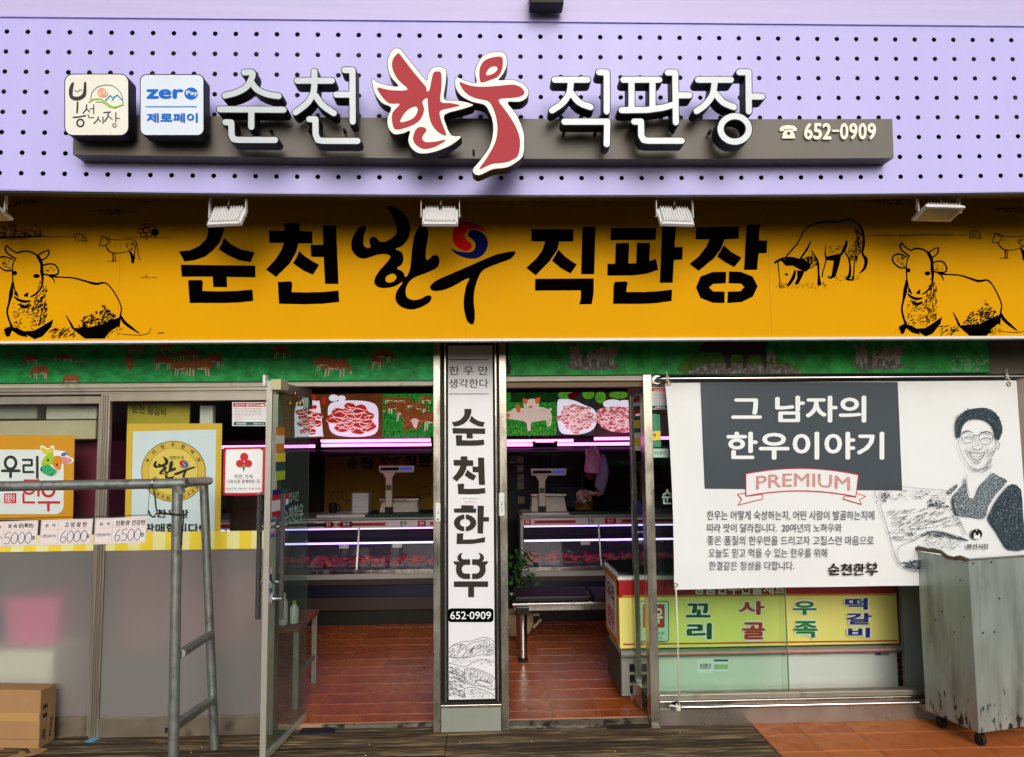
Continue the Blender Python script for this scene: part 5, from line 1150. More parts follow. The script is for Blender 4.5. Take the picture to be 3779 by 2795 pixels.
pr.fill([cr(T(*l3, [(345, 560), (400, 580), (430, 560), (445, 600), (385, 620), (350, 600)]))], mat('cow_yellow', 'd9c12e', rough=.5)); pr.fill([cr(T(*l3, [(385, 625), (430, 600), (450, 640), (430, 700), (360, 710), (342, 700), (360, 655)]))], LIMEP)
pr.fill([cr(T(*l3, [(455, 635), (510, 640), (508, 700), (485, 750), (445, 720), (435, 700)]))], ORANGEP); pr.fill([cr(T(*l3, [(342, 720), (400, 705), (440, 730), (475, 760), (435, 795), (400, 795), (345, 762)]))], mat('cow_green', '2fa36a', rough=.5))
pr.fill([cr(T(*l3, [(512, 645), (545, 640), (600, 665), (560, 695), (515, 690)]))], PINKP); pr.fill([cr(T(*l3, [(510, 615), (548, 600), (545, 625), (515, 635)])), ], BLUEP); pr.fill([T(*l3, ell(400, 665, 8, 12, 8)), T(*l3, ell(474, 705, 8, 12, 8)), T(*l3, ell(345, 745, 8, 12, 8)), T(*l3, ell(434, 785, 8, 9, 8))], INK2)
pr.build('poster_print', t)
t = sheet('poster', 'yellow framed poster with round gold medal behind the pipe rack', 'poster', T(*l3, [(1046, 366), (1830, 364), (1815, 1290), (1025, 1290)]), YI, mat('poster_yellow', 'd9b23a', rough=.45, var=.05))
pr = Print(YI, .0008); pr.fill([T(*l3, [(1096, 430), (1782, 414), (1766, 1290), (1080, 1290)])], mat('poster_pale', 'd3dfe6', rough=.45))
GD = mat('medal_edge', '7a5a20', rough=.5)
pr.fill([T(*l3, ell(1430, 760, 267, 252, 48))], GD); pr.fill([T(*l3, ell(1430, 760, 260, 245, 48))], GOLD); pr.fill([T(*l3, ell(1428, 762, 204, 196, 40))], GD); pr.fill([T(*l3, ell(1428, 762, 201, 193, 40))], mat('medal_inner', 'e3c75e', rough=.45))
def arc_text(pr, s, cx, cy, r, a0, a1, h, m, inv=False):
    n = len(s)
    for i, ch in enumerate(s):
        a = R(a0 + (a1 - a0) * i / (n - 1)); vs, fs = text2d(ch, .04); q = []
        for u, v in vs:
            lx, ly = (u - .5) * h, (v - .5) * h; rot = a + math.pi / 2 if not inv else a - math.pi / 2
            q.append(T(*l3, [(cx + r * math.cos(a) + lx * math.cos(rot) - ly * math.sin(rot), cy + r * .95 * math.sin(a) + lx * math.sin(rot) + ly * math.cos(rot))])[0])
        pr.raw(q, fs, m); pr.z -= pr.step
    pr.z += pr.step
arc_text(pr, '우리한우판매점', 1430, 762, 233, 205, 333, 32, GREYK); arc_text(pr, '전국한우협회한우자조금', 1430, 762, 233, 145, 35, 28, GREYK, True)
pr.text('대한민국', *sum(T(*l3, [(1398, 632), (1518, 662)]), ()), GREYK, bold=.03)
def gsub(pr, names, src, x0, y0, x1, y1, m):
    """shapes of several traced glyphs kept in their mutual places, fitted into a box"""
    for n_, mm in zip(names, m):
        k = lambda p: [(x0 + (a - src[0]) / (src[2] - src[0]) * (x1 - x0), y0 + (b - src[1]) / (src[3] - src[1]) * (y1 - y0)) for a, b in p]
        pr.fill([k(p) for p in G[n_][0]], mm, [k(p) for p in G[n_][1]])
src = (G['brush_han'][2][0], G['brush_han'][2][1], G['brush_u'][2][2], G['brush_u'][2][3])
gsub(pr, ('brush_han', 'brush_u', 'swirl_red', 'swirl_blue'), src, *sum(T(*l3, [(1265, 638), (1615, 850)]), ()), (GREYK, GREYK, REDP, BLUEP))
pr.text('한우만', *sum(T(*l3, [(1290, 1070), (1558, 1140)]), ()), GREYK, bold=.05); pr.text('판매합니다!', *sum(T(*l3, [(1190, 1185), (1660, 1270)]), ()), GREYK, bold=.05)
pr.build('poster_print', t)
t = sheet('poster', 'red bordered shop plaque with three red berries, right of the medal poster', 'poster', T(*l3, [(1842, 562), (2186, 556), (2176, 955), (1833, 958)]), -.026, REDP, .004)
pr = Print(-.026, .0008); pr.fill([T(*l3, [(1862, 580), (2166, 574), (2158, 934), (1852, 938)])], WHITEP); pr.fill([T(*l3, ell(2012, 640, 34, 34)), T(*l3, ell(1978, 695, 34, 32)), T(*l3, ell(2044, 695, 34, 32))], REDP)
pr.fill([T(*l3, [(1998, 712), (2020, 712), (2012, 760), (2006, 760)])] + U([(2008, 750), (1992, 712)], 5) + U([(2008, 750), (2026, 712)], 5), GREENP)
pr.text('착한 가게.', *sum(T(*l3, [(1930, 785), (2090, 818)]), ()), GREYK, bold=.01); pr.text('나눔으로 함께하는 곳.', *sum(T(*l3, [(1872, 825), (2145, 858)]), ()), GREYK, bold=.01)
for x0, x1, m_ in ((1860, 1945, TEALP), (1960, 2030, GREYK), (2050, 2145, REDP)): pr.text('나눔가게', *sum(T(*l3, [(x0, 892), (x1, 908)]), ()), m_)
pr.build('poster_print', t)
for i, (x, y) in enumerate(((1857, 578), (2158, 574), (1850, 938), (2152, 934))):
    q = P(*T(*l3, [(x, y)])[0], -.026); MB().tube([(q.x, q.y - .0003, q.z), (q.x, q.y - .009, q.z)], .0055, 10).build('screw_cap', STEELP, t, smooth=True)
def cctv(label, o, x0, y0, x1, y1, Y, clip=None):
    t = sheet('sticker', label, 'sticker', T(*o, [(x0, y0), (x1, y0), (x1, y1), (x0, y1)]), Y, WHITEP)
    w, h = x1 - x0, y1 - y0; X = lambda u: x0 + w * u; Yv_ = lambda v: y0 + h * v; pr = Print(Y, .0008, .0006)
    b_ = lambda u0, v0, u1, v1: T(*o, rect(X(u0), Yv_(v0), X(u1), Yv_(v1)))
    pr.fill([b_(.03, .03, .97, .19)], REDP); pr.fill([b_(.04, .83, .97, .97)], TEALP); pr.text('CCTV 설치안내', *sum(T(*o, [(X(.09), Yv_(.06)), (X(.77), Yv_(.17))]), ()), WHITEP, bold=.04)
    pr.fill([b_(.8, .09, .93, .14), b_(.84, .13, .95, .16)], WHITEP)
    pr.text('HANSE', *sum(T(*o, [(X(.13), Yv_(.87)), (X(.41), Yv_(.94))]), ()), WHITEP, bold=.06); pr.text('1855-0112', *sum(T(*o, [(X(.63), Yv_(.87)), (X(.93), Yv_(.94))]), ()), WHITEP, bold=.03)
    pr.fill([b_(.04, .2 + k * .125, .96, .207 + k * .125) for k in range(1, 5)] + [b_(.29, .22, .296, .82)], mat('rule_red', 'b06a6a', rough=.6))
    for k, s in enumerate(('설치목적', '촬영시간', '촬영범위', '책임자', '연락처')): pr.text(s, *sum(T(*o, [(X(.07), Yv_(.235 + k * .125)), (X(.25), Yv_(.285 + k * .125))]), ()), GREYK)
    for k, s in enumerate(('시설안전, 화재 및 범죄예방', '24시간 연속 촬영 / 녹화', '건물 내부, 외부, 주차장')): pr.text(s, *sum(T(*o, [(X(.34), Yv_(.235 + k * .125)), (X(.86), Yv_(.285 + k * .125))]), ()), GREYK)
    pr.build('print', t)
cctv('white camera notice sticker at the top right of the left window', l3, 1913, 190, 2196, 385, -.012)
cctv('camera notice sticker on the right window, half behind the banner', (1750, 1400), 1456, 66, 1740, 248, -.004)
rt = (1750, 1400)
t = sheet('sticker', 'pay service sticker with a yellow badge on the right window beside the banner', 'sticker', T(*rt, [(1468, 285), (1530, 290), (1540, 560), (1475, 560)]), -.004, mat('sticker_green', '3f8f6c', rough=.5, var=.3, scale=40))
pr = Print(-.004, .0008, .0006); pr.fill([T(*rt, [(1470, 430), (1534, 425), (1536, 500), (1472, 505)])], YELP); pr.text('ay', *sum(T(*rt, [(1474, 445), (1500, 482)]), ()), INK2, bold=.05); pr.build('print', t)
t = sheet('sticker', 'pale green opening notice strip on the right window beside the banner', 'sticker', T(*rt, [(1468, 572), (1600, 572), (1600, 645), (1470, 645)]), -.004, mat('mint_sheet', 'b3d3c4', rough=.5))
pr = Print(-.004, .0008, .0006); pr.text('맛있습니다', *sum(T(*rt, [(1485, 592), (1590, 622)]), ()), TEALP, bold=.02); pr.build('print', t)
vs, fs = text2d('순', .04)
Print(-.0005, .0004).raw([T(*rt, [(1545 + u * 90, 905 + v * 125)])[0] for u, v in vs], fs, mat('frost_letter_b', 'a9c3b8', rough=.6)).build('window_lettering', wr)
t = thing('sticker', 'round blue and white sticker low on the right glass door', 'sticker', tuple(P(2355, 1878, .12)))
q = P(2372, 1878, .12); MB().tube([EN + eu * .12 + en * .0045 + Vector((0, 0, q.z)), EN + eu * .12 + en * .0057 + Vector((0, 0, q.z))], .05, 20).build('disc', NAVYP, t)

# ------------------------------------------------------------------ inside: display cases
CASEW = mat('case_enamel', 'a7a6a2', rough=.35, var=.06); CASEB = mat('case_navy_band', '12142f', rough=.4); CASEBR = mat('case_brown_band', '3a2f2a', rough=.5); KICK = mat('kick_dark', '141210', rough=.6)
CASEI = mat('case_interior', '4c3f4a', rough=.5, var=.1); STRIPW = mat('label_strip_white', 'd6d3d6', rough=.5)
MEAT = [mat('raw_meat_%d' % i, c, rough=.4, var=.25, scale=40, col2='d8a8a0', c2=(.56, .68), sc2=50, spec=.6) for i, c in enumerate(('b82a34', 'a01f30', 'c4463e'))]
TRAYM = mat('foam_tray', '8e7f8a', rough=.5)
Ycf, Ycb = 2.45, 3.2
ORD = ['first', 'second', 'third', 'fourth', 'fifth', 'sixth', 'seventh', 'eighth', 'ninth', 'tenth', 'eleventh', 'twelfth', 'thirteenth', 'fourteenth', 'fifteenth', 'sixteenth', 'seventeenth', 'eighteenth', 'nineteenth', 'twentieth', 'twenty first', 'twenty second', 'twenty third', 'twenty fourth']
def display_case(label, xa, xb, joins):
    t = thing('display_case', label, 'display case', ((xa + xb) / 2, Ycf, FZ)); B_ = lambda nm, x0, x1, y0, y1, z0, z1, m, bev=.003: MB().box(x0, x1, y0, y1, z0, z1).build(nm, m, t, bev=bev)
    B_('kick', xa + .02, xb - .02, Ycf + .06, Ycb, FZ, .16, KICK); B_('lower_panel', xa, xb, Ycf + .02, Ycb, .161, .285, CASEBR); B_('navy_band', xa, xb, Ycf - .0, Ycb, .286, .40, CASEB)
    B_('bumper', xa, xb, Ycf - .03, Ycf + .1, .401, .45, CASEBR); B_('front_sill', xa, xb, Ycf - .02, Ycb, .451, .50, CASEW); B_('sill_lip', xa, xb, Ycf - .03, Ycf + .02, .501, .535, STEEL)
    B_('deck_plate', xa, xb, Ycf + .03, Ycb - .04, .501, .54, CASEI); B_('back', xa, xb, Ycb - .04, Ycb, .501, .98, CASEI)
    B_('end_panel', xa, xa + .025, Ycf + .0, Ycb - .04, .501, .98, CASEW); B_('end_panel', xb - .025, xb, Ycf + .0, Ycb - .04, .501, .98, CASEW)
    MB().hexa([(xa + .026, Ycf + .02, .536), (xb - .026, Ycf + .02, .536), (xb - .026, Ycf + .026, .536), (xa + .026, Ycf + .026, .536)], [(xa + .026, Ycf + .14, .93), (xb - .026, Ycf + .14, .93), (xb - .026, Ycf + .146, .93), (xa + .026, Ycf + .146, .93)]).build('front_glass', CASEG, t)
    B_('top', xa, xb, Ycf + .12, Ycb, .982, 1.0, CASEW); B_('shelf', xa + .03, xb - .03, Ycf + .35, Ycb - .05, .74, .75, glass('shelf_glass', (.8, .85, .88)))
    for z, y, m_ in ((.88, .3, 0), (.735, .335, 0)): MB().tube([(xa + .05, Ycf + y, z), (xb - .05, Ycf + y, z)], .009, 8).build('case_tube_light', mat('violet_tube', 'c0a4f4', emit=3.5), t)
    B_('label_header', xa, xb, Ycf + .11, Ycf + .125, .905, .975, STRIPW, 0)
    pr = Print(lambda u, v: Vector((u, Ycf + .11, v)), .002, .001); x = xa + .02; w_ = .98; k = 0
    div = [xa] + joins + [xb]
    for i in range(len(div) - 1):
        a, b_ = div[i], div[i + 1]; n_ = max(1, round((b_ - a) / 1.0)); w_ = (b_ - a) / n_
        for j in range(n_):
            s0 = a + j * w_
            pr.fill([[(s0 + .05 * w_, .915), (s0 + .14 * w_, .915), (s0 + .14 * w_, .968), (s0 + .05 * w_, .968)], [(s0 + .17 * w_, .955), (s0 + .72 * w_, .955), (s0 + .7 * w_, .942), (s0 + .72 * w_, .925), (s0 + .17 * w_, .925), (s0 + .19 * w_, .94)]], REDP)
            vs, fs = text2d('최상의 맛과 신선한 고기', .05); pr.raw([(s0 + (.23 + .42 * u) * w_, .95 - .018 * v) for u, v in vs], fs, GREYK)
            vs, fs = text2d('한우', .05); pr.raw([(s0 + (.86 + .08 * u) * w_, .968 - .05 * v) for u, v in vs], fs, INK2); pr.raw([(s0 + (.07 + .05 * u) * w_, .958 - .035 * v) for u, v in vs], fs, WHITEP)
            pr.z = .002
    pr.build('label_print', t)
    for x in joins: MB().hexa([(x - .008, Ycf + .005, .536), (x + .008, Ycf + .005, .536), (x + .008, Ycf + .018, .536), (x - .008, Ycf + .018, .536)], [(x - .008, Ycf + .125, .93), (x + .008, Ycf + .125, .93), (x + .008, Ycf + .138, .93), (x - .008, Ycf + .138, .93)]).build('glass_joint', STEEL, t)
    # slide arrow cards
    for x in joins + [div[-1] - .25]:
        for s in (-.18, .32):
            c = x + s
            if xa < c < xb - .15: B_('arrow_card', c, c + .09, Ycf + .085, Ycf + .087, .72, .76, STRIPW, 0)
    # trays of meat lying in the case: each tray is a thing
    x = xa + .06; k = 0
    while x < xb - .2:
        w_ = random.uniform(.13, .2); 
        for row_ in (0, 1):
            y0 = Ycf + .12 + row_ * .2; z = .542 + row_ * .0
            m_ = thing('meat_tray', 'meat tray %s from the left, %s row of the %s display case' % (ORD[k], ('front', 'back')[row_], 'left' if xa < 0 else 'right'), 'meat tray', (x + w_ / 2, y0 + .08, z), group='trays of meat in the display cases')
            MB().hexa([(x + .01, y0 + .01, z), (x + w_ - .01, y0 + .01, z), (x + w_ - .01, y0 + .15, z), (x + .01, y0 + .15, z)], [(x, y0, z + .02), (x + w_, y0, z + .02), (x + w_, y0 + .16, z + .02), (x, y0 + .16, z + .02)]).build('tray', TRAYM, m_)
            for q in range(6):
                MB().blob((x + .02 + (w_ - .04) * (q + .5) / 6 + random.uniform(-.012, .012), y0 + .08 + random.uniform(-.045, .045), z + random.uniform(.022, .045)), random.uniform(.022, .04), random.uniform(.035, .06), random.uniform(.014, .028), 9, 6, .28).build('meat_piece', random.choice(MEAT), m_, smooth='all')
        x += w_ + random.uniform(.01, .03); k += 1
    return t
xg0, xg1 = P(1868, 2100, Ycf).x, P(1922, 2100, Ycf).x
display_case('long glass meat display case behind the left windows and left doorway', -3.0, xg0, [P(1316, 2050, Ycf).x, P(1316, 2050, Ycf).x - 1.25])
display_case('glass meat display case behind the right doorway', xg1, 3.1, [P(2218, 2050, Ycf).x, P(2218, 2050, Ycf).x + 1.2])
i2 = (900, 1400); i3 = (1750, 1400)
Yt = Ycf + .32
def pX(o, x, y, Y): return P(*T(o[0], o[1], [(x, y)])[0], Y)
# slabs on top
for lab, xx0, xx1, m_ in (('pale chopping slab on the left display case', 632, 1022, PLASTW), ('dark green counter mat on the left display case under the scale', 1030, 1700, mat('green_mat', '123a2c', rough=.5))):
    a, b_ = pX(i2, xx0, 1150, Yt).x, pX(i2, xx1, 1150, Yt).x
    MB().box(a, b_, Yt - .18, Yt + .3, 1.002, 1.03).build('counter_mat', m_, label=lab, cat='counter mat', bev=.004)
a, b_ = pX(i3, 775, 1060, Yt).x, pX(i3, 1400, 1060, Yt).x
MB().box(a, b_, Yt - .18, Yt + .3, 1.002, 1.03).build('counter_mat', MATS['green_mat'], label='dark green counter mat on the right display case under the flower basket', cat='counter mat', bev=.004)
a, b_ = pX(i3, 390, 1080, Yt).x, pX(i3, 770, 1080, Yt).x
MB().box(a, b_, Yt - .18, Yt + .3, 1.002, 1.02).build('counter_mat', PLASTW, label='pale steel tray board under the right scale', cat='counter mat', bev=.004)
SCALEM = mat('scale_beige', 'ccc8b6', rough=.45, var=.05); LCD = mat('lcd_blue', '3a55b8', rough=.2, emit=.5); LCDK = mat('lcd_dark', '10181a', rough=.15)
def scale_(label, o, x0, x1, yt, yb, px0, px1, hx0, hx1, hy0, hy1, zb):
    a, b_ = pX(o, x0, yb, Yt).x, pX(o, x1, yb, Yt).x; t = thing('weighing_scale', label, 'scale', ((a + b_) / 2, Yt, zb)); zt_ = pX(o, x0, yt, Yt).z
    MB().hexa([(a, Yt - .02, zb), (b_, Yt - .02, zb), (b_, Yt + .28, zb), (a, Yt + .28, zb)], [(a + .02, Yt + .04, zt_ - .03), (b_ - .02, Yt + .04, zt_ - .03), (b_ - .02, Yt + .26, zt_ - .03), (a + .02, Yt + .26, zt_ - .03)]).build('base', SCALEM, t, bev=.008)
    MB().box(a + .0, b_ - .0, Yt + .0, Yt + .29, zt_ - .028, zt_).build('platform', STEEL, t, bev=.006)
    p0, p1 = pX(o, px0, hy1, Yt - .05).x, pX(o, px1, hy1, Yt - .05).x; zh0, zh1 = pX(o, hx0, hy1, Yt - .05).z, pX(o, hx0, hy0, Yt - .05).z
    MB().box(p0, p1, Yt - .07, Yt - .03, zb + .05, zh0).build('post', SCALEM, t, bev=.006); MB().box(p0 - .004, p1 + .006, Yt - .075, Yt - .021, zb, zb + .055).build('foot', DARKM, t, bev=.004)
    h0, h1 = pX(o, hx0, hy1, Yt - .05).x, pX(o, hx1, hy1, Yt - .05).x
    hd = MB().hexa([(h0 + .01, Yt - .08, zh0), (h1 - .01, Yt - .08, zh0), (h1 - .01, Yt - .01, zh0), (h0 + .01, Yt - .01, zh0)], [(h0, Yt - .075, zh1), (h1, Yt - .075, zh1), (h1, Yt - .01, zh1), (h0, Yt - .01, zh1)]).build('display_head', SCALEM, t, bev=.008)
    MB().box(h0 + .02, h0 + (h1 - h0) * .57, Yt - .086, Yt - .081, zh0 + .022, zh1 - .018).build('screen', LCDK, hd); MB().box(h0 + (h1 - h0) * .6, h1 - .025, Yt - .086, Yt - .081, zh0 + .022, zh1 - .018).build('screen', LCD, hd)
    MB().hexa([(p0, Yt - .072, zh0 - .05), (p1, Yt - .072, zh0 - .05), (p1, Yt - .03, zh0 - .05), (p0, Yt - .03, zh0 - .05)], [(p0 - .03, Yt - .072, zh0 - .001), (p1 + .03, Yt - .072, zh0 - .001), (p1 + .03, Yt - .03, zh0 - .001), (p0 - .03, Yt - .03, zh0 - .001)]).build('neck', SCALEM, t)
    MB().box(b_ - .17, b_ - .06, Yt - .006, Yt + .0, zb + .045, zb + .068).build('plate_label', PLASTW, t)
    MB().box(p0 + .006, p1 - .006, Yt - .0725, Yt - .0705, zh0 - .17, zh0 - .12).build('round_sticker', mat('scale_sticker', '4a5a3a', rough=.5), t)
scale_('beige price scale on the left display case in front of the yellow back sheet', i2, 1115, 1440, 985, 1105, 1170, 1222, 1112, 1408, 712, 770, 1.032)
scale_('beige price scale beside the flower basket on the right display case', i3, 465, 762, 945, 1055, 530, 582, 465, 762, 737, 795, 1.022)
# stack of wrapping paper, mug
a, b_ = pX(i2, 885, 1100, Yt).x, pX(i2, 1030, 1100, Yt).x
t = thing('paper_stack', 'stack of white wrapping trays on the left display case', 'tray stack', ((a + b_) / 2, Yt, 1.031))
for k in range(9): MB().hexa([(a + .012 + random.uniform(0, .004), Yt, 1.0315 + k * .021), (b_ - .012, Yt, 1.0315 + k * .021), (b_ - .012, Yt + .14, 1.0315 + k * .021), (a + .012, Yt + .14, 1.0315 + k * .021)], [(a, Yt - .01, 1.05 + k * .021), (b_, Yt - .01, 1.05 + k * .021), (b_, Yt + .15, 1.05 + k * .021), (a, Yt + .15, 1.05 + k * .021)]).build('foam_tray', WHITEP, t)
c = pX(i2, 735, 1120, Yt); t = thing('mug', 'black mug with white mark on the chopping slab', 'mug', (c.x, Yt, 1.0305))
MB().lathe((c.x, Yt, 1.0305), [(.036, 0), (.04, .01), (.041, .1), (.037, .1), (.035, .02)], 20).build('body', DARKM, t, smooth=True)
MB().tube([(c.x + .04, Yt, 1.11), (c.x + .066, Yt, 1.1), (c.x + .066, Yt, 1.06), (c.x + .04, Yt, 1.05)], .006, 8).build('handle', DARKM, t, smooth=True)

# ------------------------------------------------------------------ lightbox posters over the counters
YPp = 2.25
WOODP = mat('printed_wood', '7a4a22', rough=.6, var=.4, scale=5, stretch=(1, 1, 8), emit=0.42); PLATE = mat('printed_plate', 'dfe0ea', rough=.5, emit=0.94)
MR = mat('printed_red_meat', 'c02a22', rough=.6, var=.3, scale=30, emit=0.68, col2='e8c0b4', c2=(.60, .68), sc2=28); MPK = mat('printed_pink_meat', 'c8606a', rough=.6, var=.3, scale=25, emit=0.68, col2='f0dcd8', c2=(.5, .58), sc2=30)
FAT = mat('printed_fat', 'ecdcd6', rough=.6, emit=0.77); GRP = mat('printed_bright_grass', '2b9a30', rough=.6, var=.5, scale=30, emit=0.59, col2='0c5c22', c2=(.5, .6), sc2=40)
HIDE = mat('printed_tan_hide', '9a5c28', rough=.6, var=.35, scale=14, emit=0.42, col2='c89a5c', c2=(.55, .65), sc2=18); PIGP = mat('printed_pink_pig', 'dccfb8', rough=.6, var=.15, scale=20, emit=0.68); EARP = mat('printed_ear', 'd8703a', rough=.6, emit=0.59)
LEAF = mat('printed_lettuce', '5aa82a', rough=.6, var=.4, scale=30, emit=0.59)
def lightbox(label, o, x0, y0, x1, y1, base):
    X0, X1 = pX(o, x0, y1, YPp).x, pX(o, x1, y1, YPp).x; Z0, Z1 = pX(o, (x0 + x1) / 2, y1, YPp).z, pX(o, (x0 + x1) / 2, y0, YPp).z
    t = thing('lightbox_poster', label, 'poster', ((X0 + X1) / 2, YPp, Z0)); MB().box(X0 + .002, X1 - .002, YPp, YPp + .05, Z0, Z1).build('box', base, t)
    return t, Print(YPp, .002, .001)
def gq_(o, p): return T(o[0], o[1], p)
def meat_slices(pr, o, cx, cy, rx, ry, n, m, size=60):
    a = []; f = []
    for k in range(n):
        an = k * 2.4; rr = math.sqrt((k + .5) / n); x, y = cx + rx * rr * math.cos(an), cy + ry * rr * math.sin(an); s_ = size * random.uniform(.7, 1.15)
        pts = [(x + s_ * random.uniform(.7, 1.1) * math.cos(q * 1.05), y + s_ * .62 * random.uniform(.7, 1.1) * math.sin(q * 1.05)) for q in range(6)]
        a.append(cr(gq_(o, pts))); f += stroke(gq_(o, [(x - s_ * .6, y + random.uniform(-10, 10)), (x, y + random.uniform(-18, 18)), (x + s_ * .6, y + random.uniform(-10, 10))]), [1, 4.5, 1], sm=3, joint=0)
        f += stroke(gq_(o, pts[:4]), [1, 3, 3, 1], sm=3, joint=0)
    for q in a: pr.fill([q], m); pr.z += -.0007
    pr.z += .001
    pr.fill(f, FAT)
t, pr = lightbox('lit poster of rolled beef on a tray, seen through the open glass door', i2, 300, 122, 668, 490, WOODP)
pr.fill([cr(gq_(i2, [(435, 190), (600, 180), (625, 200), (652, 455), (640, 470), (440, 475), (420, 460)]), n=3)], PLATE); meat_slices(pr, i2, 540, 330, 90, 125, 15, MR, 48); pr.fill([gq_(i2, ell(565, 150, 34, 26)), gq_(i2, ell(660, 175, 20, 30))], MR); pr.build('print', t)
t, pr = lightbox('lit poster of red beef slices on a white plate above the left counter', i2, 670, 120, 1138, 490, WOODP)
pr.fill([cr(gq_(i2, [(715, 200), (900, 175), (1080, 205), (1108, 330), (1080, 450), (900, 475), (730, 445), (695, 320)]))], PLATE); pr.fill([gq_(i2, ell(740, 155, 40, 28)), gq_(i2, ell(805, 158, 34, 24))], PLATE)
meat_slices(pr, i2, 900, 325, 155, 108, 18, MR, 72); pr.build('print', t)
t, pr = lightbox('lit poster of brown cattle in green grass above the left counter', i2, 1140, 120, 1566, 488, GRP)
for q in ((1150, 140, 150, 60, 1), (1250, 145, 150, 60, 1), (1320, 175, 160, 80, 1), (1440, 135, 110, 70, -1), (1150, 180, 180, 110, -1), (1390, 200, 140, 80, 1), (1250, 195, 110, 160, 1), (1470, 260, 180, 170, 1)): print_cow(pr, i2, *q, hide=HIDE, leg=PIGP); pr.z -= .0015
pr.z += .002
pr.fill([cr(gq_(i2, [(1300, 260), (1360, 240), (1460, 260), (1480, 330), (1450, 400), (1400, 410), (1340, 400), (1310, 330)])), gq_(i2, [(1320, 380), (1345, 390), (1340, 450), (1328, 450)])], HIDE); pr.fill([cr(gq_(i2, [(1385, 330), (1435, 330), (1430, 380), (1420, 405), (1405, 400), (1392, 370)])), gq_(i2, [(1365, 345), (1390, 338), (1388, 350)]), gq_(i2, [(1460, 345), (1432, 338), (1434, 350)])], PIGP)
pr.build('print', t)
t, pr = lightbox('lit poster of two pink piglets on grass above the right counter', i3, 160, 95, 681, 465, GRP)
pr.fill([gq_(i3, rect(300, 97, 680, 190))], mat('printed_hedge', '1f5a1c', rough=.6, var=.6, scale=20, emit=.25))
pr.fill([cr(gq_(i3, [(300, 260), (330, 240), (380, 240), (440, 235), (560, 230), (620, 260), (640, 310), (630, 380), (600, 390), (590, 340), (540, 345), (470, 360), (465, 420), (440, 420), (430, 360), (380, 340), (300, 330), (250, 310), (255, 280)])), cr(gq_(i3, [(405, 200), (430, 175), (480, 160), (520, 175), (535, 215), (510, 245), (470, 250), (420, 245)])), cr(gq_(i3, [(610, 255), (630, 235), (638, 250), (625, 265)]))], PIGP)
pr.fill([cr(gq_(i3, [(398, 162), (440, 168), (430, 205), (410, 200)])), cr(gq_(i3, [(543, 153), (500, 162), (510, 200), (530, 200)])), cr(gq_(i3, [(340, 225), (362, 208), (380, 235), (375, 275), (350, 265)])), gq_(i3, ell(465, 228, 16, 12, 12)), gq_(i3, ell(278, 300, 16, 20, 12))], EARP)
pr.fill([gq_(i3, q) for q in hatch([(250, 400), (680, 300), (680, 465), (250, 465)], 120, 34, -1.4, 5, .4)], mat('printed_blade', '6fd03a', rough=.6, emit=.35)); pr.build('print', t)
t, pr = lightbox('lit poster of layered pork slices with lettuce above the right counter', i3, 682, 95, 1002, 467, mat('printed_slate_cloth', '3f4a44', rough=.6, var=.5, scale=12, emit=.25))
pr.fill([gq_(i3, ell(760, 130, 70, 34)), gq_(i3, ell(940, 125, 50, 40))], LEAF); pr.fill([cr(gq_(i3, [(770, 125), (850, 100), (885, 105), (840, 150), (790, 165)]))], REDP)
pr.fill([cr(gq_(i3, [(685, 190), (740, 165), (820, 175), (900, 210), (995, 260), (1000, 380), (930, 440), (800, 455), (700, 420)]))], PLATE); meat_slices(pr, i3, 840, 320, 130, 108, 22, MPK, 52); pr.build('print', t)
t, pr = lightbox('lit poster of marbled pork neck slices above the right counter', i3, 1003, 95, 1600, 467, mat('printed_brown_cloth', '4a4030', rough=.6, var=.5, scale=12, emit=.25))
pr.fill([gq_(i3, ell(1040, 150, 45, 50)), gq_(i3, ell(1190, 130, 80, 30))], LEAF); pr.fill([gq_(i3, ell(1140, 205, 80, 38)), gq_(i3, ell(1240, 205, 60, 34))], PLATE); pr.fill([cr(gq_(i3, [(1010, 260), (1150, 225), (1300, 240), (1400, 300), (1380, 400), (1250, 440), (1100, 420), (1020, 360)]))], MPK); meat_slices(pr, i3, 1170, 330, 150, 70, 9, MPK, 75); pr.build('print', t)
MB().box(-3.0, 3.1, YPp - .02, YPp + .06, pX(i2, 1100, 121, YPp).z + .002, pX(i2, 1100, 121, YPp).z + .04).build('poster_rail', DARKM, label='dark rail along the top of the lit meat posters', cat='rail')
zb_ = pX(i2, 900, 492, YPp).z; MB().box(-3.0, 3.1, YPp - .03, YPp + .10, zb_ - .05, zb_ - .004).build('canopy_beam', mat('dark_maroon', '2a0e16', rough=.5), label='dark beam under the lit posters that carries the pink tubes', cat='beam')
PINKT = mat('pink_tube_glow', 'ff84e6', rough=.4, emit=4.2)
Ytb = 2.14
def tube_light(label, o, x0, x1, y, dy=0):
    a, b_ = pX(o, x0, y, Ytb - dy), pX(o, x1, y, Ytb - dy); t = thing('tube_light', label, 'tube light', (a.x, Ytb - dy, a.z), group='pink tubes over the meat counters')
    MB().tube([(a.x, Ytb - dy, a.z), (b_.x, Ytb - dy, a.z)], .0135, 12).build('tube', PINKT, t, smooth=True)
    for x, s in ((a.x, -1), (b_.x, 1)): MB().box(x - .014 + s * .014, x + .014 + s * .014, Ytb - dy - .02, Ytb - dy + .02, a.z - .022, a.z + .03).build('holder', DARKM, t, bev=.003)
L_ = 'pink glowing tube over the %s'
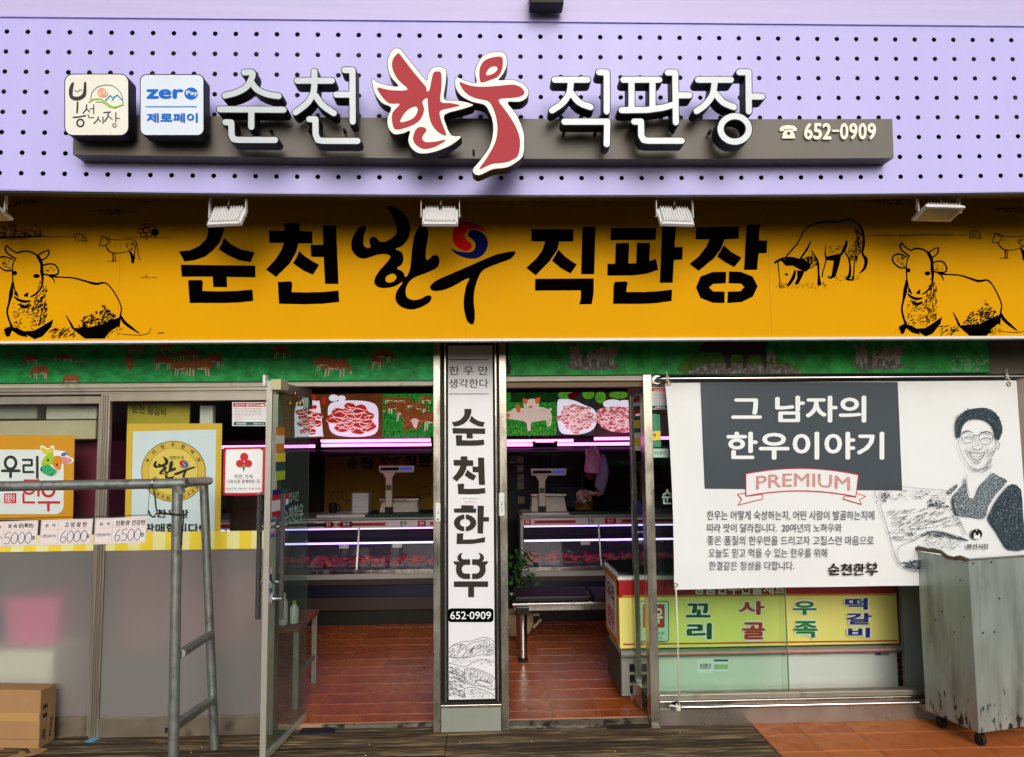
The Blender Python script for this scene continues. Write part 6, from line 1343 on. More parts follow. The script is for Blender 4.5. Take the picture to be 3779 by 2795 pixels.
for q in (('upper of the two pink tubes in view through the left doorway', i2, 635, 1540, 511, 0), ('lower of the two pink tubes in view through the left doorway', i2, 640, 1545, 546, .06), ('pink glowing tube seen behind the open glass door and left pane', i2, -200, 590, 560, .02), ('pink glowing tube deep behind the left window', i2, -1150, -260, 560, 0),
          ('upper pink tube at the left of the right doorway', i3, 150, 815, 512, 0), ('short pink tube low at the left edge of the right doorway', i3, 170, 480, 542, .06), ('upper pink tube behind the hanging plastic bag', i3, 985, 1700, 490, 0), ('lower pink tube running behind the right glass door', i3, 685, 1500, 537, .06)): tube_light(*q)
zc = pX(i2, 1100, 606, Ytb).z
MB().tube([(-3.0, Ytb, zc), (3.1, Ytb, zc)], .033, 14).build('canopy_pipe', mat('dark_pipe', '30283a', rough=.3, metal=.6), label='thick dark pipe hanging under the pink tubes', cat='pipe', smooth=True)

# hanging bag and cloth
def crumple(name, m, par, poly, Y, dep, jit, n=10):
    pass
BAGM = mat('pink_plastic_bag', 'd287bd', rough=.3, var=.15, scale=12, bump=1.5, bscale=22); CLOTH = mat('hanging_cloth', '8a80a8', rough=.7, var=.15, scale=10)
def hung(name, label, cat, o, left, right, Y, m, par_cat=None, thick=.05):
    """soft hanging thing from matching left and right outline points, top to bottom"""
    b = MB(); rings = []; N_ = 12
    for (lx, ly), (rx, ry) in zip(left, right):
        a, c_ = pX(o, lx, ly, Y), pX(o, rx, ry, Y); cx_, cz = (a.x + c_.x) / 2, (a.z + c_.z) / 2; r_ = (c_.x - a.x) / 2
        for k in range(N_):
            q = 2 * math.pi * k / N_; f_ = 1 + .16 * math.sin(5 * q + cz * 9)
            b.v.append((cx_ + r_ * math.cos(q), Y + min(thick, r_) * math.sin(q) * f_, cz + (c_.z - a.z) / 2 * math.cos(q)))
    n = len(left)
    for i in range(n - 1):
        for k in range(N_): b.f.append((i * N_ + k, (i + 1) * N_ + k, (i + 1) * N_ + (k + 1) % N_, i * N_ + (k + 1) % N_)); b.mi.append(0)
    b.f.append(tuple(range(N_))); b.f.append(tuple((n - 1) * N_ + k for k in range(N_))[::-1]); b.mi += [0, 0]
    return b.build(name, m, label=label, cat=cat, smooth='all')
hung('plastic_bag', 'bundle of pink plastic bags hanging from the pipe in the right doorway', 'plastic bag', i3, [(962, 545), (958, 575), (915, 580), (918, 650), (908, 720), (905, 765), (930, 772)], [(1003, 545), (1003, 575), (1020, 585), (1042, 640), (1038, 700), (1045, 768), (1035, 775)], Ytb - .12, BAGM)
hung('hanging_cloth', 'folded violet grey cloth hanging behind the plastic bags', 'cloth', i3, [(1040, 575), (1045, 640), (1010, 760), (990, 880), (1045, 950)], [(1075, 575), (1085, 640), (1110, 750), (1100, 850), (1060, 960)], Ytb + .02, CLOTH, thick=.03)
hung('red_pouch', 'small dark red pouch hanging under the plastic bags', 'pouch', i3, [(910, 770), (918, 800), (940, 830)], [(1000, 770), (998, 800), (975, 830)], Ytb - .05, mat('dark_red_cloth', '6a1c18', rough=.7), thick=.03)

# flower basket
c = pX(i3, 905, 1048, Yt); fb = thing('flower_basket', 'wicker basket of pale pink and white flowers on the right counter', 'flower basket', (c.x, Yt + .05, 1.031)); WK = mat('wicker', '7a5426', rough=.8, var=.4, scale=60, bump=1, bscale=80)
MB().lathe((c.x, Yt + .05, 1.031), [(.09, 0), (.1, .03), (.105, .085), (.098, .085), (.09, .03)], 20).build('basket', WK, fb, smooth=True)
for k in range(26):
    a = random.uniform(0, 6.28); r_ = random.uniform(.02, .13); zz = 1.13 + random.uniform(0, .1) - r_ * .35
    MB().blob((c.x + r_ * math.cos(a) * 1.15, Yt + .03 + r_ * math.sin(a) * .8, zz), .024, .024, .02, 7, 5, .2).build('flower', random.choice([mat('petal_pink', 'd69a94', rough=.7), mat('petal_cream', 'd8cdb8', rough=.7), mat('petal_white', 'd0cccc', rough=.7)]), fb, smooth='all')
GL_ = mat('leaf_green', '24451c', rough=.5, var=.3, scale=20)
for k in range(40):
    a = random.uniform(0, 6.28); r_ = random.uniform(.08, .19); zz = 1.09 + random.uniform(0, .05) - r_ * .2; p_ = Vector((c.x + r_ * math.cos(a), Yt + .03 + r_ * .7 * math.sin(a), zz)); d_ = Vector((math.cos(a), math.sin(a), random.uniform(-.3, .6))).normalized() * .05; s_ = d_.cross(Vector((0, 0, 1))).normalized() * .012
    MB().add([p_ - d_ * .5, p_ + s_, p_ + d_, p_ - s_ + Vector((0, 0, .004))], [(0, 1, 2), (0, 2, 3)]).build('leaf', GL_, fb)

# back wall things
YBk = 4.92
a, b_ = pX(i2, 668, 620, YBk).x, pX(i2, 1700, 620, YBk).x; z0, z1 = pX(i2, 1100, 1090, YBk).z, pX(i2, 1100, 560, YBk).z
t = thing('back_sheet', 'dull yellow sheet with the shop name and cattle sketches on the back wall', 'banner', ((a + b_) / 2, YBk, z0)); MB().box(a, b_, YBk, YBk + .01, z0, z1).build('sheet', mat('dull_mustard', 'b08e24', rough=.7, var=.1), t)
pr = Print(YBk, .004, .002)
def gg(g, x0, y0, x1, y1): pr.glyph(g, *sum(T(900, 1400, [(x0, y0), (x1, y1)]), ()), INK); pr.z = .004
gg('sun', 850, 640, 940, 735); gg('cheon', 955, 640, 1065, 732); gg('jik', 1325, 625, 1418, 722); gg('pan', 1440, 630, 1540, 722); gg('jang', 1560, 625, 1650, 722)
gsub(pr, ('brush_han', 'brush_u', 'swirl_red', 'swirl_blue'), src, *sum(T(900, 1400, [(1085, 590), (1308, 712)]), ()), (INK, INK, REDP, BLUEP))
pr.fill([q for f_ in (lambda x, y: (700 + (x - 2779) * 0, y),) for q in stroke(T(900, 1400, [(715, 960), (740, 930), (790, 925), (815, 930), (812, 985)]), 2, sm=3) + stroke(T(900, 1400, [(1415, 940), (1450, 900), (1500, 885), (1530, 900), (1535, 960)]), 2.4, sm=3) + stroke(T(900, 1400, [(840, 1000), (860, 985), (875, 1000), (900, 1010), (920, 1040)]), 2.4, sm=3)] + [T(900, 1400, q) for q in hatch([(715, 960), (815, 940), (810, 990), (720, 985)], 30, 16, -1.2, 3) + hatch([(1420, 930), (1530, 930), (1530, 975), (1430, 960)], 40, 16, -1.2, 3) + hatch([(840, 990), (920, 1010), (900, 1050), (840, 1040)], 30, 14, -1, 3) + hatch([(820, 915), (890, 912), (890, 922), (820, 922)], 12, 14, 0, 3)], INK)
pr.build('print', t)
# warning notices on the right back wall panel
YW = 3.9
a, b_ = pX(i3, 240, 620, YW).x, pX(i3, 520, 620, YW).x
t = thing('partition', 'grey partition panel with safety notices behind the right counter', 'partition', (a, YW, .02)); MB().box(a, b_, YW, YW + .04, FZ, 2.0).build('panel', mat('grey_panel', '3a3a3c', rough=.6), t)
for k, (x, y) in enumerate(((290, 632), (352, 632), (352, 705), (356, 780), (356, 845), (360, 965))):
    p0, p1 = pX(i3, x, y + 62, YW), pX(i3, x + 55, y, YW); s_ = MB().box(p0.x, p1.x, YW - .004, YW - .0005, p0.z, p1.z).build('notice_card', mat('notice_white', '9a9a92', rough=.6), t)
    if k: pr = Print(YW - .004, .001, .001); pr.fill([T(*i3, [(x + 27, y + 10), (x + 44, y + 38), (x + 11, y + 38)])], YELP).fill([T(*i3, rect(x + 25, y + 20, x + 30, y + 33))], INK)
    else: pr = Print(YW - .004, .001, .001); pr.fill(stroke(T(*i3, ell(x + 27, y + 25, 17, 17, 16)), 2.4, closed=True) + stroke(T(*i3, [(x + 15, y + 13), (x + 39, y + 37)]), 2.4), INK)
    pr.build('notice_print', t)
a, b_ = pX(i3, 535, 620, 4.5).x, pX(i3, 900, 620, 4.5).x
t = thing('back_door', 'pale blue grey steel cabinet at the back of the shop', 'cabinet', (a, 4.5, FZ)); MB().box(a, b_, 4.5, 4.9, FZ, 2.05).build('body', mat('cabinet_blue', '4a5568', rough=.5, var=.1), t, bev=.01)
MB().box(a + .14, b_ - .04, 4.49, 4.4995, 1.15, 1.98).build('door_panel', mat('cabinet_dark', '151a24', rough=.3), t); MB().box(b_ - .30, b_ - .02, 4.40, 4.489, 1.35, 1.85).build('control_box', mat('control_grey', '4c5052', rough=.5), t, bev=.01)
a, b_ = pX(i3, 1060, 620, 4.6).x, pX(i3, 2000, 620, 4.6).x; z0, z1 = pX(i3, 1200, 1000, 4.6).z, pX(i3, 1200, 610, 4.6).z
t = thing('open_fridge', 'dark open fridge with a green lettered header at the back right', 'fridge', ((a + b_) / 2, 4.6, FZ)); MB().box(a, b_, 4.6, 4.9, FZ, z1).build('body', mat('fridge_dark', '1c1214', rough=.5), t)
zh0, zh1 = pX(i3, 1200, 712, 4.59).z, pX(i3, 1200, 665, 4.59).z; MB().box(a, b_, 4.585, 4.599, zh0, zh1).build('header', mat('fridge_green', '143e22', rough=.5, emit=.1), t); MB().box(a, b_, 4.585, 4.599, zh1 + .01, z1).build('cornice', mat('fridge_grey', '6c7472', rough=.5), t)
pr = Print(4.585, .003, .001); pr.text('한우 암소 전문', *sum(T(*i3, [(1205, 678), (1420, 704)]), ()), mat('pale_letter', 'a8c0a8', rough=.6)); pr.build('lettering', t)

# ------------------------------------------------------------------ bench, plant, side table
Yb_ = 1.28
a, b_ = pX(i3, 305, 420, Yb_), None
xL, xR = P(1750 + 312 / 2.232, 2245, Yb_).x, 1.45
bz = .45; bn_ = thing('bench', 'low waiting bench with two dark seat pads and thick chrome legs', 'bench', ((xL + xR) / 2, Yb_ + .2, FZ))
MB().box(xL, xR, Yb_, Yb_ + .02, bz - .02, bz).build('front_rail', STEEL, bn_, bev=.003); MB().box(xL, xR, Yb_ + .4, Yb_ + .42, bz - .02, bz).build('back_rail', STEEL, bn_, bev=.003)
MB().box(xL + .02, xR - .02, Yb_ + .15, Yb_ + .25, bz - .09, bz - .021).build('beam', STEEL, bn_, bev=.004)
n_ = 2; w_ = (xR - xL - .02) / n_
for k in range(n_): MB().box(xL + .01 + k * w_ + .01, xL + (k + 1) * w_ - .01, Yb_ + .022, Yb_ + .398, bz + .001, bz + .05).build('seat_pad', mat('dark_plum_vinyl', '1c1016', rough=.5), bn_, bev=.014)
for x in (xL + .08, xR - .12):
    lg = MB().tube([(x, Yb_ - .01, bz - .075), (x, Yb_ - .01, FZ + .03)], .036, 18).build('leg', STEELP, bn_, smooth=True); MB().tube([(x, Yb_ - .01, FZ + .032), (x, Yb_ - .01, FZ)], .038, 18).build('foot_cap', DARKM, lg, smooth=True)
    MB().tube([(x, Yb_ + .38, bz - .075), (x, Yb_ + .38, FZ)], .036, 14).build('leg', STEELP, bn_, smooth=True)
    MB().box(x - .05, x + .05, Yb_ - .045, Yb_ + .42, bz - .075, bz - .0215).build('bracket', DARKM, bn_, bev=.004)
c = P(1905, 2330, 2.05); px_ = c.x
pl = thing('potted_plant', 'leafy green plant in a cream pot with a jug handle by the bench', 'plant', (px_, 2.05, FZ)); POT = mat('cream_glaze', 'c7b48c', rough=.25, var=.1)
MB().lathe((px_, 2.05, FZ), [(.07, 0), (.12, .02), (.155, .1), (.15, .17), (.13, .2), (.12, .2), (.12, .17)], 24).build('pot', POT, pl, smooth=True)
MB().tube([(px_ + .13, 2.05, .19), (px_ + .2, 2.05, .19), (px_ + .22, 2.05, .15), (px_ + .15, 2.05, .08)], .012, 8).build('handle', POT, pl, smooth=True)
MB().tube([(px_, 2.05, .18), (px_ + .02, 2.04, .4), (px_ - .01, 2.05, .62)], [.014, .012, .008], 8).build('stem', mat('plant_stem', '4a3a22', rough=.8), pl, smooth=True)
PLG = [mat('plant_leaf_%d' % i, c_, rough=.4, var=.25, scale=20) for i, c_ in enumerate(('1f5220', '2c6a28', '17421c'))]
lm = [MB().add([(0, 0, 0), (.35, .3, .06), (.75, .26, .05), (1.05, 0, -.12), (.75, -.26, .05), (.35, -.3, .06), (.5, 0, 0)], [(0, 6, 1), (1, 6, 2), (2, 6, 3), (3, 6, 4), (4, 6, 5), (5, 6, 0)]).build('leaf', m_, pl, local=True, smooth='all') for m_ in PLG]
for k in range(260):
    o_ = lm[k % 3] if k < 3 else lm[k % 3].copy()
    if k >= 3: COL.objects.link(o_)
    a = random.uniform(0, 6.28); hgt = random.betavariate(2, 1.6); r_ = random.uniform(.01, .19) * (1 - .4 * abs(hgt - .55)); zz = .20 + hgt * .52 if k > 40 else random.uniform(.2, .33)
    o_.location = (r_ * math.cos(a), r_ * math.sin(a) * .8, zz + .05); o_.rotation_euler = (random.uniform(-.7, .7), random.uniform(-.5, .9), a); s_ = random.uniform(.035, .065); o_.scale = (s_, s_, s_)
# small side table behind the glass door
TD = -.075
tb = thing('side_table', 'small orange wood table with a pale metal leg behind the glass door', 'table', (-1.33, .5, FZ)); TM = mat('orange_wood', '8a4420', rough=.5, var=.25, scale=6, stretch=(1, 6, 1))
MB().box(-1.62 + TD, -1.14 + TD, .30, .86, .50, .525).build('table_top', TM, tb, bev=.004)
for x, y in ((-1.165, .325), (-1.165, .83), (-1.595, .325), (-1.595, .83)): x += TD; MB().box(x - .018, x + .018, y - .012, y + .012, FZ, .499).build('leg', mat('pale_leg_metal', '8e8f88', rough=.45, metal=.5, var=.15), tb, bev=.003)
MB().box(-1.175 + TD, -1.155 + TD, .34, .82, .2, .225).build('stretcher', MATS['pale_leg_metal'], tb)
for i, (x, y, h) in enumerate(((-1.35, .42, .2), (-1.29, .46, .14))):
    bt = thing('bottle', 'white squeeze bottle on the side table behind the glass door' if i == 0 else 'shorter pale green capped bottle on the side table', 'bottle', (x, y, .526))
    MB().lathe((x, y, .526), [(.026, 0), (.028, .01), (.028, h * .7), (.012, h * .85), (.011, h * .9)], 16).build('body', PLASTW, bt, smooth=True); MB().lathe((x, y, .526), [(.013, h * .9), (.013, h), (.002, h + .005)], 12).build('cap', LIMEP if i else PLASTW, bt)

# ------------------------------------------------------------------ chest freezer behind the right panes
Yf = .34
f_ = thing('chest_freezer', 'chest freezer with a yellow lettered panel behind the right panes', 'freezer', (1.8, Yf, FZ))
q = lambda x, y, Y=Yf: P(x, y, Y)
fxa, fxb = q(2290, 2400).x, q(3316, 2400).x
FW_ = mat('freezer_white', 'd8dad4', rough=.35, var=.03, col2='a9a698', c2=(.68, .8), sc2=30); FG = mat('freezer_grey', '8a8b82', rough=.45, var=.08)
z_ = lambda y: q(2600, y).z
yo = 6
MB().box(fxa + .01, fxb - .01, Yf, Yf + .55, FZ + .03, z_(2420)).build('body', FW_, f_, bev=.006); MB().box(fxa + .004, fxa + .21, Yf - .006, Yf - .0005, FZ + .035, z_(2420)).build('vent_panel', FG, f_, bev=.002)
MB().box(fxa, fxa + .0095, Yf, Yf + .55, FZ + .03, z_(2420)).build('side_cladding', mat('pebble_side', '5a5850', rough=.7, var=.4, scale=14), f_)
for r0 in range(3):
    for c0 in range(1):
        MB().box(fxa + .055, fxa + .165, Yf - .0075, Yf - .0062, z_(2474 + r0 * 39.5), z_(2445 + r0 * 39.5)).build('vent', DARK, f_)
for x in (fxa + .12, fxb - .12): MB().box(x - .05, x + .05, Yf + .04, Yf + .1, FZ, FZ + .0295).build('foot', CREAMM, f_)
MB().tube([(fxa - .005, Yf - .03, z_(2403)), (fxb + .01, Yf - .03, z_(2403))], .024, 14).build('bumper_bar', mat('bumper_grey', '7d8078', rough=.4), f_, smooth=True)
MB().tube([(fxa + .09, Yf - .045, z_(2403)), (fxb - .05, Yf - .045, z_(2403))], .011, 8).build('bumper_stripe', PINKP, f_)
MB().box(fxa - .005, fxb, Yf - .012, Yf + .56, z_(2387), z_(2200)).build('sign_panel', mat('freezer_yellow', 'ece27c', rough=.5), f_, bev=.002)
MB().box(fxa - .005, fxb, Yf - .016, Yf + .56, z_(2200) + .0005, z_(2136)).build('red_band', mat('freezer_red', 'a8161c', rough=.45), f_, bev=.002)
MB().box(fxa - .012, fxb + .005, Yf - .022, Yf + .57, z_(2136) + .0005, z_(2122)).build('rim', FW_, f_, bev=.004)
MB().box(fxa + .0, fxb - .0, Yf + .02, Yf + .55, z_(2122) + .0005, z_(2122) + .02).build('lid_glass', mat('smoked_lid', '1b2022', rough=.08, coat=.6), f_)
pr = Print(Yf - .016, .0015, .001); pr.fill([[(2297, 2198), (3300, 2190), (3300, 2197), (2297, 2205)]], mat('gold_line', 'c8902a', rough=.5)); pr.fill([[(2300, 2376), (3312, 2362), (3312, 2367), (2300, 2381)]], REDP)
pr.build('trim_lines', f_)
pr = Print(Yf - .012, .0015, .001)
HAL = WHITEP
def halo(pr, s, x0, y0, x1, y1, m, b=.075):
    pr.text(s, x0, y0, x1, y1, HAL, bold=b * 2.6); w, h = (x1 - x0), (y1 - y0); pr.text(s, x0 + w * .055, y0 + h * .07, x1 - w * .055, y1 - h * .07, m, bold=b)
k_ = 3779 / 2234
DG = mat('letter_dark_green', '0c4a2a', rough=.5); RD = mat('letter_red', 'b02a20', rough=.5); GN = mat('letter_green', '117a2a', rough=.5); NB = mat('letter_blue', '1c2a72', rough=.5)
for s, x0, y0, x1, y1, m_ in (('꼬', 1492, 1314, 1554, 1350, DG), ('리', 1494, 1356, 1556, 1398, DG), ('사', 1606, 1308, 1672, 1344, RD), ('골', 1614, 1354, 1672, 1398, RD), ('우', 1724, 1308, 1784, 1344, GN), ('족', 1726, 1351, 1786, 1394, GN), ('떡', 1838, 1302, 1894, 1332, NB), ('갈', 1840, 1334, 1904, 1364, NB), ('비', 1844, 1366, 1898, 1392, NB)):
    halo(pr, s, x0 * k_, y0 * k_, x1 * k_, y1 * k_, m_)
pr.text('냉동우 선물', 2560, 2140, 2890, 2198, HAL, bold=.05) if 0 else None
pr.fill([rrect(2348, 2216, 2466, 2366, 10)], INK2); pr.fill([rrect(2351, 2219, 2463, 2363, 8)], mat('mint_card', 'bcdccb', rough=.5)); pr.fill([rect(2370, 2228, 2450, 2314)], RD); pr.text('한우', 2378, 2240, 2444, 2300, HAL, bold=.06)
pr.text('한우인증점', 2376, 2328, 2448, 2340, INK2); pr.text('진짜한우', 2384, 2346, 2442, 2357, INK2)
pr.build('panel_print', f_)
pr = Print(Yf - .016, .004, .001); pr.text('명품한우선물세트', 2560, 2150, 2900, 2194, HAL, bold=.06); pr.build('band_print', f_)
pr = Print(Yf - .0, .0015, .001); pr.fill([T(*(1750, 2055), rect(1838, 838, 1968, 960)), T(*(1750, 2055), rect(1972, 842, 2092, 945))], WHITEP)
pr.fill([T(1750, 2055, rect(1860 + k * 7, 880, 1860 + k * 7 + random.choice((2, 3, 5)), 908)) for k in range(13)] + [T(1750, 2055, rect(1860, 914, 1950, 920))], INK); pr.fill([T(1750, 2055, rect(1974, 846, 2090, 862))], TEALP); pr.fill([T(1750, 2055, rect(1976, 885, 2088, 925))], mat('label_sage', 'a8b894', rough=.5))
pr.fill([T(2779, 2055, rect(998, 786, 1118, 812))], mat('badge_grey', '8c948c', rough=.5)); pr.fill([T(2779, 2055, ell(1028, 799, 24, 9, 14))], NAVYP); pr.build('labels', f_)
# orange poster on the freezer's left end
side = thing('poster', 'orange edged beef poster stuck on the left end of the chest freezer', 'poster', (fxa - .008, Yf + .2, .3))
MB().box(fxa - .014, fxa - .0125, Yf + .03, Yf + .48, .36, .80).build('sheet', ORANGEP, side); MB().box(fxa - .0155, fxa - .0142, Yf + .07, Yf + .44, .40, .76).build('white_field', WHITEP, side)
def sidetxt(s, y0, y1, z0, z1, m):
    vs, fs = text2d(s, .06); b = MB().add([(fxa - .0165, Yf + y1 + (y0 - y1) * u, z1 - (z1 - z0) * v) for u, v in vs], [f[::-1] for f in fs]); b.build('lettering', m, side)
sidetxt('우리', .12, .40, .60, .73, INK2); sidetxt('한우', .12, .40, .43, .57, REDP)
MB().box(3.0, 3.28, .2, .24, FZ, 2.0).build('inner_screen', mat('grey_green_screen', '7c8a84', rough=.5, var=.08), label='grey green screen at the far right inside the window', cat='screen') if 0 else None
MB().box(fxb + .03, 3.28, Yf - .02, Yf + .02, FZ, 1.9).build('inner_screen', mat('grey_green_screen', 'b5beb8', rough=.5, var=.1, scale=3), label='grey green panel beside the freezer at the right end of the window', cat='panel')

# things behind the frosted left panes
for lab, x0, x1, y0, y1, z0, z1, c_ in (('pale green crate stack behind the frosted far left pane', -3.56, -2.70, .20, .55, FZ, .41, 'f0fae4'), ('bright pink tub standing on the pale crates behind the frost', -3.06, -2.72, .28, .55, .46, .72, 'd84a96'), ('blue tub standing on the crates at the far left behind the frost', -3.44, -3.16, .28, .58, .46, .64, '2f5aa0'),
                                        ('dark grey crate behind the frosted pane next to the pipe rack', -2.52, -1.52, .28, .55, FZ, .30, '3a3c34')):
    t = thing('crate' if 'crate' in lab else 'tub', lab, 'crate' if 'crate' in lab else 'tub', ((x0 + x1) / 2, (y0 + y1) / 2, z0)); m_ = mat('tub_' + c_, c_, rough=.5)
    MB().hexa([(x0 + .02, y0 + .02, z0), (x1 - .02, y0 + .02, z0), (x1 - .02, y1 - .02, z0), (x0 + .02, y1 - .02, z0)], [(x0, y0, z1), (x1, y0, z1), (x1, y1, z1), (x0, y1, z1)]).build('body', m_, t, bev=.01); MB().box(x0 - .015, x1 + .015, y0 - .015, y1 + .015, z1 + .0005, z1 + .03).build('lid', m_, t, bev=.006)

MB().box(-2.6, -1.52, .78, .80, FZ, 1.05).build('mauve_screen', mat('dusty_mauve', '8a5a62', rough=.7, var=.1), label='dusty mauve board standing behind the right frosted pane', cat='board')
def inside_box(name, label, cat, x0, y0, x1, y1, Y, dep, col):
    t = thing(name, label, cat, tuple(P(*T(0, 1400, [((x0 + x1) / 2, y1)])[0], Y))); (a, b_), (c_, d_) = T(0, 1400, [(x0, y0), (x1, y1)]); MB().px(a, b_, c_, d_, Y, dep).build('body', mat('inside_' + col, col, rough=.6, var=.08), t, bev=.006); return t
inside_box('beige_reflection_board', 'beige board added for a reflection in the far left upper pane', 'board', -500, 342, 788, 500, .13, .05, 'b5ae8c')  # added board, stands in for a beige reflection on the pane
inside_box('pale_reflection_panel', 'pale panel added for a reflection high in the far left upper pane', 'air conditioner', 378, 212, 795, 330, .12, .18, 'b4b3a4'); inside_box('cabinet', 'grey box added for a reflection at the left of the far left upper pane', 'cabinet', -300, 215, 305, 330, .12, .18, '8d8f80')  # both boxes added in place of pale reflections on the upper pane
inside_box('burgundy_fridge', 'burgundy drinks fridge behind the orange poster', 'fridge', 560, 505, 800, 1150, .25, .5, '6a1f38')
t = inside_box('sign_reflection_board', 'olive yellow board added for a reflected lettered sign above the medal poster', 'sign', 1045, 195, 1560, 420, .13, .02, 'a89c2c')  # board added inside where the pane reflects a yellow sign
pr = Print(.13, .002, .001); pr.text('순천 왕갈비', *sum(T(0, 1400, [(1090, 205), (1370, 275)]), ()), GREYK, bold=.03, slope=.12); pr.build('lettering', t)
inside_box('door_frame', 'white inner door frame right of the medal poster', 'door frame', 1632, 215, 1742, 1260, .14, .05, 'c8cabc'); inside_box('brown_sack', 'dark brown plastic wrapped goods behind the red bordered plaque', 'sack', 1890, 960, 2180, 1500, .5, .3, '3a1e12')

# ------------------------------------------------------------------ in front of the shop: pipe rack with tags
YFr, YRr = -.92, -.22
rack = thing('pipe_rack', 'galvanised scaffold pipe rack standing in front of the left window', 'rack', (-1.3, -.55, -.03)); r_ = .0243
p1400 = (0, 1400); pb = (0, 2055)
FT = P(*T(*p1400, [(1462, 858)])[0], YFr); FBx = P(*T(*pb, [(1435, 1640)])[0], YFr).x; RTp = P(*T(*p1400, [(1680, 840)])[0], YRr); RBx = P(*T(*pb, [(1772, 1440)])[0], YRr).x
MB().tube([(FT.x, YFr, FT.z - r_), (FBx, YFr, -.03)], r_, 16).build('front_leg', GALV, rack, smooth=True)
MB().tube([(RTp.x, YRr, RTp.z - r_), (RBx + (RBx - RTp.x) * .0, YRr, -.0)], r_, 16).build('rear_leg', GALV, rack, smooth=True)
MB().tube([(FT.x + .045, YFr, FT.z), (-3.3, YFr, FT.z - .01)], r_, 16).build('front_rail', GALV, rack, smooth=True)
MB().tube([(FT.x + .01, YFr + r_, FT.z + .002), (RTp.x + .02, YRr + .02, RTp.z)], r_, 16).build('side_rail', GALV, rack, smooth=True)
a, b_ = P(*T(*pb, [(1485, 800)])[0], YFr + .03), P(*T(*pb, [(1735, 640)])[0], YRr - .02); MB().tube([a, b_], r_ * .95, 14).build('cross_tube', GALV, rack, smooth=True)
a, b_ = P(*T(*pb, [(1350, 1410)])[0], YFr + .035), P(*T(*pb, [(1725, 1155)])[0], YRr - .03); d_ = (b_ - a).normalized(); s_ = Vector((1, 0, 0)) * .042
b = MB(); b.obox(a, b_ - a, s_, (0, 0, .003)); b.obox(a + Vector((0, 0, -.03)), b_ - a, Vector((.003, 0, 0)), (0, 0, .0295)); b.obox(a + Vector((.039, 0, -.03)), b_ - a, Vector((.003, 0, 0)), (0, 0, .0295)); b.build('channel_bar', GALV, rack)
MB().tube([(FT.x + .012, YFr + .005, FT.z - .05), (FT.x + .002, YFr - .003, FT.z - .012)], r_ * 1.1, 14).build('weld', mat('bare_weld', 'a9aaa6', rough=.35, metal=.8), rack, smooth=True)
for dx in (-3.0 - FT.x,): MB().tube([(-3.25, YFr, FT.z - r_), (-3.25, YFr, -.03)], r_, 12).build('front_leg', GALV, rack, smooth=True)
# hanging hook and wire
HK = mat('blackened_wire', '2e2c28', rough=.4, metal=.8)
hp = P(*T(*p1400, [(1275, 860)])[0], YFr); h_ = thing('wire_hook', 'thin metal hook looped over the front rail of the pipe rack', 'hook', (hp.x, YFr, hp.z))
MB().tube([(hp.x, YFr + r_ * 1.25 * math.sin(k * math.pi / 6), FT.z + r_ * 1.25 * math.cos(k * math.pi / 6)) for k in range(12)], .0032, 6, closed=True).build('loop', STEELP, h_, smooth='all')
pts = [P(*T(*p1400, [c_])[0], YFr - .02) for c_ in ((1270, 930), (1280, 990), (1285, 1060), (1298, 1090))]; MB().tube(pts, .004, 6).build('shank', HK, h_, smooth='all')
pts = [P(*T(*p1400, [c_])[0], YFr - .03) for c_ in cr([(1222, 1080), (1240, 1120), (1270, 1135), (1300, 1100), (1380, 1110), (1530, 1118)], False, 4)]; MB().tube(pts, .0042, 6).build('arm', HK, h_, smooth='all')
pts = [P(*T(*p1400, [c_])[0], YFr - .03) for c_ in cr([(1270, 1090), (1290, 1130), (1310, 1100), (1285, 1090)], False, 4)]; MB().tube(pts, .003, 6).build('twist', STEELP, h_, smooth='all')
pts = [P(*T(*p1400, [c_])[0], YFr - .03) for c_ in cr([(1512, 1120), (1508, 1200), (1498, 1290), (1496, 1370)], False, 4)]; MB().tube(pts, .0035, 6).build('tail', HK, h_, smooth='all')
YT = YFr - .045
w_ = thing('tag_wire', 'taut wire the egg price tags hang from', 'wire', tuple(P(-100, 1915, YT)))
MB().tube([P(-150, 1400 + 1168 / 2.232, YT + .004), P(0, 1400 + 1150 / 2.232, YT + .004), P(550, 1400 + 1118 / 2.232, YT + .004)], .0018, 6).build('wire', HK, w_)
for xx in (-60, 545):
    q_ = P(xx, 1400 + (1150 - (xx / 550) * 30) / 2.232, YT + .004); MB().tube([q_, (q_.x, YFr - r_ - .002, FT.z)], .0015, 6).build('tie', HK, w_)
SLV = glass('clear_sleeve', (.99, .99, .99), film=.03, filmcol=(.8, .8, .82))
TAGP = mat('pale_pink_paper', 'eadfdd', rough=.6); PEN = mat('blue_ballpoint', '39406e', rough=.6); TAGL = mat('tag_rule', 'c08f8f', rough=.6)
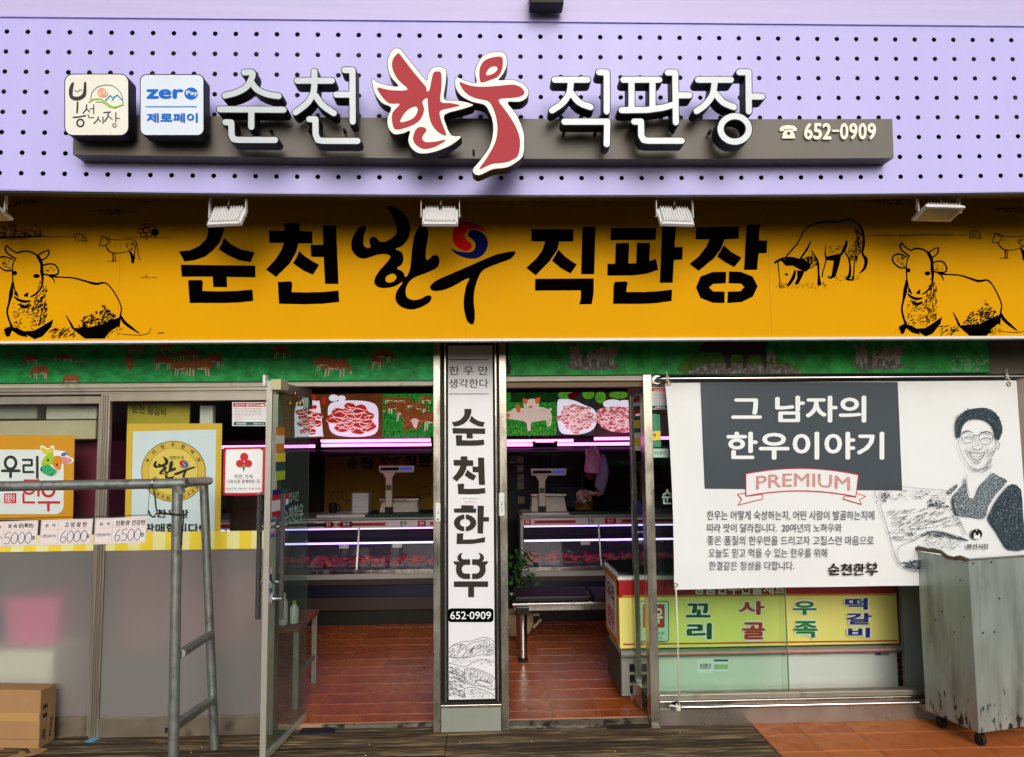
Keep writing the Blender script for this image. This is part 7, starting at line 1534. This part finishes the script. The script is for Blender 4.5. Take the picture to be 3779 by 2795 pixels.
def tag(label, corners, head, head_x, price, px, unit):
    q_ = [P(*c_, YT) for c_ in T(*p1400, corners)]; t = thing('price_tag', label, 'price tag', tuple(q_[3]), group='egg price tags on the wire'); n_ = Vector((0, .0006, 0))
    cx_ = sum((p.x for p in q_)) / 4; cz_ = sum(p.z for p in q_) / 4; q2 = [Vector((cx_ + (p.x - cx_) * .96, p.y, cz_ + (p.z - cz_) * .92)) for p in q_]
    MB().add(q2 + [p + n_ for p in q2], [(3, 2, 1, 0), (4, 5, 6, 7)] + [(i, (i + 1) % 4, 4 + (i + 1) % 4, 4 + i) for i in range(4)]).build('card', TAGP, t)
    s2 = [p - Vector((0, .004, 0)) for p in q_]; MB().add(s2 + [p + n_ * .5 for p in s2], [(3, 2, 1, 0), (4, 5, 6, 7)] + [(i, (i + 1) % 4, 4 + (i + 1) % 4, 4 + i) for i in range(4)]).build('plastic_sleeve', SLV, t)
    c = corners; f = lambda u, v: ((c[0][0] * (1 - u) + c[1][0] * u) * (1 - v) + (c[3][0] * (1 - u) + c[2][0] * u) * v, (c[0][1] * (1 - u) + c[1][1] * u) * (1 - v) + (c[3][1] * (1 - u) + c[2][1] * u) * v)
    g = lambda pts: T(*p1400, [f(*p) for p in pts]); pr = Print(YT, .0008, .0004)
    pr.fill([g(rect(.03, .38, .97, .387)), g(rect(.345, .08, .35, .92)), g(rect(.03, .08, .97, .087)), g(rect(.03, .913, .97, .92)), g(rect(.03, .08, .034, .92)), g(rect(.966, .08, .97, .92))], TAGL)
    def tt(s, u0, v0, u1, v1, m, b=0):
        vs, fs = text2d(s, b); pr.raw(g([(u0 + (u1 - u0) * a, v0 + (v1 - v0) * b_) for a, b_ in vs]), fs, m); pr.z -= pr.step
    tt('품  목', .1, .19, .3, .3, GREYK, .02); tt(head, head_x[0], .14, head_x[1], .33, GREYK, .06); tt(unit, .05, .56, .32, .7, GREYK, .03); tt('원', .88, .6, .94, .75, GREYK, .06)
    w0 = [px[0] + (px[1] - px[0]) * k / len(price) for k in range(len(price) + 1)]; st = []
    for k, ch in enumerate(price):
        a0, a1 = w0[k], w0[k + 1] + .008; X = lambda u: a0 + (a1 - a0) * u; Y_ = lambda v: .45 + .42 * v
        P_ = {'0': [(.5, .02), (.12, .3), (.1, .75), (.45, 1), (.85, .75), (.88, .25), (.55, .0)], '5': [(.85, .02), (.3, .06), (.2, .42), (.7, .42), (.85, .7), (.6, .98), (.1, .92)], '6': [(.75, .0), (.3, .3), (.12, .75), (.4, 1), (.8, .85), (.75, .55), (.3, .55)]}[ch]
        st += stroke(g([(X(u), Y_(v)) for u, v in P_]), 2.6, sm=4, joint=5)
    pr.fill(st, PEN); pr.build('print', t)
tag('price tag reading 6,500 won, rightmost of the three egg tags', [(780, 1140), (1228, 1122), (1205, 1352), (762, 1372)], '친환경 건강란', (.4, .95), '6500', (.39, .88), '1판(30구)')
tag('price tag reading 6,000 won, middle of the three egg tags', [(332, 1152), (776, 1140), (758, 1366), (315, 1380)], '고 양 왕 란', (.46, .88), '6000', (.39, .9), '1판(30구)')
tag('price tag reading 5,000 won, cut by the left edge of the frame', [(-112, 1168), (326, 1152), (310, 1378), (-135, 1396)], '토 속 란(특란)', (.42, .9), '5000', (.36, .88), '1판(30구)')

# ------------------------------------------------------------------ cardboard
CB = mat('cardboard', 'a17c54', rough=.8, var=.1, scale=4, col2='8c6a42', c2=(.6, .75), sc2=9, bump=.3, bscale=60)
bt0 = P(142, 2728, -.17); bt0.z = 0; cbx = thing('cardboard_box', 'brown cardboard box lying on its side at the lower left', 'box', (bt0.x, bt0.y, -.0), rz=R(-6))
zt2 = P(142, 2549, -.17).z
w0 = .55; d0 = .125
MB().box(-w0, 0, 0, d0, .001, zt2).build('carton', CB, cbx, local=True, bev=.004); MB().box(.0015, .004, .0, d0 * .52, .002, zt2 - .004).build('flap', CB, cbx, local=True); MB().box(.0015, .0045, d0 * .54, d0, .002, zt2 - .002).build('flap', CB, cbx, local=True)
TAPE = mat('parcel_tape', 'b08c58', rough=.25)
MB().box(-w0 + .01, -.003, -.0008, -.0002, zt2 * .47, zt2 * .47 + .045).build('tape', TAPE, cbx, local=True); MB().box(-w0 + .01, -.01, -.0009, -.0003, .05, .053).build('crease', mat('cardboard_crease', '7d5c38', rough=.9), cbx, local=True)
def boxtxt(s, y0, y1, z0, z1, rot=False):
    vs, fs = text2d(s, .05); MB().add([(.006, y0 + (y1 - y0) * (v if rot else u), z0 + (z1 - z0) * (u if rot else 1 - v)) for u, v in vs], fs).build('print', INK2, cbx, local=True)
boxtxt('Plump', .078, .105, .04, .15, True); boxtxt('생닭', .018, .045, .04, .1, True)
MB().box(-.03, .002, .06, .11, .03, zt2 * .52).build('panel_print', INK2, cbx, local=True) if 0 else None
for zz in (.16, .21): MB().box(.0046, .0052, .02, .055, zz, zz + .022).build('print_mark', INK2, cbx, local=True)
def flat_piece(name, label, cat, pts, m, z=.0, th=.004):
    q_ = [PF(a, b_, z + th) for a, b_ in pts]; n = len(q_); b = MB().add(q_ + [p - Vector((0, 0, th - .0005)) for p in q_], [tuple(range(n)), tuple(range(n, 2 * n))[::-1]] + [(i, n + i, n + (i + 1) % n, (i + 1) % n) for i in range(n)])
    return b.build(name, m, label=label, cat=cat)
flat_piece('cardboard_scrap', 'torn strip of cardboard with bitten notches on the deck', 'cardboard scrap', T(*pb, [(45, 1650), (160, 1625), (150, 1605), (205, 1600), (215, 1625), (262, 1612), (235, 1585), (250, 1565), (395, 1583), (340, 1612), (230, 1640), (170, 1675)])[::-1], CB)
flat_piece('cardboard_scrap', 'small corner of cardboard at the bottom left edge', 'cardboard scrap', T(*pb, [(-60, 1500), (5, 1522), (36, 1580), (-60, 1600)])[::-1], CB)
flat_piece('blue_card', 'small light blue card lying on the deck by the window', 'card', T(*pb, [(688, 1525), (765, 1487), (830, 1495), (760, 1532)])[::-1], mat('light_blue_card', '5f9fc8', rough=.5), th=.001)
for k, (x, y, m_) in enumerate(((1778 / 2.232 + 900, 2055 + 1528 / 2.232, CREAMM), (1750 + 470 / 2.232, 2055 + 1528 / 2.232, CREAMM), (900 + 1035 / 2.232, 2055 + 1548 / 2.232, WHITEP), (2510, 2703, WHITEP), (745, 2759, WHITEP), (705, 2778, CREAMM), (2270, 2775, CREAMM), (1350, 2790, WHITEP))):
    q_ = PF(x, y, 0); MB().blob((q_.x, q_.y, .002), .004, .0025, .002, 6, 4, .3).build('litter_crumb', m_, label='tiny pale crumb of litter on the deck ' + ('just before the pier', 'before the right doorway', 'before the left doorway', 'at the edge of the orange paving', 'between the rack leg and the glass door', 'lowest, right of the front rack leg', 'at the bottom edge before the right doorway', 'at the bottom edge before the left doorway')[k], cat='litter', group='crumbs of litter on the deck')

# ------------------------------------------------------------------ steel bin on castors
BIN = mat('weathered_galvanised_sheet', 'a6b0aa', rough=.4, metal=.5, var=.28, scale=2.6, rvar=.12, col2='6e736d', c2=(.5, .75), sc2=3.5, bump=.6, bscale=9, stretch=(1.6, 1.6, .35))
mm = BIN.node_tree; b_ = mm.nodes['Principled BSDF']; tc = mm.nodes.new('ShaderNodeTexCoord'); sp = mm.nodes.new('ShaderNodeSeparateXYZ'); mm.links.new(tc.outputs['Object'], sp.inputs[0])
nz = mm.nodes.new('ShaderNodeTexNoise'); nz.inputs['Scale'].default_value = 30; nz.inputs['Detail'].default_value = 8; mp = mm.nodes.new('ShaderNodeMapping'); mp.inputs['Scale'].default_value = (1, 1, .4); mm.links.new(tc.outputs['Object'], mp.inputs[0]); mm.links.new(mp.outputs[0], nz.inputs['Vector'])
mr = mm.nodes.new('ShaderNodeMapRange'); mr.inputs[1].default_value = .0; mr.inputs[2].default_value = .42; mr.inputs[3].default_value = .46; mr.inputs[4].default_value = .72; mm.links.new(sp.outputs[2], mr.inputs[0])
gt = mm.nodes.new('ShaderNodeMath'); gt.operation = 'SUBTRACT'; mm.links.new(nz.outputs[0], gt.inputs[0]); mm.links.new(mr.outputs[0], gt.inputs[1]); ml = mm.nodes.new('ShaderNodeMath'); ml.operation = 'MULTIPLY'; ml.use_clamp = True; ml.inputs[1].default_value = 14; mm.links.new(gt.outputs[0], ml.inputs[0])
mx = mm.nodes.new('ShaderNodeMixRGB'); mm.links.new(ml.outputs[0], mx.inputs[0]); src_ = b_.inputs['Base Color'].links[0].from_socket; mm.links.new(src_, mx.inputs[1]); mx.inputs[2].default_value = (.03, .03, .025, 1); mm.links.new(mx.outputs[0], b_.inputs['Base Color'])
C0, C1 = PF(3612, 2706, .09), PF(3417, 2622, .09); v_ = C1 - C0; th_ = math.atan2(-v_.x, v_.y); Bn = thing('steel_bin', 'tall weathered galvanised steel bin on castors at the right edge', 'bin', (C0.x, C0.y, -.0), rz=th_)
Lb, Db, z0, z1 = .78, v_.length, .09, P(3579, 2067, C0.y).z
for nm, q_ in (('left_side', (0, .0025, 0, Db, z0, z1)), ('front_side', (.003, Lb, -.001, .0015, z0, z1)), ('right_side', (Lb, Lb + .0025, 0, Db, z0, z1)), ('back_side', (.003, Lb, Db - .002, Db, z0, z1)), ('floor_plate', (.003, Lb, .003, Db - .003, z0, z0 + .004))): MB().box(*q_).build(nm, BIN, Bn, local=True)
b = MB(); random.seed(3)
pts = [(-.006, Db - Db * k / 8, z1 + .006 + random.uniform(-.006, .008) + (.012 if k < 5 else -.004)) for k in range(9)]
b.tube(pts, [.011 + random.uniform(-.002, .003) for _ in pts], 8).build('bent_rim', mat('rusty_rim', '6a5d4a', rough=.6, metal=.5, var=.3, scale=20), Bn, local=True, smooth=True)
MB().tube([(.0, -.002, z1 + .002), (Lb, -.002, z1 + .004)], .006, 8).build('front_rim', GALV, Bn, local=True, smooth=True); MB().tube([(.0, Db, z1 + .03), (Lb, Db, z1 + .035)], .010, 8).build('back_rim', GALV, Bn, local=True, smooth=True); MB().box(.0, Lb, Db - .002, Db, z1 + .001, z1 + .03).build('back_lip', BIN, Bn, local=True)
for x, z in ((.03, z1 - .02), (.16, z1 - .02), (.07, .62), (.15, .62), (.2, .8)): MB().tube([(x, -.0015, z), (x, -.004, z)], .005, 8).build('rivet', DARKM, Bn, local=True)
for y, z in ((.06, .9), (.2, .7), (.25, .64), (.12, .6), (.3, .5), (.05, .7)): MB().tube([(-.0002, y, z), (-.003, y, z)], .004, 8).build('rivet', DARKM, Bn, local=True)
RUST = mat('rusty_castor', '3a2c22', rough=.7, metal=.4, var=.3, scale=30)
for x in (.06, Lb - .06):
    for y in (.05, Db - .05):
        cs = MB().box(x - .03, x + .03, y - .025, y + .025, z0 - .012, z0 - .0005).build('castor', RUST, Bn, local=True, bev=.002); MB().tube([(x - .013, y, .03), (x + .013, y, .03)], .03, 18).build('wheel', mat('black_rubber', '1b1a18', rough=.7), cs, local=True, smooth=True)
        for s in (-1, 1): MB().box(x + s * .018 - .0015, x + s * .018 + .0015, y - .014, y + .014, .025, z0 - .012).build('fork', RUST, cs, local=True)
